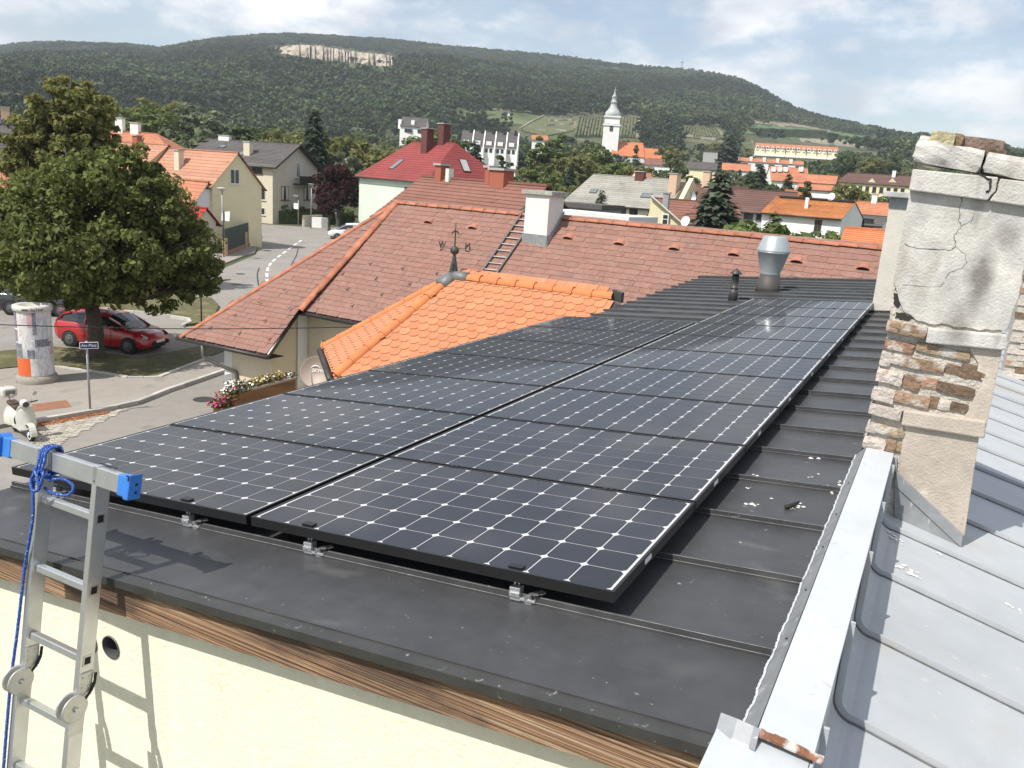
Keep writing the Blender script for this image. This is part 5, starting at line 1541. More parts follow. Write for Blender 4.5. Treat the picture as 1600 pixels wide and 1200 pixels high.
# metal flashing round the foot
front([(1346, 706), (1402, 716), (1401, 738), (1344, 729)], CY - .012, .03, 'flashing', MT['zinc'], .003)
front([(1401, 737), (1505, 836), (1502, 856), (1397, 758)], CY - .018, .03, 'flashing', MT['zinc'], .003)
front([(1398, 757), (1501, 853), (1496, 890), (1398, 830)], CY - .008, .02, 'apron_sheet', MT['zinc'])
front([(1489, 856), (1500, 858), (1498, 874), (1489, 872)], CY - .014, .01, 'rust_patch', MT['rust'])

# rendered chimney behind the old one, and a bare brick one further right
MT['cream_render'] = mat('cream_chimney_render', (.56, .535, .47), .92, var=[(2, .07), (9, .05)], specks=[(3, .62, .12, (.55, .50, .41), (2, 2, .5))], bump=(50, .3))
t = thing('chimney', 'slender cream rendered chimney standing on the dark roof behind the crumbling one', 'chimney', (-.62, 13.0, CZ - 1.5))
y0 = 12.75
bl = atY(1361, 487, y0); tl = atY(1389, 322, y0)
m = MB(); m.slab([(bl.x, y0, bl.z), (bl.x + .5, y0, bl.z), (bl.x + .5, y0 + .5, bl.z), (bl.x, y0 + .5, bl.z)], (0, 0, tl.z - bl.z)); m.build('shaft', MT['cream_render'], t)
m = MB(); m.slab([(bl.x - .01, y0 - .01, tl.z - .02), (bl.x + .51, y0 - .01, tl.z - .02), (bl.x + .51, y0 + .51, tl.z - .02), (bl.x - .01, y0 + .51, tl.z - .02)], (0, 0, .14)); m.build('neck', MT['zinc'], t)
m = MB(); m.slab([(bl.x - .10, y0 - .12, tl.z + .12), (bl.x + .62, y0 - .12, tl.z + .12), (bl.x + .62, y0 + .6, tl.z + .12), (bl.x - .10, y0 + .6, tl.z + .12)], (0, 0, .075)); m.build('cover_slab', mat('chimney_slab', (.42, .42, .40), .9, var=[(6, .25)], specks=[(14, .6, .08, (.2, .2, .19))]), t, bevel=.01)
m = MB(); m.slab([(bl.x - .015, y0 - .02, bl.z - .16), (bl.x + .53, y0 - .02, bl.z - .10), (bl.x + .53, y0 + .53, bl.z - .10), (bl.x - .015, y0 + .53, bl.z - .16)], (0, 0, .18)); m.build('base_flashing', MT['dark_trim'], t)
m = MB(); m.slab([(bl.x - .02, y0 - .42, bl.z - .17), (bl.x + .5, y0 - .42, bl.z - .12), (bl.x + .5, y0 - .02, bl.z - .12), (bl.x - .02, y0 - .02, bl.z - .17)], (0, 0, .03)); m.build('apron_sheet', mat('rust_brown_sheet', (.055, .038, .032), .6, var=[(5, .2)]), t)
t = thing('chimney', 'bare brick chimney cut by the right picture edge, behind the crumbling one', 'chimney', (1.6, 12.2, CZ - 2.2))
yb = 12.0
a = atY(1574, 548, yb); b = atY(1590, 402, yb)
m = MB(); m.slab([(a.x + .012, yb + .012, a.z - .6), (a.x + .68, yb + .012, a.z - .6), (a.x + .68, yb + .6, a.z - .6), (a.x + .012, yb + .6, a.z - .6)], (0, 0, b.z - a.z + .55)); m.build('core', MT['mortar'], t)
k = 0; z = a.z - .3; bkm = {}
for kd in ('brick', 'pale_brick', 'dark_brick'):
    mm = MB(); mm.box((0, 0, 0), .24, .08, .064); bkm[kd] = mm.mesh('brick', MT[kd])
rng = random.Random(4)
while z < b.z:
    for j in range(-1, 3):
        cx = a.x + .12 + j * .25 + (.125 if k % 2 else 0)
        if cx < a.x + .05 or cx > a.x + .62:
            continue
        kd = rng.choice(['brick', 'pale_brick', 'pale_brick', 'dark_brick']) if z < b.z - .25 else 'dark_brick'
        inst('brick', bkm[kd], t, WM[t.name].inverted() @ Matrix.Translation((cx, yb + .03 + rng.uniform(-.008, .008), z)))
    z += .076; k += 1

# ================================================================== LADDER AND ROPE
LEAN = R(9.0)
LC = Vector((-2.766, 1.905, CZ - 1.664))
LU = Vector((0, math.sin(LEAN), math.cos(LEAN)))      # up along the ladder
LN = Vector((0, -math.cos(LEAN), math.sin(LEAN)))     # towards the camera
LM = Matrix(((1, 0, 0, LC.x), (0, LN.y, LU.y, LC.y), (0, LN.z, LU.z, LC.z), (0, 0, 0, 1)))   # local: x right, y outward, z up the ladder
lad = thing('ladder', 'hinged aluminium ladder leaning on the roof verge with blue capped stabiliser bar', 'ladder', mat=LM)
XLs, XRs = -.352, -.010                              # centre lines of the two stiles (x relative to LC)
SW, SD = .027, .066


def stile(x, z0, z1, y=0.0, nm='stile'):
    m_ = MB()
    m_.slab([(x - SW / 2, y, z0), (x + SW / 2, y, z0), (x + SW / 2, y - SD, z0), (x - SW / 2, y - SD, z0)], (0, 0, z1 - z0))
    return m_.build(nm, MT['alu'], lad, local=True, bevel=.003)


ZT = .483; ZH = -.50
foot = -(LC.z) / LU.z
for x in (XLs, XRs):
    stile(x, ZH + .03, ZT)
    stile(x - .022, foot, ZH - .03, .004)
for i in range(21):
    z = .268 - .292 * i
    if z < foot + .15:
        break
    dx_ = 0 if z > ZH else -.022
    dy_ = -.033 if z > ZH else -.029
    m = MB(); m.box(((XLs + XRs) / 2 + dx_, dy_, z), XRs - XLs - SW, .030, .030)
    rg_ = m.build('rung', MT['alu'], lad, local=True, bevel=.004)
    m = MB(); m.box((XRs + SW / 2 + dx_ + .0008, dy_, z), .0016, .040, .044)
    m.build('rung_flange', MT['steel'], rg_, local=True, bevel=.006)
    m = MB(); m.box((XRs + SW / 2 + dx_ + .0018, dy_, z), .002, .026, .030)
    m.build('rung_end', MT['black'], rg_, local=True, bevel=.005)
for x in (XLs, XRs):                         # hinge: round plates, bracket, lock lever
    AX = Matrix(((0, 0, 1), (1, 0, 0), (0, 1, 0)))
    hc = Vector((x + .004, .012, ZH))
    m = MB()
    for dx_ in (-.020, .016):
        m.lathe(hc + Vector((dx_, 0, 0)), [(.050, 0), (.056, .002), (.056, .006), (.050, .008)], 32, axis=AX)
    h = m.build('hinge', mat('hinge_steel', (.55, .55, .53), .45, .5, var=[(14, .15)]) if 'hinge' not in MT else MT['hinge'], lad, local=True)
    MT['hinge'] = h.data.materials[0]
    m = MB(); m.slab([(x + .0138, -.005, ZH + .035), (x + .0138, -.062, ZH + .055), (x + .0138, -.062, ZH + .135), (x + .0138, -.003, ZH + .135)], (.004, 0, 0))
    m.slab([(x - .008, .004, ZH - .035), (x - .008, -.058, ZH - .045), (x - .008, -.056, ZH - .135), (x - .008, .006, ZH - .135)], (.004, 0, 0))
    m.build('hinge_plate', MT['hinge'], lad, local=True)
    m = MB(); m.lathe(hc + Vector((.024, 0, 0)), [(.011, 0), (.011, .003), (.006, .004), (.006, .007)], 16, axis=AX); m.build('pivot', MT['steel'], h, local=True)
    m = MB()
    m.bar((x + .025, -.030, ZH + .028), (x + .025, -.052, ZH + .052), .006, .010); m.bar((x + .025, -.052, ZH + .052), (x + .025, -.066, ZH + .085), .006, .012)
    m.bar((x + .025, -.066, ZH + .085), (x + .025, -.068, ZH + .125), .006, .010)
    m.build('lock_lever', MT['black'], h, local=True)
    m = MB()
    for (yy, zz) in ((-.018, .075), (-.045, .075), (-.018, .115), (-.045, .115)):
        m.lathe((x + .018, yy, ZH + zz), [(.004, 0), (.004, .0025)], 8, axis=AX)
    m.build('rivets', MT['steel'], lad, 'stuff', local=True)
# stabiliser bar across the top, blue end caps
m = MB(); m.box((-.205, -.016, ZT - .042), .70, .032, .074); m.build('stabiliser_bar', MT['alu'], lad, local=True, bevel=.003)
for sx, xx in ((1, .158), (-1, -.568)):
    m = MB()
    m.box((xx, -.016, ZT - .044), .066, .040, .082)
    m.slab([(xx + sx * .018, -.040, ZT - .088), (xx + sx * .040, -.046, ZT - .090), (xx + sx * .044, -.046, ZT + .010), (xx + sx * .018, -.040, ZT - .002)], (0, .058, 0))
    e = m.build('end_cap', MT['blue_plastic'], lad, local=True, bevel=.004)
    m = MB(); m.box((xx + sx * .032, .0135, ZT - .004), .016, .002, .020); m.box((xx + sx * .0435, -.02, ZT - .030), .002, .010, .008); m.box((xx + sx * .0425, -.02, ZT - .062), .002, .010, .008)
    m.build('cap_slot', MT['black'], e, local=True)
for x in (XLs, XRs):
    m = MB(); m.box((x + .03, -.034, ZT + .002), .10, .008, .003); m.build('stile_top', MT['frame'], lad, local=True)
    m = MB(); m.lathe((x, .0012, ZT - .062), [(.0035, 0), (.0035, -.0015)], 8, axis=Matrix(((1, 0, 0), (0, 0, 1), (0, 1, 0)))); m.build('bolt', MT['black'], lad, local=True)


def rope_strands(mb, pts, r=.0038, off=.0038, pitch=.026):
    P = [Vector(p) for p in pts]
    dense = []
    for i in range(len(P) - 1):
        p0 = P[max(i - 1, 0)]; p1 = P[i]; p2 = P[i + 1]; p3 = P[min(i + 2, len(P) - 1)]
        n_ = max(2, int((p2 - p1).length / .006))
        for k in range(n_):
            t_ = k / n_
            dense.append(.5 * ((2 * p1) + (p2 - p0) * t_ + (2 * p0 - 5 * p1 + 4 * p2 - p3) * t_ ** 2 + (3 * p1 - p0 - 3 * p2 + p3) * t_ ** 3))
    dense.append(P[-1])
    s_ = 0; st = [[], [], []]; up = Vector((0.3, 1, 0.2))
    for i, p in enumerate(dense):
        if i:
            s_ += (p - dense[i - 1]).length
        t_ = (dense[min(i + 1, len(dense) - 1)] - dense[max(i - 1, 0)]).normalized()
        a_ = (up - t_ * up.dot(t_)).normalized(); up = a_; b_ = t_.cross(a_)
        for k in range(3):
            g = 2 * math.pi * (s_ / pitch + k / 3)
            st[k].append(p + (a_ * math.cos(g) + b_ * math.sin(g)) * off)
    for k in range(3):
        mb.tube(st[k], r, 5)


rope = thing('rope', 'blue twisted rope knotted round the ladder top and hanging down its left stile', 'rope', mat=LM)
m = MB(); x = XLs + .035
rope_strands(m, [(x + .03, .02, ZT - .03), (x + .00, .024, ZT - .10), (x - .02, .022, ZT - .16), (x - .010, .020, ZT - .28), (XLs + .004, .016, ZT - .42), (XLs - .008, .014, .0), (XLs - .022, .014, -.3),
                 (XLs - .034, .016, -.52), (XLs - .036, .016, -.8), (XLs - .034, .014, -1.2)])
m.build('hanging_line', MT['rope'], rope, local=True)
m = MB()
for k in range(3):
    xx = x + .004 + .016 * k
    rope_strands(m, [(xx, .020, ZT - .005), (xx + .004, .026, ZT - .04), (xx - .006, .024, ZT - .085), (xx - .012, -.014, ZT - .115), (xx - .006, -.052, ZT - .06), (xx, -.046, ZT + .006), (xx, -.006, ZT + .014), (xx, .020, ZT - .005)])
rope_strands(m, [(x - .012, .03, ZT - .08), (x + .022, .036, ZT - .11), (x + .034, .034, ZT - .15), (x + .004, .040, ZT - .165), (x - .02, .034, ZT - .13), (x - .004, .032, ZT - .09)])
rope_strands(m, [(x + .03, .022, ZT - .07), (x + .046, .03, ZT - .10), (x + .03, .032, ZT - .14), (x + .008, .03, ZT - .10), (x + .03, .022, ZT - .07)])
m.build('knot', MT['rope'], rope, local=True)
m = MB()
rope_strands(m, [(x + .04, .0, ZT - .12), (x + .09, -.02, ZT - .105), (x + .135, -.03, ZT - .115), (x + .150, -.03, ZT - .14), (x + .125, -.02, ZT - .165), (x + .075, -.0, ZT - .165), (x + .03, .01, ZT - .15)])
m.build('loop', MT['rope'], rope, local=True)

# ================================================================== VENTS ON THE DARK ROOF
t = thing('roof_vent', 'grey double cone ventilation hood on a dark sleeve at the far roof end', 'vent', rp(-1.99, 13.0, ROOF_N))
p = Vector(rp(-1.99, 13.0, ROOF_N)); S = 1 / 82.5
MB().lathe(p, [(19 * S, -.03), (17 * S, .08), (14.5 * S, .29)], 28).build('sleeve', mat('brown_sleeve', (.065, .058, .053), .6, var=[(6, .15)]), t)
MB().lathe(p, [(14 * S, .28), (14.3 * S, .33), (14.3 * S, .35), (17 * S, .44), (22.5 * S, .69), (23.6 * S, .70), (23.6 * S, .715)], 32).build('lower_cone', MT['vent_grey'], t)
MB().lathe(p, [(23.6 * S, .715), (23.9 * S, .73), (23.2 * S, .75), (17.0 * S, .975), (16.2 * S, .985), (0.02, .99)], 32).build('upper_cone', MT['vent_grey'], t)
t = thing('roof_vent', 'thin dark vent pipe with a little conical hat on the far dark roof', 'vent', rp(-2.18, 11.1, ROOF_N))
p = Vector(rp(-2.18, 11.1, ROOF_N)); S = 1 / 93.0
MB().lathe(p, [(7.2 * S, -.02), (6.8 * S, .12), (5.5 * S, .21)], 20).build('sleeve', MT['dark_trim'], t)
MB().lathe(p, [(6.0 * S, .20), (6.1 * S, .22), (5.2 * S, .225), (5.2 * S, .38), (5.8 * S, .385), (5.8 * S, .40)], 20).build('pipe', MT['dark_trim'], t)
MB().lathe(p, [(5.0 * S, .38), (5.0 * S, .435), (9.0 * S, .44), (9.0 * S, .45), (.01, .53)], 20).build('hat', MT['dark_trim'], t)
# ================================================================== TILED ROOFS
def text_mesh(s, size, extr, material, name, bold=0.0):
    cu = bpy.data.curves.new(name, 'FONT'); cu.body = s; cu.size = size; cu.extrude = extr; cu.offset = bold; cu.align_x = 'CENTER'; cu.align_y = 'CENTER'
    o_ = bpy.data.objects.new(name, cu); C.objects.link(o_)
    bpy.context.view_layer.update()
    me = bpy.data.meshes.new_from_object(o_.evaluated_get(bpy.context.evaluated_depsgraph_get()))
    me.name = name; me.materials.clear(); me.materials.append(material)
    bpy.data.objects.remove(o_)
    return me


def plane_frame(o, along, downhint):
    """frame on a roof slope: x along the eave, y up the slope, z outward"""
    x = Vector(along).normalized(); y = -Vector(downhint); y = (y - x * y.dot(x)).normalized(); z = x.cross(y)
    if z.z < 0:
        x = -x; z = x.cross(y)
    o = Vector(o)
    return Matrix(((x.x, y.x, z.x, o.x), (x.y, y.y, z.y, o.y), (x.z, y.z, z.z, o.z), (0, 0, 0, 1)))


def lay_tiles(parent, F, poly3, tile_me, w_, ex, length, tilt, limit, name, seed=1, lift=.026, jit=.003, skip=None):
    """individual tiles over a roof polygon, nearest to the viewer first; what is past the limit becomes one stuff mesh"""
    Fi = F.inverted(); P2 = [((Fi @ Vector(p)).x, (Fi @ Vector(p)).y) for p in poly3]
    x0, x1 = min(p[0] for p in P2), max(p[0] for p in P2); y0, y1 = min(p[1] for p in P2), max(p[1] for p in P2)
    rg = random.Random(seed); cand = []
    r_ = 0; y = y0 + .02
    while y < y1 + ex:
        x = x0 - w_ + (w_ / 2 if r_ % 2 else 0)
        while x < x1 + w_:
            if inside((x - w_ * .3, y + ex * .5), P2) and inside((x + w_ * .3, y + ex * .5), P2) and not (skip and skip(x, y)):
                cand.append((x, y))
            x += w_
        y += ex; r_ += 1
    cand.sort(key=lambda c: (F @ Vector((c[0], c[1], 0)) - camera.matrix_world.translation).length)
    iw = WM[parent.name].inverted(); rest = MB(); base = [Vector(v.co) for v in tile_me.vertices]; faces = [tuple(p.vertices) for p in tile_me.polygons if p.material_index == 0]; faces2 = [tuple(p.vertices) for p in tile_me.polygons if p.material_index == 1]
    for i, (x, y) in enumerate(cand):
        M_ = F @ Matrix.Translation((x + rg.uniform(-jit, jit), y + rg.uniform(-jit, jit), lift)) @ Matrix.Rotation(tilt + rg.uniform(-.006, .006), 4, 'X') @ Matrix.Rotation(rg.uniform(-.008, .008), 4, 'Z')
        if i < limit:
            inst('tile', tile_me, parent, iw @ M_)
        else:
            rest.add([M_ @ v for v in base], faces); rest.add([M_ @ v for v in base], faces2, 1)
    if rest.v:
        rest.build(name, [tile_me.materials[0], tile_me.materials[1]], parent, 'stuff')
    return len(cand)


def tile_mesh(w_, length, th, kind, material, edge=None, nm='tile'):
    m_ = MB(); g = .0018
    a, b = -w_ / 2 + g, w_ / 2 - g
    if kind == 'beaver':
        pts = [(b, length), (a, length), (a, w_ * .36)]
        for k in range(1, 8):
            t_ = math.pi + math.pi * k / 8
            pts.append((math.cos(t_) * (w_ / 2 - g), w_ * .36 + math.sin(t_) * w_ * .36))
        pts.append((b, w_ * .36))
    else:
        c_ = w_ * .10
        pts = [(b, length), (a, length), (a, c_ * .6), (a + c_, 0), (b - c_, 0), (b, c_ * .6)]
    n_ = len(pts); m_.add([(x, y, 0) for x, y in pts] + [(x, y, th) for x, y in pts], [tuple(range(n_, 2 * n_))], 0)
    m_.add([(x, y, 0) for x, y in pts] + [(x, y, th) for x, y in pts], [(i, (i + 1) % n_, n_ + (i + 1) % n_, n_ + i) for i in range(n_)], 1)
    return m_.mesh(nm, [material, edge or material])


def ridge_tiles(parent, a, b, me, step, name='ridge_tile', lift=.02, flip=False):
    a, b = Vector(a), Vector(b)
    if flip:
        a, b = b, a
    n = max(1, round((b - a).length / step)); st = (b - a) / n
    t_ = st.normalized(); s_ = Vector((t_.y, -t_.x, 0)).normalized(); u = s_.cross(t_)
    if u.z < 0:
        s_ = -s_; u = s_.cross(t_)
    iw = WM[parent.name].inverted(); rg = random.Random(int(a.x * 100))
    for i in range(n):
        o_ = a + st * i + u * (lift + rg.uniform(-.004, .004))
        M_ = Matrix(((s_.x, t_.x, u.x, o_.x), (s_.y, t_.y, u.y, o_.y), (s_.z, t_.z, u.z, o_.z), (0, 0, 0, 1)))
        inst(name, me, parent, iw @ M_ @ Matrix.Rotation(rg.uniform(-.012, .012), 4, 'Z') @ Matrix.Rotation(rg.uniform(.0, .02), 4, 'X'))


def ridge_mesh(r0, r1, length, h, material, th=.015, n=9):
    """half-round ridge tile lying along +y, slightly tapered, with a raised collar at its front end"""
    m_ = MB(); vs = []
    st = [(0.0, r1 + .012), (.035, r1 + .012), (.036, r1), (length, r0)]
    for (y, r_) in st:
        for k in range(n):
            a = math.pi * k / (n - 1); vs.append((math.cos(a) * r_, y, math.sin(a) * r_ * h - .01))
    for (y, r_) in st:
        for k in range(n):
            a = math.pi * k / (n - 1); vs.append((math.cos(a) * (r_ - th), y, math.sin(a) * (r_ - th) * h - .01))
    fs = []; q = len(st) * n
    for i in range(len(st) - 1):
        for k in range(n - 1):
            fs.append((i * n + k, i * n + k + 1, (i + 1) * n + k + 1, (i + 1) * n + k))
    for k in range(n - 1):
        fs.append((k, q + k, q + k + 1, k + 1)); e = (len(st) - 1) * n
        fs.append((e + k, e + k + 1, q + e + k + 1, q + e + k))
    m_.add(vs, fs, 0, False)
    return m_.mesh('ridge_tile', material)


MT['orange_tile'] = mat('orange_clay_tile', (.50, .185, .082), .85, orand=.10, hue=(.47, .20, .10), var=[(2.0, .10), (9, .12), (60, .08)], specks=[(20, .66, .06, (.42, .24, .14)), (6, .64, .08, (.34, .16, .085))], bump=(60, .25))
MT['orange_ridge'] = mat('orange_ridge_tile', (.55, .185, .065), .8, orand=.10, var=[(9, .12)], bump=(60, .2))
MT['brown_tile'] = mat('brown_roof_tile', (.250, .128, .098), .9, orand=.08, hue=(.245, .138, .110), var=[(7, .14), (45, .10)], specks=[(9, .60, .12, (.27, .185, .15)), (30, .68, .06, (.20, .135, .11))], bump=(50, .35))
MT['brown_tiles'] = mat('brown_roof_tiles', (.250, .128, .098), .9, irand=.08, hue=(.245, .138, .110), var=[(7, .14), (45, .10)], specks=[(9, .60, .12, (.27, .185, .15)), (30, .68, .06, (.20, .135, .11))], bump=(50, .35))
MT['brown_ridge'] = mat('reddish_ridge_tile', (.36, .135, .075), .88, orand=.18, var=[(6, .2)], specks=[(10, .62, .08, (.30, .17, .12))], bump=(50, .3))
MT['house_cream'] = mat('house_cream_render', (.62, .54, .40), .92, var=[(.8, .05), (12, .04)], bump=(50, .2))
MT['pale_render'] = mat('pale_render', (.72, .71, .67), .9, var=[(1, .05)])
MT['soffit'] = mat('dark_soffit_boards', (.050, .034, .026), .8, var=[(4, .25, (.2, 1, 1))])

# ------------------------------------------------------------------ orange roofed bay beside the solar roof
bay = thing('bay_building', 'small house bay with bright orange beaver tail tiles next to the solar roof', 'building', (-7.0, 12.3, 0))
ZR = CZ - 1.74; ZE = CZ - 3.24
AP = Vector((-7.48, 12.28, ZR)); RE = Vector((-4.56, 12.34, ZR))
e1 = Vector((-8.22, 10.06, ZE)); e2 = Vector((-9.76, 11.62, ZE)); e3 = Vector((-9.76, 12.98, ZE)); e4 = Vector((-8.22, 14.50, ZE)); e0 = Vector((-4.25, 10.10, ZE)); e5 = Vector((-4.25, 14.54, ZE))
vr = RE + Vector((.02, 0, 0)); ve = Vector((-4.30, 10.10, ZE))
m = MB()
for q in ([AP, e1, ve, RE], [AP, e2, e1], [AP, e3, e2], [AP, e4, e3], [RE, e5, e4, AP]):
    m.add([p - Vector((0, 0, .01)) for p in q], [tuple(range(len(q)))])
m.add([p - Vector((0, 0, .14)) for p in (e1, e2, e3, e4, e5, e0)], [(0, 1, 2, 3, 4, 5)])
bay_roof = m.build('roof', MT['orange_tile'], bay)
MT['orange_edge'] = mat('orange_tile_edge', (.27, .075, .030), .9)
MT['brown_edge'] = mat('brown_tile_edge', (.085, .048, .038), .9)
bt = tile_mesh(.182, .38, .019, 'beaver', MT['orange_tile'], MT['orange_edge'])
MT['orange_tiles'] = mat('orange_clay_tiles', (.56, .20, .080), .8, irand=.13, var=[(9, .10)])
F = plane_frame(e1, ve - e1, e1 - AP)
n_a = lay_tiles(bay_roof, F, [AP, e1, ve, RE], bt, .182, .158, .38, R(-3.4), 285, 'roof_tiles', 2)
F = plane_frame(e2, e1 - e2, (e1 + e2) / 2 - AP)
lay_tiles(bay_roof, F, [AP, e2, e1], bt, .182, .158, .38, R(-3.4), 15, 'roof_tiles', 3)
rm = ridge_mesh(.088, .100, .40, .95, MT['orange_ridge'])
ridge_tiles(bay_roof, RE + Vector((0, 0, .0)), AP + Vector((.22, 0, 0)), rm, .36, lift=.015, flip=False)
for e in (e1, e2, e3, e4):
    ridge_tiles(bay_roof, e + (AP - e) * .01, AP + (e - AP) * .10, rm, .36, lift=.012)
m = MB()                                    # zinc saddle where ridge and hips meet, end piece at the dark roof
for e in (RE, e1, e2, e3, e4):
    d = (e - AP).normalized(); m.tube([AP + Vector((0, 0, .02)), AP + d * .16 + Vector((0, 0, .02)), AP + d * .30 + Vector((0, 0, .018))], [.115, .112, .106], 10)
m.build('apex_flashing', mat('old_zinc', (.16, .165, .165), .55, .2, var=[(8, .2)]), bay_roof)
m = MB(); m.slab([RE + Vector((-.02, -.02, -.02)), RE + Vector((.14, -.02, -.05)), RE + Vector((.14, .1, -.05)), RE + Vector((-.02, .1, -.02))], (0, 0, .16))
m.slab([RE + Vector((.0, -.06, -.06)), ve + Vector((-.05, 0, -.02)), ve + Vector((.12, 0, -.02)), RE + Vector((.16, -.06, -.09))], (0, 0, .035))
m.build('verge_flashing', MT['dark_trim'], bay_roof)
m = MB()                                    # dark gutter along the bay's eaves
for a, b in ((e0, e1), (e1, e2), (e2, e3), (e3, e4)):
    c_ = Vector((AP.x, AP.y, ZE)); o1 = (a - c_).normalized() * .06; o2 = (b - c_).normalized() * .06
    m.tube([a + o1 + Vector((0, 0, -.05)), b + o2 + Vector((0, 0, -.05))], .058, 8)
m.build('gutter', MT['gutter'], bay)
m = MB(); c_ = Vector((AP.x + .4, AP.y, 0))
q = [Vector((c_.x + (p.x - c_.x) * .86, c_.y + (p.y - c_.y) * .86, 0)) for p in (e1, e2, e3, e4, e5, e0)]
m.slab(q, (0, 0, ZE - .12)); m.build('wall', MT['house_cream'], bay)
# weather vane
MT['patina'] = mat('vane_patina', (.060, .062, .058), .6, .2, var=[(12, .25)])
t = thing('weather_vane', 'dark weather vane with arrow and compass letters on the orange roof apex', 'weather vane', AP)
p = AP + Vector((0, 0, .04)); s = 1.04 / 93
MB().lathe(p, [(8.2 * s, -.0), (7.4 * s, .05), (2.0 * s, .36), (1.6 * s, .37)], 18).build('spire', MT['patina'], t)
bz = .36 + 6.2 * s
MB().lathe(p + Vector((0, 0, bz)), [(6.8 * s * math.cos(a), 6.8 * s * math.sin(a)) for a in [(-80 + 160 * k / 10) * math.pi / 180 for k in range(11)]] , 20).build('ball', MT['patina'], t)
MB().lathe(p + Vector((0, 0, bz)), [(6.9 * s, -.003), (7.1 * s, 0), (6.9 * s, .003)], 20, cap=False).build('band', MT['dark_trim'], t)
MB().tube([p + Vector((0, 0, bz)), p + Vector((0, 0, bz + .36)), p + Vector((0, 0, bz + .50))], [.012, .011, .003], 8).build('rod', MT['patina'], t)
m = MB(); v = Vector((.79, .61, 0)); az_ = p + Vector((0, 0, bz + .30))
for sg in (-1, 1):
    pts = [az_ + Vector((0, 0, .035)), az_ + v * sg * .04 + Vector((0, 0, .012)), az_ + v * sg * .068 + Vector((0, 0, -.045))]
    m.tube(pts, [.016, .014, .003], 6)
m.build('arrow', MT['patina'], t)
for ch_, ang in (('N', 14), ('O', 104), ('S', 194), ('W', 284)):
    d = Vector((math.sin(R(ang)), math.cos(R(ang)), 0)); q = p + Vector((0, 0, bz + .03))
    MB().tube([q, q + d * .26], .004, 5).build('arm', MT['patina'], t)
    me = text_mesh(ch_, .17, .008, MT['patina'], 'letter', .004)
    o_ = inst('letter', me, t, WM[t.name].inverted() @ Matrix.Translation(q + d * .31 + Vector((0, 0, .03))) @ Matrix.Rotation(R(31 if ch_ in 'SO' else 211), 4, 'Z') @ Matrix.Rotation(R(90), 4, 'X') @ Matrix.Scale(.72, 4, (1, 0, 0)))

# ------------------------------------------------------------------ brown tiled house behind
KS = .92
zr = CZ - 1.1 * KS
A_ = atZ(620, 317, zr); B_ = atZ(1376, 389, zr)
h2 = (B_ - A_); h2.z = 0; h2.normalize()
dn2 = Vector((h2.y, -h2.x, 0)); dn2 = -dn2 if dn2.y > 0 else dn2
SLP = .97


def onplane(x, y, lift=0.0, slope=SLP):
    d = Vector(ray(x, y)); k = ((zr + lift - CZ) + slope * (A_.x * dn2.x + A_.y * dn2.y)) / (d.z + slope * (d.x * dn2.x + d.y * dn2.y))
    return Vector((d.x * k, d.y * k, d.z * k + CZ))


PC = onplane(468, 486); PL1 = onplane(282, 527); PR1 = onplane(420, 556)
camv = Vector((0, 0, CZ))
PL1 = camv + (PL1 - camv) * .985; PR1 = camv + (PR1 - camv) * .985
RB_ = B_ + h2 * 1.6
down = lambda p, z: p + (dn2 - Vector((0, 0, SLP))) * ((p.z - z) / SLP)
PE = down(RB_, PC.z)
back = lambda p: p + Vector((-dn2.x, -dn2.y, 0)) * 2 * ((A_ - p).dot(Vector((-dn2.x, -dn2.y, 0))))   # mirror behind the ridge
bh = thing('brown_house', 'large house with faded brown tile roof behind the solar roof', 'house', (A_.x + 6, A_.y, 0))
m = MB()
thick = Vector((0, 0, -.03))
PCb, PEb, PLb = back(PC), back(PE), back(PL1)
for q in ([A_, PC, PE, RB_], [A_, PL1, PR1, PC], [RB_, PEb, PCb, A_], [A_, PLb, PL1], [A_, PCb, PLb]):
    m.add([p + thick for p in q], [tuple(range(len(q)))])
brf = m.build('roof', MT['brown_tile'], bh)
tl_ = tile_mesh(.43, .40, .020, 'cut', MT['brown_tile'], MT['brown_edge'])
ch_l, ch_r, ch_t = onplane(817, 378), onplane(852.5, 388), onplane(885, 341)
F = plane_frame(PC, h2, dn2 - Vector((0, 0, SLP)))
Fi = F.inverted(); ca = Fi @ ch_l; cb = Fi @ ch_r; ct = Fi @ ch_t
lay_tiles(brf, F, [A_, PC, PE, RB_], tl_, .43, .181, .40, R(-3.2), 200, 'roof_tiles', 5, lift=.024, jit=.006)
nrm = (PR1 - PL1).cross(PC - PR1).normalized()
F2 = plane_frame(PR1, PR1 - PL1, (PL1 + PR1) / 2 - A_)
n_f = Vector((F2[0][2], F2[1][2], F2[2][2])); dC = (PC - camv); PCl = camv + dC * ((PR1 - camv).dot(n_f) / dC.dot(n_f))
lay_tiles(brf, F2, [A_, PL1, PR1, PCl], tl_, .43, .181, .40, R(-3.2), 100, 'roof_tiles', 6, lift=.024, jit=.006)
for o_ in brf.children:
    if o_.name.startswith('roof_tiles'):
        o_.data.materials[0] = MT['brown_tiles']
rmb = ridge_mesh(.115, .125, .46, .60, MT['brown_ridge'])
ridge_tiles(brf, RB_, A_, rmb, .42, lift=.0)
ridge_tiles(brf, PL1, A_, rmb, .42, name='hip_tile', lift=.0)
rmc = ridge_mesh(.135, .145, .46, .55, MT['brown_ridge'])
ridge_tiles(brf, PC.lerp(PCl, .75) + Vector((0, 0, .02)), A_ + Vector((0, 0, .03)), rmc, .42, name='hip_tile', lift=.0)
ridge_tiles(brf, PLb, A_, rmb, .42, name='hip_tile', lift=.0)
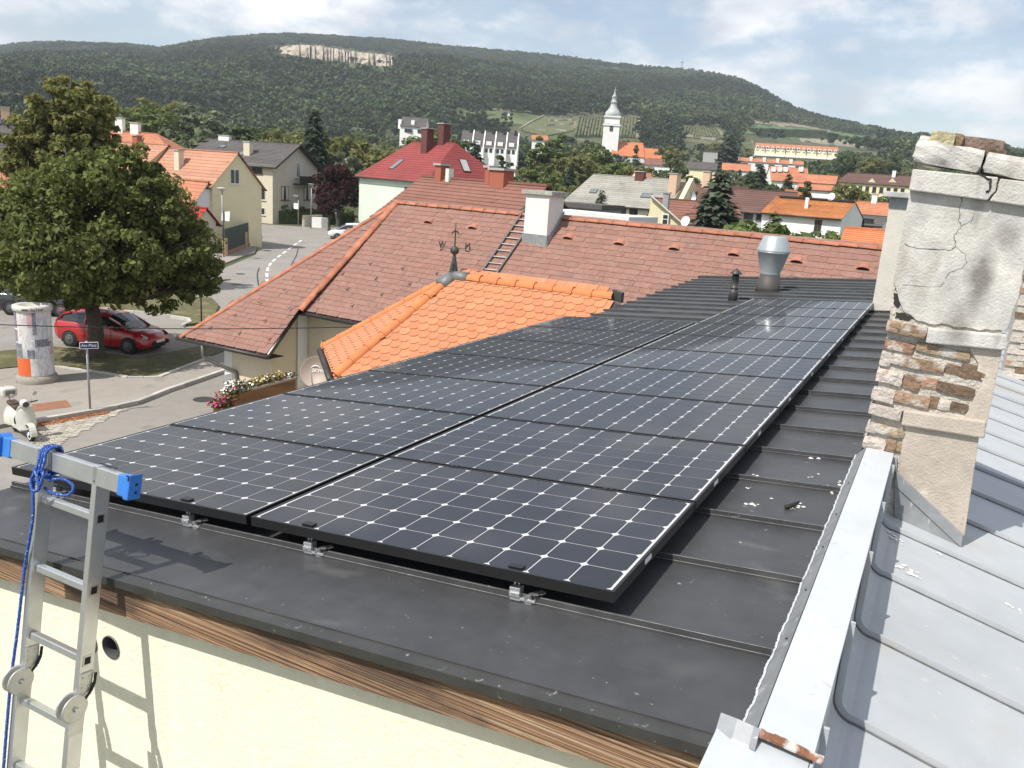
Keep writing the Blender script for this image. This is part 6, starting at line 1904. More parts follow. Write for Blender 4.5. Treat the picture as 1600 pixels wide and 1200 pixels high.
# gutters, verge board, soffit
m = MB(); dz = Vector((0, 0, -.045)); of = Vector((dn2.x, dn2.y, 0)) * .05
m.tube([PL1 + of + dz - h2 * .1, PR1 + of + dz + h2 * .02], .06, 8); m.tube([PC + of + dz - h2 * .03, PE + of + dz], .06, 8); m.build('gutter', MT['gutter'], bh)
m = MB(); m.bar(PR1 + dz * .4, PC + dz * .4, .03, .10, (0, 0, 1)); m.build('verge_board', MT['gutter'], bh)
m = MB(); m.bar(PR1 + Vector((.0, 0, .035)) - h2 * .03, PC + Vector((.0, 0, .035)) - h2 * .03, .05, .012, (0, 0, 1)); m.build('verge_strip', MT['pale_render'], bh)
upn = Vector((-dn2.x, -dn2.y, 0))
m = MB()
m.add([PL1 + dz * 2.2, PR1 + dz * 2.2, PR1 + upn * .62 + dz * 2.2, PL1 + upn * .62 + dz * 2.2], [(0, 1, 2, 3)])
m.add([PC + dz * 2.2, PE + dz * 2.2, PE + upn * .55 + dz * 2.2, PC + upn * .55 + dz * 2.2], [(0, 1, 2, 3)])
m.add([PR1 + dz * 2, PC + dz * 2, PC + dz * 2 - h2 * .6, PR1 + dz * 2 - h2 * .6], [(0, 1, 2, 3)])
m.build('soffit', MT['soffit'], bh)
# walls: projecting left part, then the main wall
fy_ = PR1 + upn * .55; xa = (atY(352, 560, fy_.y + .1)).x; xb = PR1.x - .42
m = MB()
q0 = Vector((xa, fy_.y + .10, 0)); q1 = Vector((xb, fy_.y, 0))
mainw = PC + upn * .5
q2 = Vector((xb + .1, mainw.y, 0)); zt1 = PR1.z + .10
run = lambda p: zr - SLP * ((Vector((p.x, p.y, 0)) - Vector((A_.x, A_.y, 0))).dot(dn2)) - .06
m.add([q0, q1, (q1.x, q1.y, zt1), (q0.x, q0.y, zt1)], [(0, 1, 2, 3)])
m.add([q1, q2, (q2.x, q2.y, run(q2) - .02), (q1.x, q1.y, run(q1) - .02)], [(0, 1, 2, 3)])
q3 = Vector((PE.x - .3, PE.y + .5, 0))
m.add([q2, q3, (q3.x, q3.y, PC.z + .1), (q2.x, q2.y, PC.z + .1)], [(0, 1, 2, 3)])
q4 = back(Vector((xa, q0.y, 0)))
m.add([q0, (q0.x, q0.y, zt1), (q4.x, q4.y, zt1), q4], [(0, 1, 2, 3)])
m.add([(RB_.x - .4, q3.y, 0), (RB_.x - .4, PEb.y - .5, 0), (RB_.x - .4, PEb.y - .5, PC.z), (RB_.x - .4, RB_.y, zr - .1), (RB_.x - .4, q3.y, PC.z)], [(0, 1, 2, 3, 4)])
m.add([(RB_.x - .4, PEb.y - .5, 0), (q4.x, q4.y, 0), (q4.x, q4.y, PC.z), (RB_.x - .4, PEb.y - .5, PC.z)], [(0, 1, 2, 3)])
bw = m.build('wall', MT['house_cream'], bh)
m = MB(); m.slab([q0 + Vector((-.02, -.015, 0)), q0 + Vector((.42, -.015, 0)), q0 + Vector((.42, .03, 0)), q0 + Vector((-.02, .03, 0))], (0, 0, zt1)); m.build('corner_strip', MT['white'], bw)
m = MB(); c2 = q2 + Vector((.015, -.45, 0)); m.slab([c2, c2 + Vector((.02, 0, 0)), c2 + Vector((.02, .42, 0)), c2 + Vector((0, .42, 0))], (0, 0, run(c2) - .02)); m.build('corner_strip', MT['white'], bw)
m = MB(); c3 = q2 + Vector((.5, -.02, 1.6)); m.box(c3 + Vector((.6, 0, .5)), 1.0, .08, 1.0); m.build('wooden_shutter', MT['fascia'], bw)
# downpipe at the front corner
m = MB(); g0 = PL1.lerp(PR1, .28) + of + dz * 2
m.tube([g0, g0 + Vector((0, 0, -.32)), g0 + Vector((.28, .2, -.52)), Vector((xa + .52, q0.y - .10, g0.z - .75)), Vector((xa + .56, q0.y - .08, g0.z - .95)), Vector((xa + .56, q0.y - .08, .0))], .055, 10)
m.build('downpipe', mat('downpipe_grey', (.12, .11, .10), .5, .2), bh)
# brick-built, rendered chimney with its slab and flashing
m = MB()
dv = upn * ((ch_t - ch_r).dot(upn)); bl_ = ch_l; br_ = ch_r
topz = zr + .62
foot_ = [bl_, br_, br_ + Vector((dv.x, dv.y, 0)), bl_ + Vector((dv.x, dv.y, 0))]
m.slab([Vector((p.x, p.y, bl_.z - .3)) for p in foot_], (0, 0, topz - bl_.z + .3))
chb = m.build('chimney', mat('chimney_white_render', (.70, .70, .67), .9, var=[(2, .06), (9, .05)], specks=[(4, .66, .1, (.5, .49, .46))], bump=(40, .3)), brf)
cc_ = sum(foot_, Vector((0, 0, 0))) / 4
m = MB(); m.slab([Vector((cc_.x + (p.x - cc_.x) * 1.28, cc_.y + (p.y - cc_.y) * 1.18, topz)) for p in foot_], (0, 0, .10)); m.build('chimney_slab', mat('slab_concrete', (.36, .36, .33), .9, var=[(5, .25)], specks=[(12, .6, .08, (.2, .2, .19))]), brf)
m = MB(); m.slab([Vector((cc_.x + (p.x - cc_.x) * 1.07, cc_.y + (p.y - cc_.y) * 1.07, bl_.z - .25)) for p in foot_], (0, 0, .50))
m.slab([br_ + (foot_[2] - br_) * -.05 + h2 * .05 + Vector((0, 0, -.1)), foot_[2] + h2 * .05 + Vector((0, 0, (dv.length) * SLP - .1)), foot_[2] + h2 * .05 + Vector((0, 0, (dv.length) * SLP + .18)), br_ + h2 * .05 + Vector((0, 0, .18))], -h2 * .03)
m.build('chimney_flashing', MT['zinc'], brf)
# ladder lying on the slope
rl = thing('roof_ladder', 'dark metal ladder lying on the brown roof below the white chimney', 'ladder', onplane(760, 432, .05))
r0a, r0b = onplane(745, 436, .11), onplane(819, 329, .11); r1a, r1b = onplane(768.5, 438.5, .11), onplane(842, 331.5, .11)
MT['ladder_dark'] = mat('weathered_ladder', (.12, .105, .10), .6, .3, var=[(8, .3)])
for a, b in ((r0a, r0b), (r1a, r1b)):
    m = MB(); m.bar(a, b, .05, .06, (0, -.7, .7)); m.build('rail', MT['ladder_dark'], rl)
for k in range(11):
    m = MB(); m.bar(r0a.lerp(r0b, (k + .55) / 11), r1a.lerp(r1b, (k + .55) / 11), .028, .028, (0, -.7, .7)); m.build('rung', mat('ladder_rung', (.36, .34, .33), .5, .4) if 'lrung' not in MT else MT['lrung'], rl)
    MT['lrung'] = rl.children[-1].data.materials[0]
# little dormer vents and snow hooks
MT['vent_tile'] = mat('vent_tile', (.33, .145, .10), .85, orand=.1, var=[(9, .15)])
vm = MB(); n = 9; vs = []
for k in range(n):
    a = math.pi * k / (n - 1); vs += [(math.cos(a) * .15, 0, math.sin(a) * .10), (math.cos(a) * .138, .012, math.sin(a) * .09), (math.cos(a) * .09, .26, math.sin(a) * .005)]
for k in range(n - 1):
    vm.add([vs[3 * k], vs[3 * k + 3], vs[3 * k + 5], vs[3 * k + 2]], [(0, 1, 2, 3)], 0); vm.add([vs[3 * k], vs[3 * k + 1], vs[3 * k + 4], vs[3 * k + 3]], [(0, 1, 2, 3)], 0)
vm.add([vs[3 * k + 1] for k in range(n)], [tuple(range(n))], 1)
vm.box((0, .07, -.004), .42, .24, .012)
vme = vm.mesh('roof_vent_tile', [MT['vent_tile'], MT['black']])
iw = WM[brf.name].inverted()
for (x, y) in ((669, 349), (738, 358), (887, 374), (967, 383), (1053, 391), (1146, 400), (1244, 411), (1348, 422)):
    G = F.copy(); G.translation = onplane(x, y, .05); inst('vent_tile', vme, brf, iw @ G)
hm = MB(); hm.bar((0, .08, .01), (0, -.02, .015), .03, .006); hm.bar((0, -.02, .015), (0, -.03, .075), .022, .006, (0, 1, 0)); hm.box((0, -.03, .075), .05, .012, .012)
hme = hm.mesh('snow_hook', MT['gutter'])
for (x, y) in ((445, 454), (406, 473), (453, 482), (367, 493), (414, 502), (329, 513), (374, 522), (421, 531), (536, 429), (579, 413), (588, 437), (543, 453), (597, 461), (498, 469), (551, 479), (630, 421), (641, 445), (520, 410), (683, 428)):
    G = F.copy(); G.translation = onplane(x, y, .05)
    if x < 460:
        G.translation = camv + (G.translation - camv) * .985
    inst('snow_hook', hme, brf, iw @ G)

# ------------------------------------------------------------------ satellite dish, flower boxes
dc = atY(496, 582, 12.9)
t = thing('satellite_dish', 'beige satellite dish with white lettering half hidden by the orange roof edge', 'satellite dish', (dc.x, dc.y + .3, 0))
nd = (Vector((0, 0, CZ)) - dc).normalized(); nd = (nd + Vector((-.25, -.2, .12))).normalized()
q = nd.to_track_quat('Z', 'Y').to_matrix()
rr = .315
MT['dish'] = mat('dish_beige', (.36, .285, .235), .55, var=[(3, .06)])
m = MB(); m.lathe(dc, [(rr * k / 8, .11 * (k / 8) ** 2) for k in range(1, 9)] + [(rr + .008, .115), (rr + .008, .10), (rr * .5, .0), (.01, -.03)], 40, axis=q); m.build('dish', MT['dish'], t)
m = MB(); m.tube([dc - nd * .03, dc - nd * .20, Vector((dc.x - nd.x * .25, dc.y - nd.y * .25, dc.z - .1)), Vector((dc.x - nd.x * .25, dc.y - nd.y * .25, 0))], .03, 8); m.build('mast', MT['zinc'], t)
m = MB(); m.tube([dc + q @ Vector((0, -rr, .10)), dc + q @ Vector((0, -rr * .75, .26)), dc + q @ Vector((0, -.02, .40))], .010, 6); m.build('arm', MT['zinc'], t)
tm = text_mesh('SKYMASTER', .098, .002, MT['white'], 'lettering')
up_ = Vector((.02, 0, 1)); zx = nd; xx = up_.cross(zx).normalized(); yy = zx.cross(xx)
Q = Matrix(((xx.x, yy.x, zx.x, 0), (xx.y, yy.y, zx.y, 0), (xx.z, yy.z, zx.z, 0), (0, 0, 0, 1)))
iw2 = WM[t.name].inverted()
inst('lettering', tm, t, iw2 @ Matrix.Translation(dc + nd * .028 + xx * .15 + yy * .03) @ Q)
m = MB(); m.tube([dc + nd * .030 + xx * (-.035 + .105 * math.cos(a)) + yy * (.045 + .085 * math.sin(a)) for a in [R(170 - 150 * k / 10) for k in range(11)]], [.003, .006, .009, .012, .013, .013, .012, .010, .008, .005, .002], 5); m.build('emblem_arc', MT['white'], t)


def flower_clump(pts, n, rad, cols, seed, name, parent, leafcol):
    """leaves and round five-petal blossoms scattered along a box; one mesh per colour"""
    rg = random.Random(seed)
    mb_l = MB(); fl = [MB() for _ in cols]
    for i in range(n):
        t_ = rg.random(); k = min(int(t_ * (len(pts) - 1)), len(pts) - 2); f_ = t_ * (len(pts) - 1) - k
        c = Vector(pts[k]).lerp(Vector(pts[k + 1]), f_) + Vector((rg.gauss(0, rad * .55), rg.gauss(0, rad * .55), abs(rg.gauss(0, rad * .6)) - rad * .25))
        for j in range(4):
            d = Vector((rg.uniform(-1, 1), rg.uniform(-1, 1), rg.uniform(-.4, 1))).normalized(); s_ = d.orthogonal().normalized() * .018
            q_ = c + d * .02
            mb_l.add([q_ - s_, q_ + d * .035 - s_ * .2, q_ + d * .07, q_ + d * .035 + s_ * 2], [(0, 1, 2, 3)])
        if rg.random() < .8:
            d = Vector((rg.uniform(-.6, .6), rg.uniform(-1, -.1), rg.uniform(.2, 1))).normalized(); a = d.orthogonal().normalized(); b = d.cross(a)
            q_ = c + d * .05; r_ = rg.uniform(.022, .036)
            fl[rg.choices(range(len(cols)), [c_[1] for c_ in cols])[0]].add([q_] + [q_ + (a * math.cos(w_) + b * math.sin(w_)) * r_ + d * .008 for w_ in [k_ * math.pi / 5 * 2 for k_ in range(5)]], [(0, k_ + 1, (k_ + 1) % 5 + 1) for k_ in range(5)])
    mb_l.build('foliage', leafcol, parent, 'stuff')
    for f_, (m_, wt) in zip(fl, cols):
        if f_.v:
            f_.build('blossoms', m_, parent, 'stuff')


MT['leaf_small'] = mat('flower_leaves', (.075, .10, .030), .8, irand=.4, hue=(.16, .13, .04))
MT['petal_white'] = mat('white_petals', (.80, .78, .76), .7); MT['petal_pink'] = mat('magenta_petals', (.55, .045, .17), .7, irand=.3); MT['petal_yellow'] = mat('straw_petals', (.42, .34, .14), .8, irand=.3)
MT['planter_wood'] = mat('planter_wood', (.24, .115, .050), .7, var=[(5, .3, (.2, .2, 1))])
zb = CZ - 5.05
b0, b1 = atZ(366, 617, zb), atZ(462, 592, zb)
t = thing('flower_box', 'long wooden planter with white and pink flowers at one end, dry plants along it', 'flower box', (b0 + b1) / 2)
bd = (b1 - b0).normalized(); bs = Vector((-bd.y, bd.x, 0))
m = MB(); m.slab([b0, b1, b1 + bs * .28, b0 + bs * .28], (0, 0, -.42)); m.build('box', MT['planter_wood'], t)
m = MB(); m.slab([b0 - bs * .02 + bd * .5 + Vector((0, 0, .002)), b1 - bs * .02 + Vector((0, 0, .002)), b1 + bs * .03 + Vector((0, 0, .002)), b0 + bs * .03 + bd * .5 + Vector((0, 0, .002))], (0, 0, .05)); m.build('rim', mat('planter_rim', (.42, .36, .30), .6, var=[(6, .15)]), t)
cen = bs * .13
flower_clump([b0 + cen + Vector((0, 0, .02)), b0 + bd * .42 + cen + Vector((0, 0, .06))], 230, .13, [(MT['petal_white'], 5), (MT['petal_pink'], 1)], 5, 'f', t, MT['leaf_small'])
flower_clump([b0 + bd * .6 + cen + Vector((0, 0, .05)), b1 - bd * .35 + cen + Vector((0, 0, .10))], 260, .09, [(MT['petal_yellow'], 5), (MT['petal_white'], 1)], 6, 'f', t, mat('dry_leaves', (.20, .16, .055), .85, irand=.4))
flower_clump([b1 - bd * .2 + cen + Vector((0, 0, .0)), b1 + cen], 90, .11, [(MT['petal_white'], 2), (MT['petal_pink'], .4)], 7, 'f', t, MT['leaf_small'])
zb2 = CZ - 5.30
b2, b3 = atZ(346, 640, zb2), atZ(376, 630, zb2)
t = thing('flower_box', 'low wooden planter full of magenta flowers in front of the long planter', 'flower box', (b2 + b3) / 2)
m = MB(); m.slab([b2, b3, b3 + bs * .25, b2 + bs * .25], (0, 0, -.30)); m.build('box', MT['planter_wood'], t)
flower_clump([b2 + cen + Vector((0, 0, .06)), b3 + cen + Vector((0, 0, .12))], 260, .14, [(MT['petal_pink'], 1)], 9, 'f', t, MT['leaf_small'])
m = MB(); m.slab([b0 + bs * .02 + Vector((0, 0, -zb)), b1 + bs * .02 + Vector((0, 0, -zb)), b1 + bs * .26 + Vector((0, 0, -zb)), b0 + bs * .26 + Vector((0, 0, -zb))], (0, 0, zb - .425))
o = m.build('garden_wall', MT['house_cream']); tag(recentre(o), 'rendered garden wall carrying the long wooden planter', 'wall')
m = MB(); m.slab([b2 + bs * .02 + Vector((0, 0, -zb2)), b3 + bs * .02 + Vector((0, 0, -zb2)), b3 + bs * .23 + Vector((0, 0, -zb2)), b2 + bs * .23 + Vector((0, 0, -zb2))], (0, 0, zb2 - .305))
o = m.build('garden_wall', MT['house_cream']); tag(recentre(o), 'low rendered wall carrying the planter of magenta flowers', 'wall')
# ================================================================== TREES, HEDGES, FOREST
def leafm(nm, c, hue=None, a=.30):
    return mat(nm, c, .75, spec=.25, irand=a, hue=hue, var=[(.35, .28), (1.4, .22)], transl=.38)


LF = {'green': leafm('green_foliage', (0.141, 0.192, 0.059), (0.179, 0.218, 0.070)), 'olive': leafm('olive_foliage', (0.198, 0.211, 0.077), (0.243, 0.237, 0.092)), 'dark': leafm('dark_foliage', (0.087, 0.125, 0.054), (0.109, 0.141, 0.059)),
      'grey': leafm('grey_green_foliage', (0.179, 0.215, 0.128), (0.218, 0.243, 0.147)), 'spruce': leafm('spruce_needles', (0.044, 0.067, 0.044), (0.061, 0.084, 0.054)), 'purple': leafm('purple_foliage', (0.051, 0.018, 0.022), (0.070, 0.028, 0.026)),
      'chestnut': leafm('chestnut_foliage', (0.122, 0.160, 0.044), (0.173, 0.179, 0.056), .40), 'golden': leafm('yellowish_foliage', (.19, .205, .062), (.24, .225, .08)), 'bright': leafm('bright_foliage', (0.147, 0.205, 0.061), (0.186, 0.237, 0.077)), 'bluish': leafm('bluish_needles', (.095, .125, .085), (.12, .145, .10))}
MT['bark'] = mat('bark', (.085, .068, .052), .95, var=[(3, .25, (1, 1, .25)), (14, .25)], bump=(9, .8, (1, 1, .2)))


def leaf_cloud(lobes, n, size, seed, flat=.0, inner=.25, clump=(.26, .42), per=None, droop=0.0):
    """many small leaf faces in clumps that fill the lobes of a crown; numpy, one mesh"""
    rg = np.random.default_rng(seed)
    vol = np.array([l[3] * l[4] * l[5] for l in lobes]) ** (2 / 3)
    per = per or 42
    nc = max(6, n // per)
    which = rg.choice(len(lobes), nc, p=vol / vol.sum())
    L_ = np.array(lobes)[which]
    d = rg.normal(size=(nc, 3)); d /= np.linalg.norm(d, axis=1)[:, None]
    rad = np.where(rg.random(nc) < inner, rg.uniform(.25, .75, nc), rg.uniform(.72, 1.0, nc))
    cc = L_[:, :3] + d * L_[:, 3:6] * rad[:, None]
    cr = L_[:, 3:6].mean(1) * rg.uniform(clump[0], clump[1], nc)
    k = per
    q = rg.normal(size=(nc, k, 3)); q /= np.linalg.norm(q, axis=2)[:, :, None]
    q[:, :, 2] = np.abs(q[:, :, 2]) * np.where(rg.random((nc, k)) < .72, 1, -1)
    pos = cc[:, None, :] + q * cr[:, None, None] * rg.uniform(.55, 1.05, (nc, k))[:, :, None] * np.array([1.1, 1.1, .8])
    nrm = q + rg.normal(size=(nc, k, 3)) * .55 + np.array([0, 0, .25]); nrm /= np.linalg.norm(nrm, axis=2)[:, :, None]
    pos = pos.reshape(-1, 3); nrm = nrm.reshape(-1, 3); m_ = len(pos)
    r = rg.normal(size=(m_, 3)); a = np.cross(nrm, r); a /= np.linalg.norm(a, axis=1)[:, None]; b = np.cross(nrm, a)
    s = size * rg.uniform(.6, 1.35, m_)[:, None]
    a *= s; b *= s * rg.uniform(.45, .75, m_)[:, None]
    a[:, 2] -= droop * np.abs(s[:, 0])
    bend = nrm * s * .25
    v = np.stack([pos - a, pos - b + bend, pos + a, pos + b + bend], 1).reshape(-1, 3)
    return v, np.arange(4 * m_).reshape(-1, 4)


def np_mesh(name, v, f, material):
    me = bpy.data.meshes.new(name)
    me.vertices.add(len(v)); me.vertices.foreach_set('co', v.astype(np.float32).ravel())
    n = f.shape[1]; me.loops.add(f.size); me.loops.foreach_set('vertex_index', f.ravel().astype(np.int32))
    me.polygons.add(len(f)); me.polygons.foreach_set('loop_start', np.arange(0, f.size, n, dtype=np.int32)); me.polygons.foreach_set('loop_total', np.full(len(f), n, np.int32))
    me.materials.append(material); me.update(); me.validate()
    return me


def trunk_mesh(h, r, lobes, seed, fork=.45, n=8):
    rg = random.Random(seed); m_ = MB()
    top = Vector((rg.uniform(-.02, .02) * h, rg.uniform(-.02, .02) * h, h * fork))
    m_.tube([(0, 0, -.3), (0, 0, 0), (r * .1, 0, h * .08), top * .5 + Vector((r * .4, r * .2, 0)), top], [r * 1.5, r * 1.25, r * 1.0, r * .88, r * .74], n)
    for l in lobes:
        c = Vector(l[:3]); mid_ = top.lerp(c, .5) + Vector((0, 0, -.06 * h))
        m_.tube([top - Vector((0, 0, r)), mid_, c, c + (c - top) * .25], [r * .55, r * .36, r * .2, r * .06], 6)
        for k in range(2):
            e = c + Vector((rg.uniform(-1, 1) * l[3], rg.uniform(-1, 1) * l[4], rg.uniform(-.3, .8) * l[5])) * .7
            m_.tube([mid_, mid_.lerp(e, .5) + Vector((0, 0, .05 * l[5])), e], [r * .26, r * .15, r * .04], 5)
    return m_.mesh('trunk', MT['bark'])


def rand_lobes(seed, n, w, zc, hz):
    rg = random.Random(seed); o_ = []
    for k in range(n):
        a = 2 * math.pi * k / n + rg.uniform(-.4, .4); rr = w * rg.uniform(.30, .62) if k else 0
        zz = zc + rg.uniform(-.45, .45) * hz; s_ = rg.uniform(.42, .62) * w
        o_.append((rr * math.cos(a), rr * math.sin(a), zz, s_, s_, s_ * rg.uniform(.65, .95)))
    o_.append((0, 0, zc + hz * .55, w * .5, w * .5, hz * .5))
    return o_


def spruce_mesh(seed, n_t=20, dens=1.0, w=.19):
    """tiers of drooping sprays round a leader"""
    rg = np.random.default_rng(seed); n = int(3400 * dens)
    z = .05 + .93 * (1 - np.sqrt(rg.random(n) * .985)); tier = (z * n_t + rg.random(n) * .35) % 1.0
    az = rg.uniform(0, 2 * np.pi, n); lobe = 1 + .22 * np.sin(az * 5 + z * 40 + seed) + .12 * np.sin(az * 11 + z * 90)
    R_ = w * (1 - z) ** .85 * (1.08 - .42 * tier) * lobe + .008
    r = R_ * np.sqrt(rg.uniform(.30, 1.0, n))
    d = np.stack([np.cos(az), np.sin(az), np.zeros(n)], 1); s = np.stack([-d[:, 1], d[:, 0], np.zeros(n)], 1)
    p = d * r[:, None]; p[:, 2] = z - .16 * r + rg.normal(size=n) * .004
    l_ = (.026 + .03 * R_ / w * .6) * rg.uniform(.6, 1.3, n); w_ = l_ * rg.uniform(.30, .55, n)
    out_ = d * .8 + np.array([0, 0, -.55]) + rg.normal(size=(n, 3)) * .25; out_ /= np.linalg.norm(out_, axis=1)[:, None]
    s = s + rg.normal(size=(n, 3)) * .35
    v = np.stack([p - out_ * l_[:, None] * .6, p - s * w_[:, None], p + out_ * l_[:, None], p + s * w_[:, None]], 1).reshape(-1, 3)
    return v, np.arange(4 * n).reshape(-1, 4)


PROTO = {}


def proto(key, kind, seed):
    if kind == 'spruce':
        v, f = spruce_mesh(seed); cm = v, f; m_ = MB(); m_.tube([(0, 0, -.03), (0, 0, .5), (0, 0, .96)], [.018, .012, .003], 7); tm_ = m_.mesh('trunk', MT['bark'])
    elif kind == 'column':
        lb = [(0, 0, .22 + .14 * k, .13 * (1 - .12 * k), .13 * (1 - .12 * k), .15) for k in range(6)]; cm = leaf_cloud(lb, 1500, .022, seed, clump=(.3, .5)); m_ = MB(); m_.tube([(0, 0, -.03), (0, 0, .8)], [.02, .005], 6); tm_ = m_.mesh('trunk', MT['bark'])
    elif kind == 'tall':
        rg = random.Random(seed); lb = [(rg.uniform(-.07, .07), rg.uniform(-.07, .07), .25 + .12 * k, .17 - .012 * k, .17 - .012 * k, .13) for k in range(6)]; cm = leaf_cloud(lb, 2300, .026, seed); tm_ = trunk_mesh(1, .022, lb[2:5], seed, .3)
    elif kind == 'bush':
        lb = [(-.3, 0, .45, .38, .38, .42), (.3, .1, .4, .36, .36, .40), (0, -.2, .55, .42, .40, .45), (.1, .25, .5, .36, .36, .4)]; cm = leaf_cloud(lb, 1500, .075, seed); tm_ = trunk_mesh(.6, .03, lb[:3], seed, .3)
    else:
        lb = rand_lobes(seed, 6, .40, .60, .26); cm = leaf_cloud(lb, 2600, .028, seed); tm_ = trunk_mesh(1, .030, lb[1:5], seed, .36)
    PROTO[key] = (tm_, cm, {})


for i in range(6):
    proto(f'broad{i}', 'broad', 100 + i * 7)
for i in range(3):
    proto(f'spruce{i}', 'spruce', 50 + i)
for i in range(2):
    proto(f'tall{i}', 'tall', 70 + i); proto(f'bush{i}', 'bush', 80 + i)
proto('column0', 'column', 90)
TREES = []


def plant(key, loc, h, w=None, col='green', label='', group=None, nm='tree', rot=None, cat='tree'):
    """w scales the crown sideways relative to its natural width"""
    tm_, (v, f), cache = PROTO[key]
    if col not in cache:
        cache[col] = np_mesh('crown', v, f, LF[col])
    t = bpy.data.objects.new(nm, None); C.objects.link(t); t['label'] = label; t['category'] = cat
    if group:
        t['group'] = group
    rg = random.Random(int(loc[0] * 131 + loc[1] * 17))
    M_ = Matrix.Translation(Vector(loc)) @ Matrix.Rotation(rg.uniform(0, 6.28) if rot is None else rot, 4, 'Z') @ Matrix.Diagonal((h * (w or 1), h * (w or 1), h, 1))
    t.matrix_world = M_; WM[t.name] = M_
    for n_, me in (('trunk', tm_), ('crown', cache[col])):
        o_ = bpy.data.objects.new(n_, me); C.objects.link(o_); o_.parent = t
    TREES.append((loc[0], loc[1]))
    return t


def at_px(x, ytop, D, h=None):
    """base point for a tree whose top is seen at x, ytop from distance D; the height follows unless given"""
    p = atD(x, ytop, D); z0 = land_z(p.x, p.y); return (p.x, p.y, z0), (p.z - z0)


# ------------------------------------------------------------------ the two big trees on the left
def big_tree(nm, label, base, lobes, n, size, col, seed, r, h, fork, droop=.3, per=60, extra=None):
    t = thing(nm, label, 'tree', base)
    v, f = leaf_cloud(lobes, n, size, seed, inner=.18, clump=(.15, .30), per=per, droop=droop)
    o_ = bpy.data.objects.new('crown', np_mesh('crown', v, f, LF[col])); C.objects.link(o_); o_.parent = t
    o_ = bpy.data.objects.new('trunk', trunk_mesh(h, r, lobes, seed, fork, 12)); C.objects.link(o_); o_.parent = t
    TREES.append((base[0], base[1]))


b = atZ(150, 563, 0); D1 = math.hypot(b.x, b.y)
S = D1 / FPX * .93
cr = Vector((.8828, .4649, 0)); cr.normalize(); cf = Vector((-cr.y, cr.x, 0))


def lob(x, y, rx, rz, depth=0.0, ry=None):
    q = atD(x, y, D1) - b
    q = Vector((q.x, q.y, q.z + b.z)) + cf * depth
    return (q.x, q.y, q.z, rx * S, (ry or rx) * S, rz * S)


lobes = [lob(150, 290, 75, 48), lob(70, 330, 72, 58), lob(222, 322, 62, 50), lob(276, 385, 52, 46), lob(20, 390, 62, 55), lob(120, 390, 80, 60, -2.0), lob(210, 400, 75, 58, -1.5), lob(286, 425, 46, 40, .5), lob(160, 440, 62, 38, -1.0),
         lob(60, 440, 60, 36, .3), lob(245, 455, 52, 34, .3), lob(170, 340, 90, 70, 2.2), lob(90, 400, 80, 60, 2.5), lob(240, 400, 70, 60, 2.3), lob(-20, 350, 45, 50, 1.0), lob(318, 440, 26, 24, 0), lob(200, 262, 45, 30, .4), lob(95, 275, 45, 30, .6)]
big_tree('chestnut_tree', 'big round chestnut tree over the red car, brownish green dense crown', b, lobes, 62000, .098, 'chestnut', 4, .30, 7.4, .36, .35)
q = atD(100, 250, 52); b2 = Vector((q.x, q.y, 0)); S2 = 52 / FPX * .93


def lob2(x, y, rx, rz, depth=0.0):
    q_ = atD(x, y, 52) - b2 + cf * depth; return (q_.x, q_.y, q_.z, rx * S2, rx * S2, rz * S2)


lobes = [lob2(110, 148, 34, 24), lob2(85, 170, 34, 30), lob2(140, 175, 36, 30), lob2(120, 205, 44, 34), lob2(160, 208, 26, 24), lob2(60, 205, 36, 26), lob2(35, 225, 30, 26), lob2(80, 235, 42, 28), lob2(30, 255, 30, 22), lob2(130, 240, 34, 22), lob2(60, 262, 40, 22), lob2(100, 200, 40, 40, 1.5)]
big_tree('linden_tree', 'tall yellowish green tree rising in lobes behind the big chestnut', b2, lobes, 30000, .125, 'golden', 9, .34, 11.0, .42, .3)

# ------------------------------------------------------------------ trees one can tell apart
def T(key, x, yt, D, col, label, w=None, h=None, nm='tree'):
    loc, hh = at_px(x, yt, D); plant(key, loc, max(h or hh, 2.0), w, col, label, nm=nm)


T('spruce0', 492, 165, 128, 'spruce', 'tall dark spruce standing behind the balcony house', 1.25, nm='spruce')
T('spruce1', 1130, 256, 62, 'bluish', 'bushy tall spruce standing over the brown ridge', 1.85, nm='spruce')
T('spruce2', 942, 293, 68, 'bluish', 'small young spruce in front of the pale slate roof', 1.25, nm='spruce')
T('broad1', 530, 240, 112, 'purple', 'purple leaved tree between the balcony house and the green house', .95)
T('broad0', 515, 300, 104, 'purple', 'low purple leaved shrub tree right of the balcony house hedge', 1.1, h=5.0)
T('broad2', 300, 148, 190, 'grey', 'broad pale green round tree behind the grey roofed house', 1.35)
T('broad3', 205, 152, 175, 'green', 'round green tree left of the broad pale tree', 1.15)
T('broad4', 240, 135, 215, 'olive', 'high olive green tree between the two round trees', 1.0)
T('bush0', 301, 197, 125, 'grey', 'small grey green rounded tree beside the grey roof', .75, nm='tree')
T('broad5', 262, 195, 128, 'dark', 'dark leafy tree behind the salmon roof', 1.1)
T('broad1', 400, 180, 180, 'dark', 'dark spreading tree above the grey roof', 1.2)
T('broad2', 440, 190, 165, 'olive', 'olive tree between dark spruce and grey roof', 1.1)
T('broad3', 560, 205, 170, 'golden', 'yellowish tree right of the dark spruce', 1.1)
T('broad4', 600, 215, 150, 'olive', 'olive tree behind the left slope of the red hipped roof', 1.0)
T('spruce1', 743, 215, 135, 'bluish', 'grey green conifer right of the maroon chimneys', 1.6, nm='spruce')
T('tall0', 790, 240, 130, 'dark', 'dark tree in front of the white stepped terrace', 1.2)
T('broad0', 682, 198, 175, 'bright', 'light green willow like tree above the red hipped roof', 1.3)
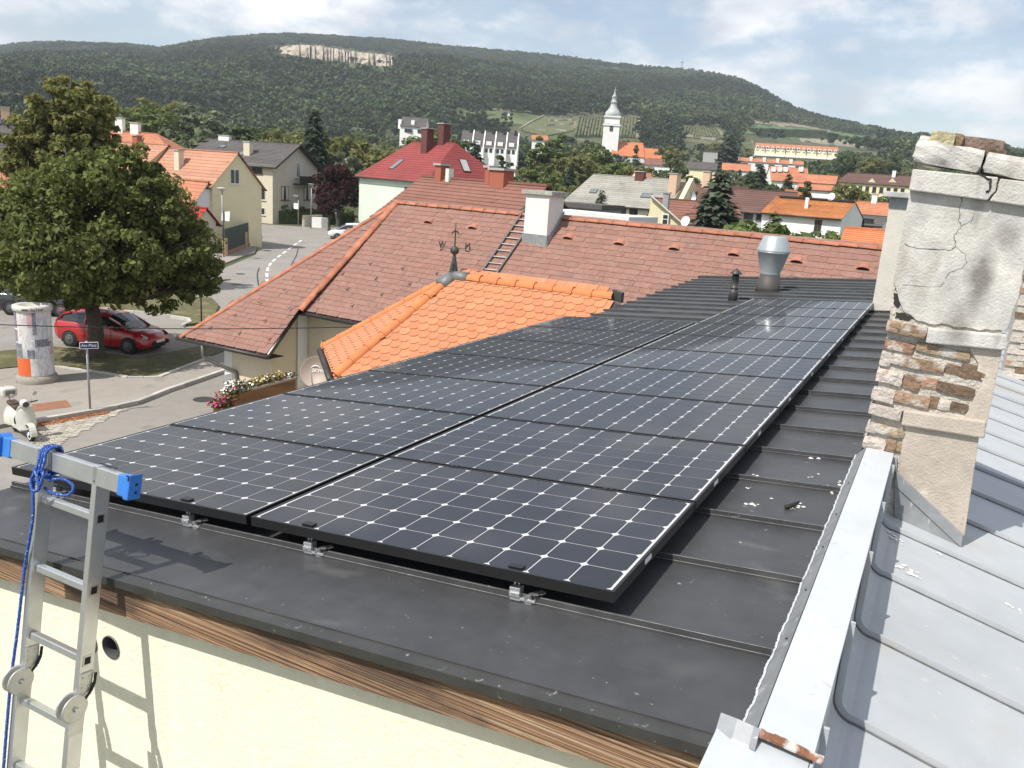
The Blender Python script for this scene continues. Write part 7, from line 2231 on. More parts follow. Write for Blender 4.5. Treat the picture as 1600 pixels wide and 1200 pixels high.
for k, (x, yt, D, key, col, lab, w_) in enumerate((
        (838, 208, 200, 'tall1', 'green', 'tall leafy poplar left of the church tower', 1.3), (872, 205, 205, 'tall0', 'green', 'second tall poplar nearer the church tower', 1.35), (905, 222, 195, 'broad2', 'olive', 'rounded olive tree under the church tower', 1.0),
        (940, 218, 240, 'broad5', 'green', 'leafy tree covering the foot of the church tower', 1.0), (968, 240, 190, 'broad4', 'green', 'wide green tree right below the church nave', 1.2), (1000, 245, 185, 'broad1', 'olive', 'olive tree in front of the brown hipped roof', 1.1),
        (996, 223, 400, 'column0', 'dark', 'slim dark cypress against the orange church roof', 1.1), (1060, 255, 210, 'broad3', 'dark', 'dark round tree left of the tall spruce', 1.3), (1030, 262, 190, 'broad0', 'dark', 'dark tree between church trees and tall spruce', 1.1),
        (1052, 222, 380, 'broad2', 'olive', 'brownish tree right of the church choir', 1.1), (1142, 206, 420, 'spruce0', 'bluish', 'big blue grey conifer on the slope left of the yellow row', 2.2), (1125, 214, 430, 'broad4', 'golden', 'rusty olive tree beside the blue grey conifer', 1.0),
        (1190, 253, 190, 'spruce2', 'spruce', 'broad dark conifer before the red dormered roof', 1.8), (1170, 268, 170, 'tall1', 'dark', 'dark tree left of the broad dark conifer', 1.3), (1215, 275, 165, 'broad1', 'dark', 'dark round tree right of the broad dark conifer', 1.0),
        (1234, 268, 190, 'spruce1', 'spruce', 'pointed dark conifer between red roofs', 1.5), (1263, 276, 150, 'column0', 'dark', 'dark column shaped cypress behind the rust roof', 1.25), (1312, 284, 170, 'spruce0', 'dark', 'dark pointed tree left of the long yellow house', 1.7),
        (1340, 280, 165, 'broad3', 'olive', 'olive tree before the long yellow house', 1.1), (1380, 298, 160, 'broad2', 'green', 'round green tree beside the cream chimney top', 1.2), (1330, 236, 420, 'broad5', 'dark', 'large dark tree right of the yellow row', 1.3),
        (1368, 240, 400, 'broad0', 'olive', 'olive tree at the foot of the hill', 1.2), (1400, 238, 420, 'tall0', 'dark', 'dark tall tree beside the crumbling chimney', 1.5), (1212, 325, 62, 'spruce1', 'dark', 'young dark pine before the rust roofed house', 1.5),
        (1168, 345, 55, 'bush0', 'bright', 'bright leafy shrub right of the tall spruce foot', .9), (1245, 346, 58, 'bush1', 'bright', 'fig like bright shrub under the rust roofed house', .8), (1200, 362, 50, 'bush0', 'bright', 'low bright shrub peeping over the brown ridge', 1.0),
        (1310, 340, 62, 'broad4', 'bright', 'light green small tree at the right corner of the rust roofed house', .9), (1290, 372, 46, 'bush1', 'green', 'low green shrub by the bright orange roof', 1.0), (1222, 352, 54, 'bush0', 'green', 'green shrub between the young pine and the fig like shrub', 1.0))):
    T(key, x, yt, D, col, lab, w_, nm='shrub' if 'shrub' in lab else ('conifer' if 'conifer' in lab else 'tree'))
T('broad3', 575, 318, 88, 'bright', 'small sunlit shrub against the green house wall', .8, h=2.6)
# hedge before the balcony house, one clipped leafy body
ha, hb = atZ(432, 349, 0), atZ(552, 352, 0)
hd = (hb - ha).normalized(); L_ = (hb - ha).length
v, f = leaf_cloud([(L_ * (k + .5) / 14, 0, 1.45, L_ / 18, .8, .95) for k in range(14)], 5200, .13, 5, per=40)
t = thing('hedge', 'clipped green hedge on the low wall in front of the balcony house', 'hedge', ha, Matrix(((hd.x, -hd.y, 0, ha.x), (hd.y, hd.x, 0, ha.y), (0, 0, 1, 0), (0, 0, 0, 1))))
o_ = bpy.data.objects.new('foliage', np_mesh('foliage', v, f, LF['green'])); C.objects.link(o_); o_.parent = t
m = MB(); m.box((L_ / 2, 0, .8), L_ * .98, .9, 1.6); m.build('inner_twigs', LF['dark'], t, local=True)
# ------------------------------------------------------------------ many more trees between the houses
PROTECT = [(200, 225, 420, 400, 75), (318, 214, 506, 350, 110), (550, 205, 780, 345, 102), (640, 270, 840, 350, 45), (885, 268, 1150, 350, 100), (1150, 290, 1420, 375, 98), (940, 135, 972, 222, 480), (965, 214, 1050, 246, 470), (1178, 222, 1312, 246, 660), (1150, 243, 1262, 262, 490),
           (1200, 258, 1306, 292, 302), (1308, 268, 1425, 292, 265), (715, 200, 812, 246, 335), (612, 190, 658, 210, 352), (902, 180, 1003, 216, 850), (1066, 198, 1140, 220, 850), (800, 180, 905, 206, 800), (1152, 188, 1400, 232, 800), (1000, 246, 1058, 262, 425), (1072, 250, 1122, 268, 335), (1076, 224, 1108, 246, 420), (0, 160, 70, 260, 125)]
rg = random.Random(77)


def ok_tree(x, y, D, hh, margin=3.5):
    for (hx, hy) in TREES:
        if (hx - x) ** 2 + (hy - y) ** 2 < margin ** 2:
            return False
    z = land_z(x, y); xt, yt = px((x, y, z + hh)); xb, yb = px((x, y, z)); w_ = hh * .42 * FPX / D
    for (x0, y0, x1, y1, dd) in PROTECT:
        if D < dd + 6 and xt + w_ > x0 and xt - w_ < x1 and yt < y1 - 1 and yb > y0:
            return False
    return True


LMK = [('balcony house', 430, 290), ('salmon roofed house', 310, 262), ('pale green house', 610, 300), ('maroon chimneys', 685, 232), ('white stepped terrace', 765, 222), ('pair of grey roofed houses', 636, 200), ('church tower', 955, 190), ('church nave', 1005, 230),
       ('pale slate roof', 985, 295), ('tall spruce over the brown ridge', 1130, 310), ('yellow terraced row', 1245, 236), ('white lower terrace', 1205, 253), ('dormered red roof', 1232, 272), ('long brown roofed house', 1375, 282), ('rust roofed house', 1262, 325), ('brown hipped roof below the church', 1030, 254),
       ('striped vineyard', 950, 200), ('small vineyard', 1100, 208), ('terraced gardens', 855, 195), ('hill meadow', 770, 186), ('linden tree at the left', 100, 180), ('dark spruce by the balcony house', 492, 220), ('villa under the forest', 572, 186), ('solar roof at the left edge', 30, 190), ('grey roof right of the church', 1098, 258), ('modern house by the church', 1092, 235), ('crumbling chimney', 1420, 260), ('green hillside field', 1290, 212), ('quarry', 520, 90), ('purple leaved tree', 530, 290)]
COLW = {'green': 'green', 'olive': 'olive green', 'dark': 'dark green', 'grey': 'grey green', 'golden': 'yellowish', 'bright': 'bright green', 'spruce': 'blackish green'}
USED = set()
zones = [(-60, 170, 80, 320, 26, 7, 11, 'trees at the left under the forest'), (160, 570, 135, 470, 74, 7.5, 13, 'trees in the belt behind the grey roof'), (560, 905, 125, 560, 78, 6, 11.5, 'garden trees around the white terrace'),
         (880, 1190, 180, 560, 46, 6, 10, 'trees below the church'), (1130, 1445, 200, 640, 60, 6, 10, 'trees around the red roofs')]
for (x0, x1, d0, d1, n, h0, h1, grp) in zones:
    k = 0; tries = 0
    while k < n and tries < n * 40:
        tries += 1
        x = rg.uniform(x0, x1); D = d0 + (d1 - d0) * rg.random() ** 1.2
        d = ray(x, 250); hyp = math.hypot(d[0], d[1]); X, Y = d[0] / hyp * D, d[1] / hyp * D; hh = rg.uniform(h0, h1)
        key = rg.choice(['broad0', 'broad1', 'broad2', 'broad3', 'broad4', 'broad5', 'broad2', 'tall0', 'spruce0', 'bush1'])
        col = rg.choice(['green', 'green', 'olive', 'olive', 'dark', 'grey', 'golden', 'bright']) if 'spruce' not in key else 'spruce'
        if key == 'bush1':
            hh *= .5
        if not ok_tree(X, Y, D, hh):
            continue
        sort = 'conifer' if 'spruce' in key else ('bush' if key == 'bush1' else ('slender tree' if key == 'tall0' else 'round tree'))
        xt, yt = px((X, Y, land_z(X, Y) + hh * .6)); near = sorted(LMK, key=lambda l: math.hypot((l[1] - xt) * .8, (l[2] - yt) * 1.6))
        lab_ = None
        for l in near[:3]:
            rel = ('left of' if xt < l[1] - 14 else 'right of' if xt > l[1] + 14 else 'above' if yt < l[2] else 'below')
            for sz in (('tall',) if hh > h0 + .66 * (h1 - h0) else ('middling',) if hh > h0 + .33 * (h1 - h0) else ('small',)):
                q = f'{sz} {COLW[col]} {sort} {rel} the {l[0]}'
                if q not in USED:
                    lab_ = q; break
            if lab_:
                break
        if lab_ is None:
            continue
        USED.add(lab_)
        plant(key, (X, Y, land_z(X, Y)), hh, rg.uniform(.95, 1.35), col, lab_, grp, nm='conifer' if 'spruce' in key else ('bush' if key == 'bush1' else 'tree')); k += 1

# ------------------------------------------------------------------ forest on the hill: one mass
fcol = bpy.data.collections.new('forest_crowns')
fm_ = []
for nm, c, hue in (('forest_green', (.066, .106, .048), (.084, .118, .050)), ('forest_olive', (.088, .118, .052), (.102, .124, .056)), ('forest_dark', (.046, .072, .044), (.058, .082, .046))):
    fm_.append(mat(nm, c, .85, spec=.15, orand=.22, hue=hue, var=[(.006, .30), (.03, .22)], specks=[(.0042, .50, .07, tuple(q * .62 for q in c)), (.011, .60, .06, tuple(q * 1.35 for q in hue))], wpos=True))
for i in range(6):
    rgl = random.Random(i)
    lb = [(rgl.uniform(-.25, .25), rgl.uniform(-.25, .25), .55 + rgl.uniform(-.12, .2), .34, .34, .30) for _ in range(4)]
    if i == 5:
        v, f = spruce_mesh(9, 7, .06, .24)
    else:
        v, f = leaf_cloud(lb, 190, .11, 300 + i, per=24, inner=.1)
    me = np_mesh('forest_crown', v, f, fm_[[0, 1, 0, 1, 2, 2][i]])
    fcol.objects.link(bpy.data.objects.new('forest_crown', me))


def forest(name, r0, r1, x0, x1, cell, h0, h1, seed, keep=lambda x, y, r: True):
    rg_ = np.random.default_rng(seed); P = []; S_ = []
    a0 = math.atan2(*ray(x0, 220)[:2]); a1 = math.atan2(*ray(x1, 220)[:2])
    n = int((r1 * r1 - r0 * r0) / 2 * (a1 - a0) / cell)
    aa = rg_.uniform(a0, a1, n); rr = np.sqrt(rg_.uniform(r0 * r0, r1 * r1, n)); hh = rg_.uniform(h0, h1, n)
    rt = np.interp(aa, RT_A, RT_R)
    for a, r, h_, q in zip(aa, rr, hh, rt):
        if r > q + 40:
            continue
        x, y = r * math.sin(a), r * math.cos(a); z = land_z(x, y); xx, yy = px((x, y, z + 1)); xt, yt = px((x, y, z + h_))
        if (r < 1200 and any(inside((xx, yy), c) for c in SEMI) and rg_.random() > .16) or inside((xx, yy), QUARRY) or inside((xt, yt), QUARRY2) or any(inside((xx, yy), c) or inside((xt, yt), c) for c in CLEAR) or not keep(x, y, r) or any(x0_ < xt < x1_ and yt < y1_ and yy > y0_ and r < dd + 5 for x0_, y0_, x1_, y1_, dd in PROTECT):
            continue
        P.append((x, y, z - .3)); S_.append(h_)
    me = bpy.data.meshes.new(name); me.from_pydata(P, [], [])
    at = me.attributes.new('size', 'FLOAT', 'POINT'); at.data.foreach_set('value', np.array(S_, np.float32))
    o = bpy.data.objects.new(name, me); C.objects.link(o); o['kind'] = 'stuff'
    ng = bpy.data.node_groups.new(name, 'GeometryNodeTree')
    ng.interface.new_socket('Geometry', in_out='INPUT', socket_type='NodeSocketGeometry'); ng.interface.new_socket('Geometry', in_out='OUTPUT', socket_type='NodeSocketGeometry')
    gi, go = ng.nodes.new('NodeGroupInput'), ng.nodes.new('NodeGroupOutput'); ip = ng.nodes.new('GeometryNodeInstanceOnPoints'); ci = ng.nodes.new('GeometryNodeCollectionInfo')
    ci.inputs['Collection'].default_value = fcol; ci.inputs['Separate Children'].default_value = True; ci.inputs['Reset Children'].default_value = True
    ip.inputs['Pick Instance'].default_value = True
    rv = ng.nodes.new('FunctionNodeRandomValue'); rv.data_type = 'FLOAT_VECTOR'; rv.inputs[0].default_value = (0, 0, 0); rv.inputs[1].default_value = (.12, .12, 6.283)
    na = ng.nodes.new('GeometryNodeInputNamedAttribute'); na.data_type = 'FLOAT'; na.inputs['Name'].default_value = 'size'
    L = ng.links.new
    L(gi.outputs[0], ip.inputs['Points']); L(ci.outputs[0], ip.inputs['Instance']); L(rv.outputs[0], ip.inputs['Rotation']); L(na.outputs[0], ip.inputs['Scale']); L(ip.outputs[0], go.inputs[0])
    md = o.modifiers.new('scatter', 'NODES'); md.node_group = ng
    return o, len(P)


fo = forest('forest', 690, 2560, -40, 1660, 62, 8.5, 14, 1)
we = forest('woodland', 130, 690, 1455, 2200, 150, 5, 9.5, 4)
wo = forest('woodland', 330, 700, -40, 1450, 95, 5, 9.5, 2, lambda x, y, r: noise.noise(Vector((x / 60, y / 60, 2))) > -.12 - .5 * (r - 330) / 370)
# ================================================================== STREET THINGS
def poster_mat(nm, paper, ink, rows, seed):
    """paper with lines of unreadable small print, darker blocks and stripes"""
    m = mat(nm, paper, .7, var=[(5, .04)])
    t = m.node_tree; b = t.nodes['Principled BSDF']; cur = b.inputs['Base Color'].links[0].from_socket
    co = t.nodes.new('ShaderNodeTexCoord'); w = t.nodes.new('ShaderNodeTexWave'); w.bands_direction = 'Z'; w.inputs['Scale'].default_value = rows; w.inputs['Phase Offset'].default_value = seed
    t.links.new(co.outputs['Object'], w.inputs['Vector'])
    n = t.nodes.new('ShaderNodeTexNoise'); n.inputs['Scale'].default_value = 16; n.inputs['Detail'].default_value = 2
    mp_ = t.nodes.new('ShaderNodeMapping'); mp_.inputs['Location'].default_value = (seed, seed, seed); mp_.inputs['Scale'].default_value = (1, 1, .25); t.links.new(co.outputs['Object'], mp_.inputs[0]); t.links.new(mp_.outputs[0], n.inputs['Vector'])
    mul = t.nodes.new('ShaderNodeMath'); mul.operation = 'MULTIPLY'; t.links.new(w.outputs['Fac'], mul.inputs[0]); t.links.new(n.outputs['Fac'], mul.inputs[1])
    r = t.nodes.new('ShaderNodeMapRange'); r.inputs[1].default_value = .46; r.inputs[2].default_value = .52; t.links.new(mul.outputs[0], r.inputs[0])
    mx_ = t.nodes.new('ShaderNodeMix'); mx_.data_type = 'RGBA'; t.links.new(r.outputs[0], mx_.inputs[0]); t.links.new(cur, mx_.inputs[6]); mx_.inputs[7].default_value = (*ink, 1); t.links.new(mx_.outputs[2], b.inputs['Base Color'])
    return m


MT['concrete'] = mat('weathered_concrete', (.30, .27, .23), .93, var=[(3, .15), (15, .1)], specks=[(4, .62, .1, (.17, .16, .14))], bump=(40, .3))
base = atZ(59, 600, 0)
S = math.hypot(base.x, base.y) / FPX * 1.03
az0 = math.atan2(-base.y, -base.x)           # direction from the column to the viewer
rc = 21.5 * S; hc = 2.50
t = thing('advertising_column', 'round advertising column covered in posters with orange poster low on its left', 'advertising column', base)
MB().lathe(base, [(rc * 1.20, -.05), (rc * 1.20, .22), (rc * 1.12, .34), (rc * 1.02, .36)], 40).build('plinth', MT['concrete'], t)
MB().lathe(base, [(rc, .34), (rc, hc)], 48).build('drum', mat('pasted_paper', (.62, .61, .60), .75, var=[(4, .05)]), t)
MB().lathe(base, [(rc * 1.02, hc - .02), (rc * 1.10, hc), (rc * 1.10, hc + .15), (rc * 1.02, hc + .17), (rc * .62, hc + .165), (rc * .58, hc + .08), (.05, hc + .06)], 48).build('lid_ring', mat('lid_concrete', (.56, .53, .49), .9, var=[(3, .12)]), t)
PM = [('poster', (.66, .65, .64), (.20, .20, .22), 9), ('poster', (.64, .63, .61), (.30, .12, .12), 7), ('poster', (.16, .16, .20), (.50, .50, .50), 8), ('poster', (.70, .13, .030), (.50, .08, .02), 6), ('poster', (.60, .60, .63), (.12, .12, .14), 11), ('poster', (.55, .40, .40), (.45, .10, .12), 8)]
pms = [poster_mat(f'poster_print_{i}', a, b_, r_, i * 1.3) for i, (_, a, b_, r_) in enumerate(PM)]
# (angle from viewer direction, degrees: positive to the viewer's right; half width; z0; z1; print)
for i, (ang, hw, z0, z1, pm) in enumerate(((-38, 24, 1.55, 2.56, 1), (18, 30, 1.62, 2.56, 4), (62, 14, 1.5, 2.5, 0), (-75, 12, 1.95, 2.5, 2), (-75, 12, 1.5, 1.9, 2), (-30, 32, 1.32, 1.53, 0), (32, 32, 1.35, 1.60, 2), (-62, 18, .98, 1.45, 2), (-12, 18, .98, 1.30, 4), (-14, 12, 1.0, 1.26, 2), (34, 26, .98, 1.33, 4),
                                      (62, 9, 1.05, 1.45, 5), (-48, 30, .38, .96, 3), (8, 26, .38, .97, 0), (50, 20, .38, .97, 4), (5, 10, .66, .76, 5), (58, 12, .37, .6, 2), (-12, 9, 2.0, 2.5, 5), (2, 6, 1.75, 2.5, 2))):
    m = MB(); n = 10; off = .003 + .0015 * (i % 5) + (.004 if i in (9, 15, 16, 17, 18) else 0)
    pts = []
    for k in range(n + 1):
        a = az0 + R(ang - hw + 2 * hw * k / n); pts.append((math.cos(a), math.sin(a)))
    for k in range(n):
        m.add([(base.x + pts[k][0] * (rc + off), base.y + pts[k][1] * (rc + off), z0), (base.x + pts[k + 1][0] * (rc + off), base.y + pts[k + 1][1] * (rc + off), z0),
               (base.x + pts[k + 1][0] * (rc + off), base.y + pts[k + 1][1] * (rc + off), z1), (base.x + pts[k][0] * (rc + off), base.y + pts[k][1] * (rc + off), z1)], [(0, 1, 2, 3)], 0, True)
    m.build('poster', pms[pm], t)
for i, ch_ in enumerate('www.kultur'):       # raised letters round the lid
    a = az0 + R(-28 + 6.4 * i)
    me = text_mesh(ch_, .16, .003, MT['gutter'], 'letter')
    q = Vector((base.x + math.cos(a) * rc * 1.104, base.y + math.sin(a) * rc * 1.104, hc + .075))
    inst('letter', me, t, WM[t.name].inverted() @ Matrix.Translation(q) @ Matrix.Rotation(a + math.pi / 2, 4, 'Z') @ Matrix.Rotation(math.pi / 2, 4, 'X'))

# ---- street name sign
q = atZ(141, 640, .12); top = atD(137.5, 534, math.hypot(q.x, q.y)).z
t = thing('street_sign', 'small blue street name sign with white letters on a grey pole', 'street sign', q)
MB().tube([q, (q.x, q.y, top + .02)], .032, 10).build('pole', MT['zinc'], t)
aa = atD(130, 541, math.hypot(q.x, q.y) - .06); bb = atD(153, 533.5, math.hypot(q.x, q.y) - .06); bb.z = aa.z
u_ = (bb - aa); u_.z = 0; Ls = .50; u_.normalize(); nf = Vector((u_.y, -u_.x, 0)); cs = Vector((q.x, q.y, top - .10)) + nf * .045 + u_ * .06
MT['sign_blue'] = mat('enamel_blue', (.020, .028, .11), .35)
m = MB(); m.slab([cs - u_ * Ls / 2 + Vector((0, 0, -.10)), cs + u_ * Ls / 2 + Vector((0, 0, -.10)), cs + u_ * Ls / 2 + Vector((0, 0, .10)), cs - u_ * Ls / 2 + Vector((0, 0, .10))], nf * .012); m.build('plate', MT['white'], t)
e = .018; m = MB(); m.slab([cs - u_ * (Ls / 2 - e) + Vector((0, 0, -.10 + e)) + nf * .012, cs + u_ * (Ls / 2 - e) + Vector((0, 0, -.10 + e)) + nf * .012, cs + u_ * (Ls / 2 - e) + Vector((0, 0, .10 - e)) + nf * .012, cs - u_ * (Ls / 2 - e) + Vector((0, 0, .10 - e)) + nf * .012], nf * .003); m.build('blue_field', MT['sign_blue'], t)
me = text_mesh('Am Platz', .112, .001, MT['white'], 'lettering')
Q = Matrix(((u_.x, 0, nf.x, cs.x + nf.x * .017), (u_.y, 0, nf.y, cs.y + nf.y * .017), (0, 1, 0, cs.z), (0, 0, 0, 1)))
inst('lettering', me, t, WM[t.name].inverted() @ Q)


# ---- cars
def car(nm, label, rear_w, front_w, paint, style='hatch', half=.86, cat='car', wb=None):
    """rear_w, front_w: ground points of the near side wheels (right side of the car)"""
    d = (front_w - rear_w); wbase = d.length; d.normalize(); left = Vector((-d.y, d.x, 0))
    org = rear_w.lerp(front_w, .5) + left * (half - .12); org.z = 0.004
    M_ = Matrix(((d.x, left.x, 0, org.x), (d.y, left.y, 0, org.y), (0, 0, 1, org.z), (0, 0, 0, 1)))
    t = thing(nm, label, cat, mat=M_)
    k = wbase / 2.51
    if style == 'hatch':      # x, sill z, shoulder z, half width at sill, half width at shoulder
        st = [(-2.00, .42, .70, .60, .62), (-1.97, .30, .92, .74, .78), (-1.80, .24, 1.00, .82, .84), (-1.3, .22, 1.01, .85, .85), (-.4, .20, .98, .86, .86), (.5, .20, .94, .86, .86), (1.0, .20, .92, .85, .84), (1.45, .22, .86, .84, .80), (1.75, .25, .76, .80, .72), (1.95, .30, .62, .70, .60), (2.00, .36, .52, .58, .52)]
        cab = [(-1.90, 1.00, 1.00, .72, .70), (-1.62, 1.00, 1.34, .78, .60), (-1.30, 1.00, 1.45, .80, .58), (-.6, .98, 1.50, .82, .58), (.0, .96, 1.48, .82, .57), (.35, .945, 1.40, .81, .56), (.80, .93, 1.15, .80, .60), (1.10, .92, .925, .78, .66)]
    else:                     # van / estate
        st = [(-2.3, .42, .9, .7, .72), (-2.25, .3, 1.1, .82, .84), (-1.6, .24, 1.15, .87, .88), (-.5, .22, 1.12, .88, .89), (.6, .22, 1.08, .88, .88), (1.2, .22, 1.03, .87, .85), (1.8, .25, .92, .83, .78), (2.1, .3, .75, .72, .64), (2.18, .38, .6, .6, .55)]
        cab = [(-2.28, 1.1, 1.12, .78, .76), (-2.15, 1.12, 1.62, .82, .70), (-1.4, 1.12, 1.74, .85, .70), (-.4, 1.1, 1.76, .86, .70), (.4, 1.07, 1.68, .86, .68), (.9, 1.05, 1.35, .84, .70), (1.35, 1.02, 1.03, .82, .74)]
    m_ = MB(); rings_ = []
    for (x, zs, zh, ws, wh) in st:
        zm = zs + (zh - zs) * .5; x *= k
        r_ = [(x, -ws * .92, zs), (x, -ws, zs + .06), (x, -max(ws, wh) * 1.0, zm), (x, -wh, zh - .05), (x, -wh * .93, zh), (x, 0, zh + .015), (x, wh * .93, zh), (x, wh, zh - .05), (x, max(ws, wh), zm), (x, ws, zs + .06), (x, ws * .92, zs), (x, 0, zs)]
        rings_.append(r_)
    n = 12
    for i in range(len(rings_) - 1):
        m_.add(rings_[i] + rings_[i + 1], [(q_, (q_ + 1) % n, n + (q_ + 1) % n, n + q_) for q_ in range(n)], 0, True)
    m_.add(rings_[0], [tuple(range(n))[::-1]], 0); m_.add(rings_[-1], [tuple(range(n))], 0)
    # roof skin and pillars share the paint
    rc_ = []
    for (x, zb_, zt_, wb_, wt_) in cab:
        x *= k; rc_.append([(x, -wb_, zb_), (x, -wb_ + (wb_ - wt_) * .72, zb_ + (zt_ - zb_) * .78), (x, -wt_ * .92, zt_ - .02), (x, 0, zt_ + .02), (x, wt_ * .92, zt_ - .02), (x, wb_ - (wb_ - wt_) * .72, zb_ + (zt_ - zb_) * .78), (x, wb_, zb_)])
    a, b_ = 1, len(cab) - 3
    for i in range(a, b_):
        m_.add([rc_[i][j] for j in (1, 2, 3, 4, 5)] + [rc_[i + 1][j] for j in (1, 2, 3, 4, 5)], [(j, j + 1, 5 + j + 1, 5 + j) for j in range(4)], 0, True)
    pil = MB()
    for s_ in (0, 6):
        for i in ((0, 1), (1, 2), (b_, b_ + 1), (b_ + 1, b_ + 2)):
            j = 1 if s_ == 0 else 5
            p0, p1 = Vector(rc_[i[0]][j]), Vector(rc_[i[1]][j]); m_.bar(p0, p1, .07, .05)
        for x_i in (3,):
            p0, p1 = Vector(rc_[x_i][s_]), Vector(rc_[x_i][1 if s_ == 0 else 5]); m_.bar(p0 + Vector((0, -.012 if s_ == 0 else .012, 0)), p1 + Vector((0, -.012 if s_ == 0 else .012, 0)), .08, .03)
    body = m_.build('body', paint, t, local=True)
    g = MB()
    for i in range(len(rc_) - 1):
        q_ = [Vector(p_) * 1.0 for p_ in rc_[i]] + [Vector(p_) for p_ in rc_[i + 1]]
        for v_ in q_:
            v_.y *= .985; v_.z -= .012
        g.add(q_, [(j, j + 1, 7 + j + 1, 7 + j) for j in range(6)], 0, True)
    g.build('windows', mat('car_glass', (.020, .024, .028), .05, spec=.9) if 'car_glass' not in MT else MT['car_glass'], t, local=True); MT['car_glass'] = t.children[-1].data.materials[0]
    AX = Matrix(((1, 0, 0), (0, 0, 1), (0, 1, 0)))
    for x in (-wbase / 2, wbase / 2):
        for s_ in (-1, 1):
            c_ = Vector((x, s_ * (half - .085), .305))
            w_ = MB(); w_.lathe(c_, [(.19, -.10), (.27, -.105), (.30, -.07), (.305, 0), (.30, .085), (.27, .112), (.19, .108)] if s_ > 0 else [(.19, -.108), (.27, -.112), (.30, -.085), (.305, 0), (.30, .07), (.27, .105), (.19, .10)], 26, axis=AX); wh_ = w_.build('wheel', MT['rubber'], t, local=True)
            w_ = MB(); w_.lathe(c_ + Vector((0, s_ * .105, 0)), [(.20, 0), (.195, s_ * .012), (.15, s_ * .008), (.12, s_ * .016), (.05, s_ * .018), (.045, s_ * .026), (.01, s_ * .026)], 22, axis=AX); w_.build('rim', mat('steel_rim', (.11, .11, .11), .5, .3) if 'rim' not in MT else MT['rim'], wh_, local=True); MT['rim'] = wh_.children[-1].data.materials[0]
            w_ = MB(); w_.lathe(c_ + Vector((0, s_ * -.05, .01)), [(.35, 0), (.35, s_ * .142)], 22, axis=AX); w_.build('wheel_arch', MT['black'], t, local=True)
    xf, xr = (st[-1][0]) * k, st[0][0] * k
    for s_ in (-1, 1):
        h_ = MB(); h_.slab([(xf - .42, s_ * .70, .66), (xf - .12, s_ * .62, .60), (xf - .10, s_ * .54, .68), (xf - .34, s_ * .60, .78)], (0.02, s_ * .07, .03)); h_.build('headlight', mat('lamp_glass', (.55, .57, .58), .12, spec=.8) if 'lampg' not in MT else MT['lampg'], t, local=True); MT['lampg'] = t.children[-1].data.materials[0]
        h_ = MB(); h_.slab([(xr + .06, s_ * .62, .82), (xr + .24, s_ * .79, .84), (xr + .22, s_ * .77, 1.0), (xr + .08, s_ * .64, 1.0)], (-.05, s_ * .06, 0)); h_.build('tail_light', mat('tail_lamp', (.16, .012, .014), .2) if 'taill' not in MT else MT['taill'], t, local=True); MT['taill'] = t.children[-1].data.materials[0]
        h_ = MB(); c_ = Vector((.62 * k, s_ * (half + .06), .98)); h_.box(c_, .12, .20, .13); h_.build('mirror', paint, t, local=True, bevel=.03)
        h_ = MB()
        for x_ in (-.62 * k, .52 * k):
            h_.bar((x_, s_ * (half + .003), .30), (x_ + .02, s_ * (half + .001), .93), .012, .010)
        h_.bar((-.62 * k, s_ * (half + .003), .30), (.52 * k, s_ * (half + .003), .30), .012, .010); h_.build('door_gap', MT['black'], t, local=True)
        h_ = MB(); h_.box((-.42 * k, s_ * (half + .008), .80), .17, .03, .035); h_.build('door_handle', paint, t, local=True)
    h_ = MB(); h_.box((xf - .03, 0, .42), .10, 1.0, .16); h_.build('grille', MT['black'], t, local=True)
    h_ = MB(); h_.box((xf + .03, 0, .50), .02, .50, .11); h_.build('number_plate', MT['white'], t, local=True)
    h_ = MB(); h_.box((0, 0, .24), (xf - xr) * .86, half * 1.75, .16); h_.build('underbody', MT['black'], t, local=True)
    if style == 'hatch':
        h_ = MB(); h_.slab([(-1.66 * k, -.55, 1.40), (-1.66 * k, .55, 1.40), (-1.95 * k, .52, 1.36), (-1.95 * k, -.52, 1.36)], (0, 0, .035)); h_.build('spoiler', paint, t, local=True)
    return t


paint_r = mat('red_car_paint', (.42, .006, .012), .35, coat=1.0, coat_rough=.04)
car('red_hatchback', 'red compact hatchback parked beneath the big tree', atZ(113, 541, 0), atZ(204, 553, 0), paint_r)
car('grey_car', 'dark grey parked car half hidden by the advertising column and tree', atZ(20, 492, 0), atZ(98, 496, 0), mat('grey_car_paint', (.028, .029, .032), .3, .2, coat=1.0))
q = atZ(526, 372, 0); dv_ = Vector((.75, .66, 0)).normalized()
car('white_van', 'white van nearly hidden behind the brown roof hip on the road', q + dv_ * 2.6, q + Vector((0, 0, 0)), mat('white_car_paint', (.70, .71, .71), .35, coat=1.0), 'van', .92, cat='van')

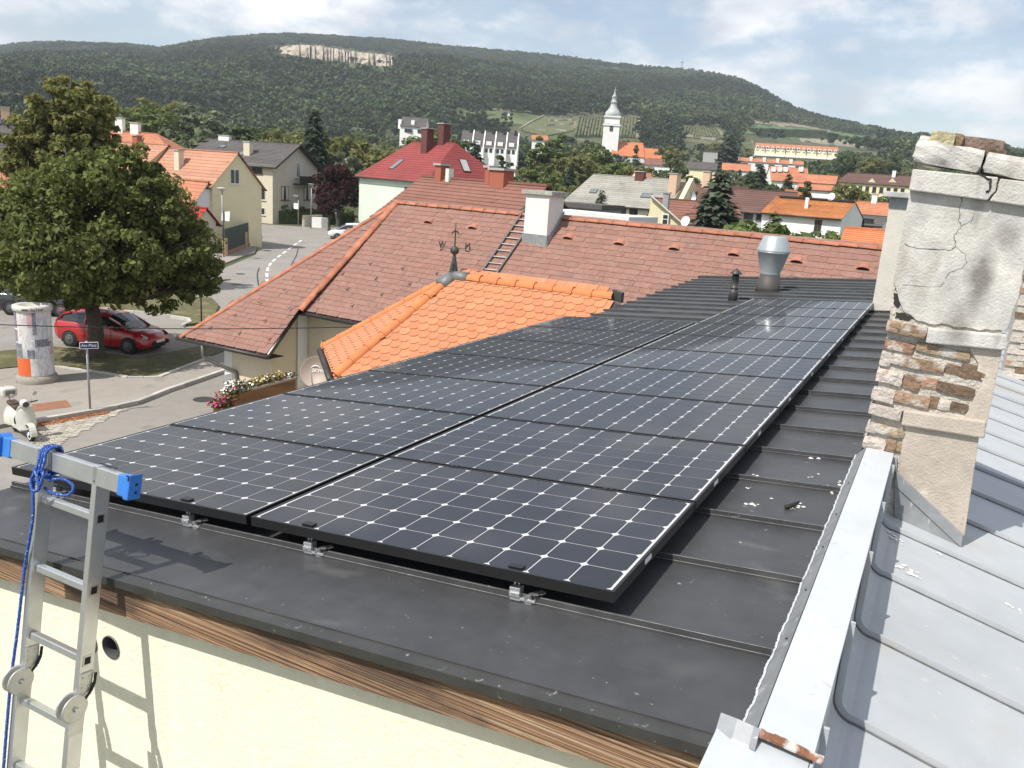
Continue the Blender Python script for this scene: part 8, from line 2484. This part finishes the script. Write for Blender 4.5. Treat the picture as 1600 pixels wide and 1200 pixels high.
# ---- scooter by the kerb
q = atZ(49, 690, 0); S = math.hypot(q.x, q.y) / FPX * 1.03
hd_ = Vector((.93, -.25, 0)).normalized()    # heading: front wheel towards the viewer's right
lf = Vector((-hd_.y, hd_.x, 0)); org = q - hd_ * .62
M_ = Matrix(((hd_.x, lf.x, 0, org.x), (hd_.y, lf.y, 0, org.y), (0, 0, 1, .004), (0, 0, 0, 1)))
t = thing('motor_scooter', 'cream white motor scooter parked on the cobbles beside the kerb', 'scooter', mat=M_)
paint_c = mat('cream_scooter_paint', (.60, .59, .52), .35, coat=.8)
AX = Matrix(((1, 0, 0), (0, 0, 1), (0, 1, 0)))
for x, nm in ((.62, 'front_wheel'), (-.62, 'rear_wheel')):
    c_ = Vector((x, 0, .22)); w_ = MB(); w_.lathe(c_, [(.15, -.045), (.20, -.05), (.22, 0), (.20, .05), (.15, .045)], 26, axis=AX); wh_ = w_.build(nm, MT['rubber'], t, local=True)
    w_ = MB(); w_.lathe(c_, [(.155, -.05), (.14, -.055), (.135, -.045)], 24, axis=AX, cap=False); w_.lathe(c_, [(.155, .05), (.14, .055), (.135, .045)], 24, axis=AX, cap=False)
    for k in range(5):
        a = 2 * math.pi * k / 5; w_.bar(c_, c_ + Vector((math.cos(a) * .145, 0, math.sin(a) * .145)), .10, .05, (0, 1, 0))
    w_.lathe(c_, [(.05, -.06), (.05, .06)], 14, axis=AX); w_.build('rim', MT['white'], wh_, local=True)
w_ = MB()
for i in range(9):
    pass
pts = [Vector((.62 + math.cos(R(a)) * .27, 0, .22 + math.sin(R(a)) * .27)) for a in range(-5, 165, 17)]
for p0, p1 in zip(pts, pts[1:]):
    w_.bar(p0, p1, .16, .03, ((p0 + p1) / 2 - Vector((.62, 0, .22))))
w_.build('mudguard', paint_c, t, local=True, bevel=.012)
w_ = MB(); sh = [(.50, .30, .20), (.44, .42, .24), (.38, .60, .25), (.33, .80, .20), (.31, .90, .12)]
for (x0, z0, h0), (x1, z1, h1) in zip(sh, sh[1:]):
    for dx_, dz_ in ((0, 0), (-.03, 0)):
        w_.add([(x0 + dx_ - .07, -h0, z0), (x0 + dx_, -h0 * .5, z0), (x0 + dx_ + .02, 0, z0), (x0 + dx_, h0 * .5, z0), (x0 + dx_ - .07, h0, z0), (x1 + dx_ - .07, -h1, z1), (x1 + dx_, -h1 * .5, z1), (x1 + dx_ + .02, 0, z1), (x1 + dx_, h1 * .5, z1), (x1 + dx_ - .07, h1, z1)], [(i, i + 1, 6 + i, 5 + i) for i in range(4)], 0, True)
w_.build('leg_shield', paint_c, t, local=True)
w_ = MB(); w_.slab([(.46, -.19, .27), (.46, .19, .27), (-.25, .19, .25), (-.25, -.19, .25)], (0, 0, .05)); w_.build('footboard', paint_c, t, local=True)
w_ = MB(); bl = [(-.18, .30, .14, .60), (-.30, .26, .22, .68), (-.55, .26, .27, .70), (-.80, .34, .20, .66), (-.95, .44, .06, .58)]
for (x0, z0, h0, t0), (x1, z1, h1, t1) in zip(bl, bl[1:]):
    r0 = [(x0, -h0, z0), (x0, -h0 * 1.05, (z0 + t0) / 2), (x0, -h0 * .6, t0), (x0, 0, t0 + .02), (x0, h0 * .6, t0), (x0, h0 * 1.05, (z0 + t0) / 2), (x0, h0, z0)]
    r1 = [(x1, -h1, z1), (x1, -h1 * 1.05, (z1 + t1) / 2), (x1, -h1 * .6, t1), (x1, 0, t1 + .02), (x1, h1 * .6, t1), (x1, h1 * 1.05, (z1 + t1) / 2), (x1, h1, z1)]
    w_.add(r0 + r1, [(i, i + 1, 8 + i, 7 + i) for i in range(6)], 0, True)
w_.build('rear_body', paint_c, t, local=True)
w_ = MB(); w_.slab([(-.10, -.13, .70), (-.10, .13, .70), (-.80, .12, .74), (-.80, -.12, .74)], (0, 0, .10)); w_.build('saddle', mat('brown_saddle', (.075, .045, .035), .6), t, local=True, bevel=.03)
w_ = MB(); w_.lathe((.30, 0, .98), [(.03, -.14), (.11, -.10), (.125, -.02), (.12, .05), (.08, .10), (.02, .115)], 20); hs = w_.build('headset', paint_c, t, local=True)
w_ = MB(); w_.lathe((.40, 0, .97), [(.075, -.03), (.08, .015), (.06, .03), (.01, .035)], 18, axis=Matrix(((0, 0, 1), (1, 0, 0), (0, 1, 0)))); w_.build('headlight', MT['lampg'], hs, local=True)
w_ = MB(); w_.tube([(.24, -.34, 1.0), (.29, -.12, .99), (.29, .12, .99), (.24, .34, 1.0)], .018, 8); w_.build('handlebar', MT['rubber'], t, local=True)
for s_ in (-1, 1):
    w_ = MB(); w_.tube([(.28, s_ * .16, 1.0), (.27, s_ * .24, 1.18)], .006, 5); w_.lathe((.27, s_ * .27, 1.22), [(.055, -.01), (.06, 0), (.055, .01)], 16, axis=Matrix(((0, 0, 1), (1, 0, 0), (0, 1, 0)))); w_.build('mirror', MT['steel'], t, local=True)
w_ = MB(); w_.box((-.98, 0, 1.02), .34, .40, .27); tc = w_.build('top_case', paint_c, t, local=True, bevel=.07)
w_ = MB(); w_.box((-.98, 0, 1.03), .37, .28, .17); w_.build('case_pad', mat('case_pad', (.23, .20, .17), .7), tc, local=True, bevel=.04)
w_ = MB(); w_.tube([(-.80, .0, .72), (-.95, 0, .88)], .02, 6); w_.build('carrier', MT['steel'], t, local=True)

# ---- lamps, sign posts, cabinet, walls along the bend
def lamp(x, yb, yt, label, wide=10):
    q = atZ(x, yb, 0); D = math.hypot(q.x, q.y); h_ = atD(x, yt, D).z
    t_ = thing('street_lamp', label, 'street lamp', q)
    MB().tube([q, (q.x, q.y, h_ - .1)], [.08, .055], 8).build('pole', MT['zinc'], t_)
    MB().lathe((q.x, q.y, h_), [(.05, -.18), (.14, -.15), (.42, .02), (.44, .06), (.02, .10)], 16).build('lamp_head', mat('lamp_head_white', (.66, .66, .63), .5) if 'lamp_h' not in MT else MT['lamp_h'], t_); MT['lamp_h'] = t_.children[-1].data.materials[0]


lamp(348.5, 392, 295, 'street lamp with flat white head before the yellow gable wall'); lamp(486, 357, 288, 'tall street lamp at the hedge in front of the balcony house')
q = atZ(466, 354, 0); t = thing('traffic_sign', 'white rectangular sign on a pole under a small lamp before the hedge', 'sign', q); D = math.hypot(q.x, q.y)
MB().tube([q, (q.x, q.y, atD(464, 305, D).z)], .06, 8).build('pole', MT['zinc'], t)
c_ = atD(463.5, 322, D); MB().box(c_ + Vector((0, -.08, 0)), .75, .06, .70).build('board', MT['white'], t); c_ = atD(464, 306, D); MB().box(c_, .8, .5, .18).build('lamp_head', MT['lamp_h'], t)
q = atZ(525, 352, 0); t = thing('traffic_sign', 'triangular give way sign on a thin post right of the hedge', 'sign', q); D = math.hypot(q.x, q.y)
MB().tube([q, (q.x, q.y, atD(525, 328, D).z)], .05, 8).build('pole', MT['zinc'], t); c_ = atD(525, 330, D)
MB().slab([c_ + Vector((-.42, -.08, .28)), c_ + Vector((.42, -.08, .28)), c_ + Vector((0, -.08, -.42))], (0, .03, 0)).build('board', MT['w_conc'], t)
q = atZ(350, 404, 0); t = thing('information_sign', 'small tilted white notice board on a post by the green fence', 'sign', q); D = math.hypot(q.x, q.y)
MB().tube([q, (q.x, q.y, atD(351, 330, D).z)], .05, 8).build('pole', MT['gutter'], t); c_ = atD(352, 338, D); MB().slab([c_ + Vector((-.38, 0, -.35)), c_ + Vector((.38, .1, -.35)), c_ + Vector((.45, .1, .42)), c_ + Vector((-.30, 0, .30))], (0, -.06, 0)).build('board', MT['white'], t)
q = atZ(315, 512, 0); t = thing('post', 'thin dark post on the verge left of the brown roof corner', 'post', q); D = math.hypot(q.x, q.y)
MB().tube([q, (q.x, q.y, atD(314, 440, D).z)], .035, 8).build('pole', MT['gutter'], t)
q0, q1 = atZ(487, 355, 0), atZ(502, 356, 0); m = MB(); m.slab([q0, q1, q1 + Vector((.3, .9, 0)), q0 + Vector((.3, .9, 0))], (0, 0, 1.25)); tag(recentre(m.build('cabinet', MT['w_white'])), 'white utility cabinet standing by the pavement at the bend', 'cabinet')
q0, q1 = atZ(463, 354, 0), atZ(492, 353, 0); m = MB(); m.bar(q0 + Vector((.3, .9, .7)), q1 + Vector((.3, .9, .7)), .3, 1.4); tag(recentre(m.build('garden_wall', MT['w_cream'])), 'low cream garden wall under the hedge behind the utility cabinet', 'wall')
# overhead cable from the left to the brown house
p0, p1 = atD(-120, 503, 22), PC + Vector((2.2, -.1, -.15))
pts = [p0.lerp(p1, k / 20) + Vector((0, 0, -.10 * math.sin(math.pi * k / 20))) for k in range(21)]
pa = thing('overhead_cable', 'thin dark cable crossing above the street to the brown roofed house', 'cable', p1)
MB().tube(pts, .012, 5).build('cable', MT['black'], pa)
MB().box(p1, .10, .10, .10).build('bracket', MT['zinc'], pa)
# ================================================================== THE AIR
hm_ = bpy.data.materials.new('air')
hm_.use_nodes = True
_t = hm_.node_tree
for _n in list(_t.nodes):
    if _n.type == 'BSDF_PRINCIPLED':
        _t.nodes.remove(_n)
_v = _t.nodes.new('ShaderNodeVolumePrincipled')
_v.inputs['Color'].default_value = (0.80, 0.87, 0.94, 1)
_v.inputs['Density'].default_value = 0.00018
_v.inputs['Anisotropy'].default_value = 0.15
_t.links.new(_v.outputs[0], _t.nodes['Material Output'].inputs['Volume'])
m = MB(); m.box((0, 0, 190), 6040, 6040, 390)
hz = m.build('haze', hm_, None, 'stuff')
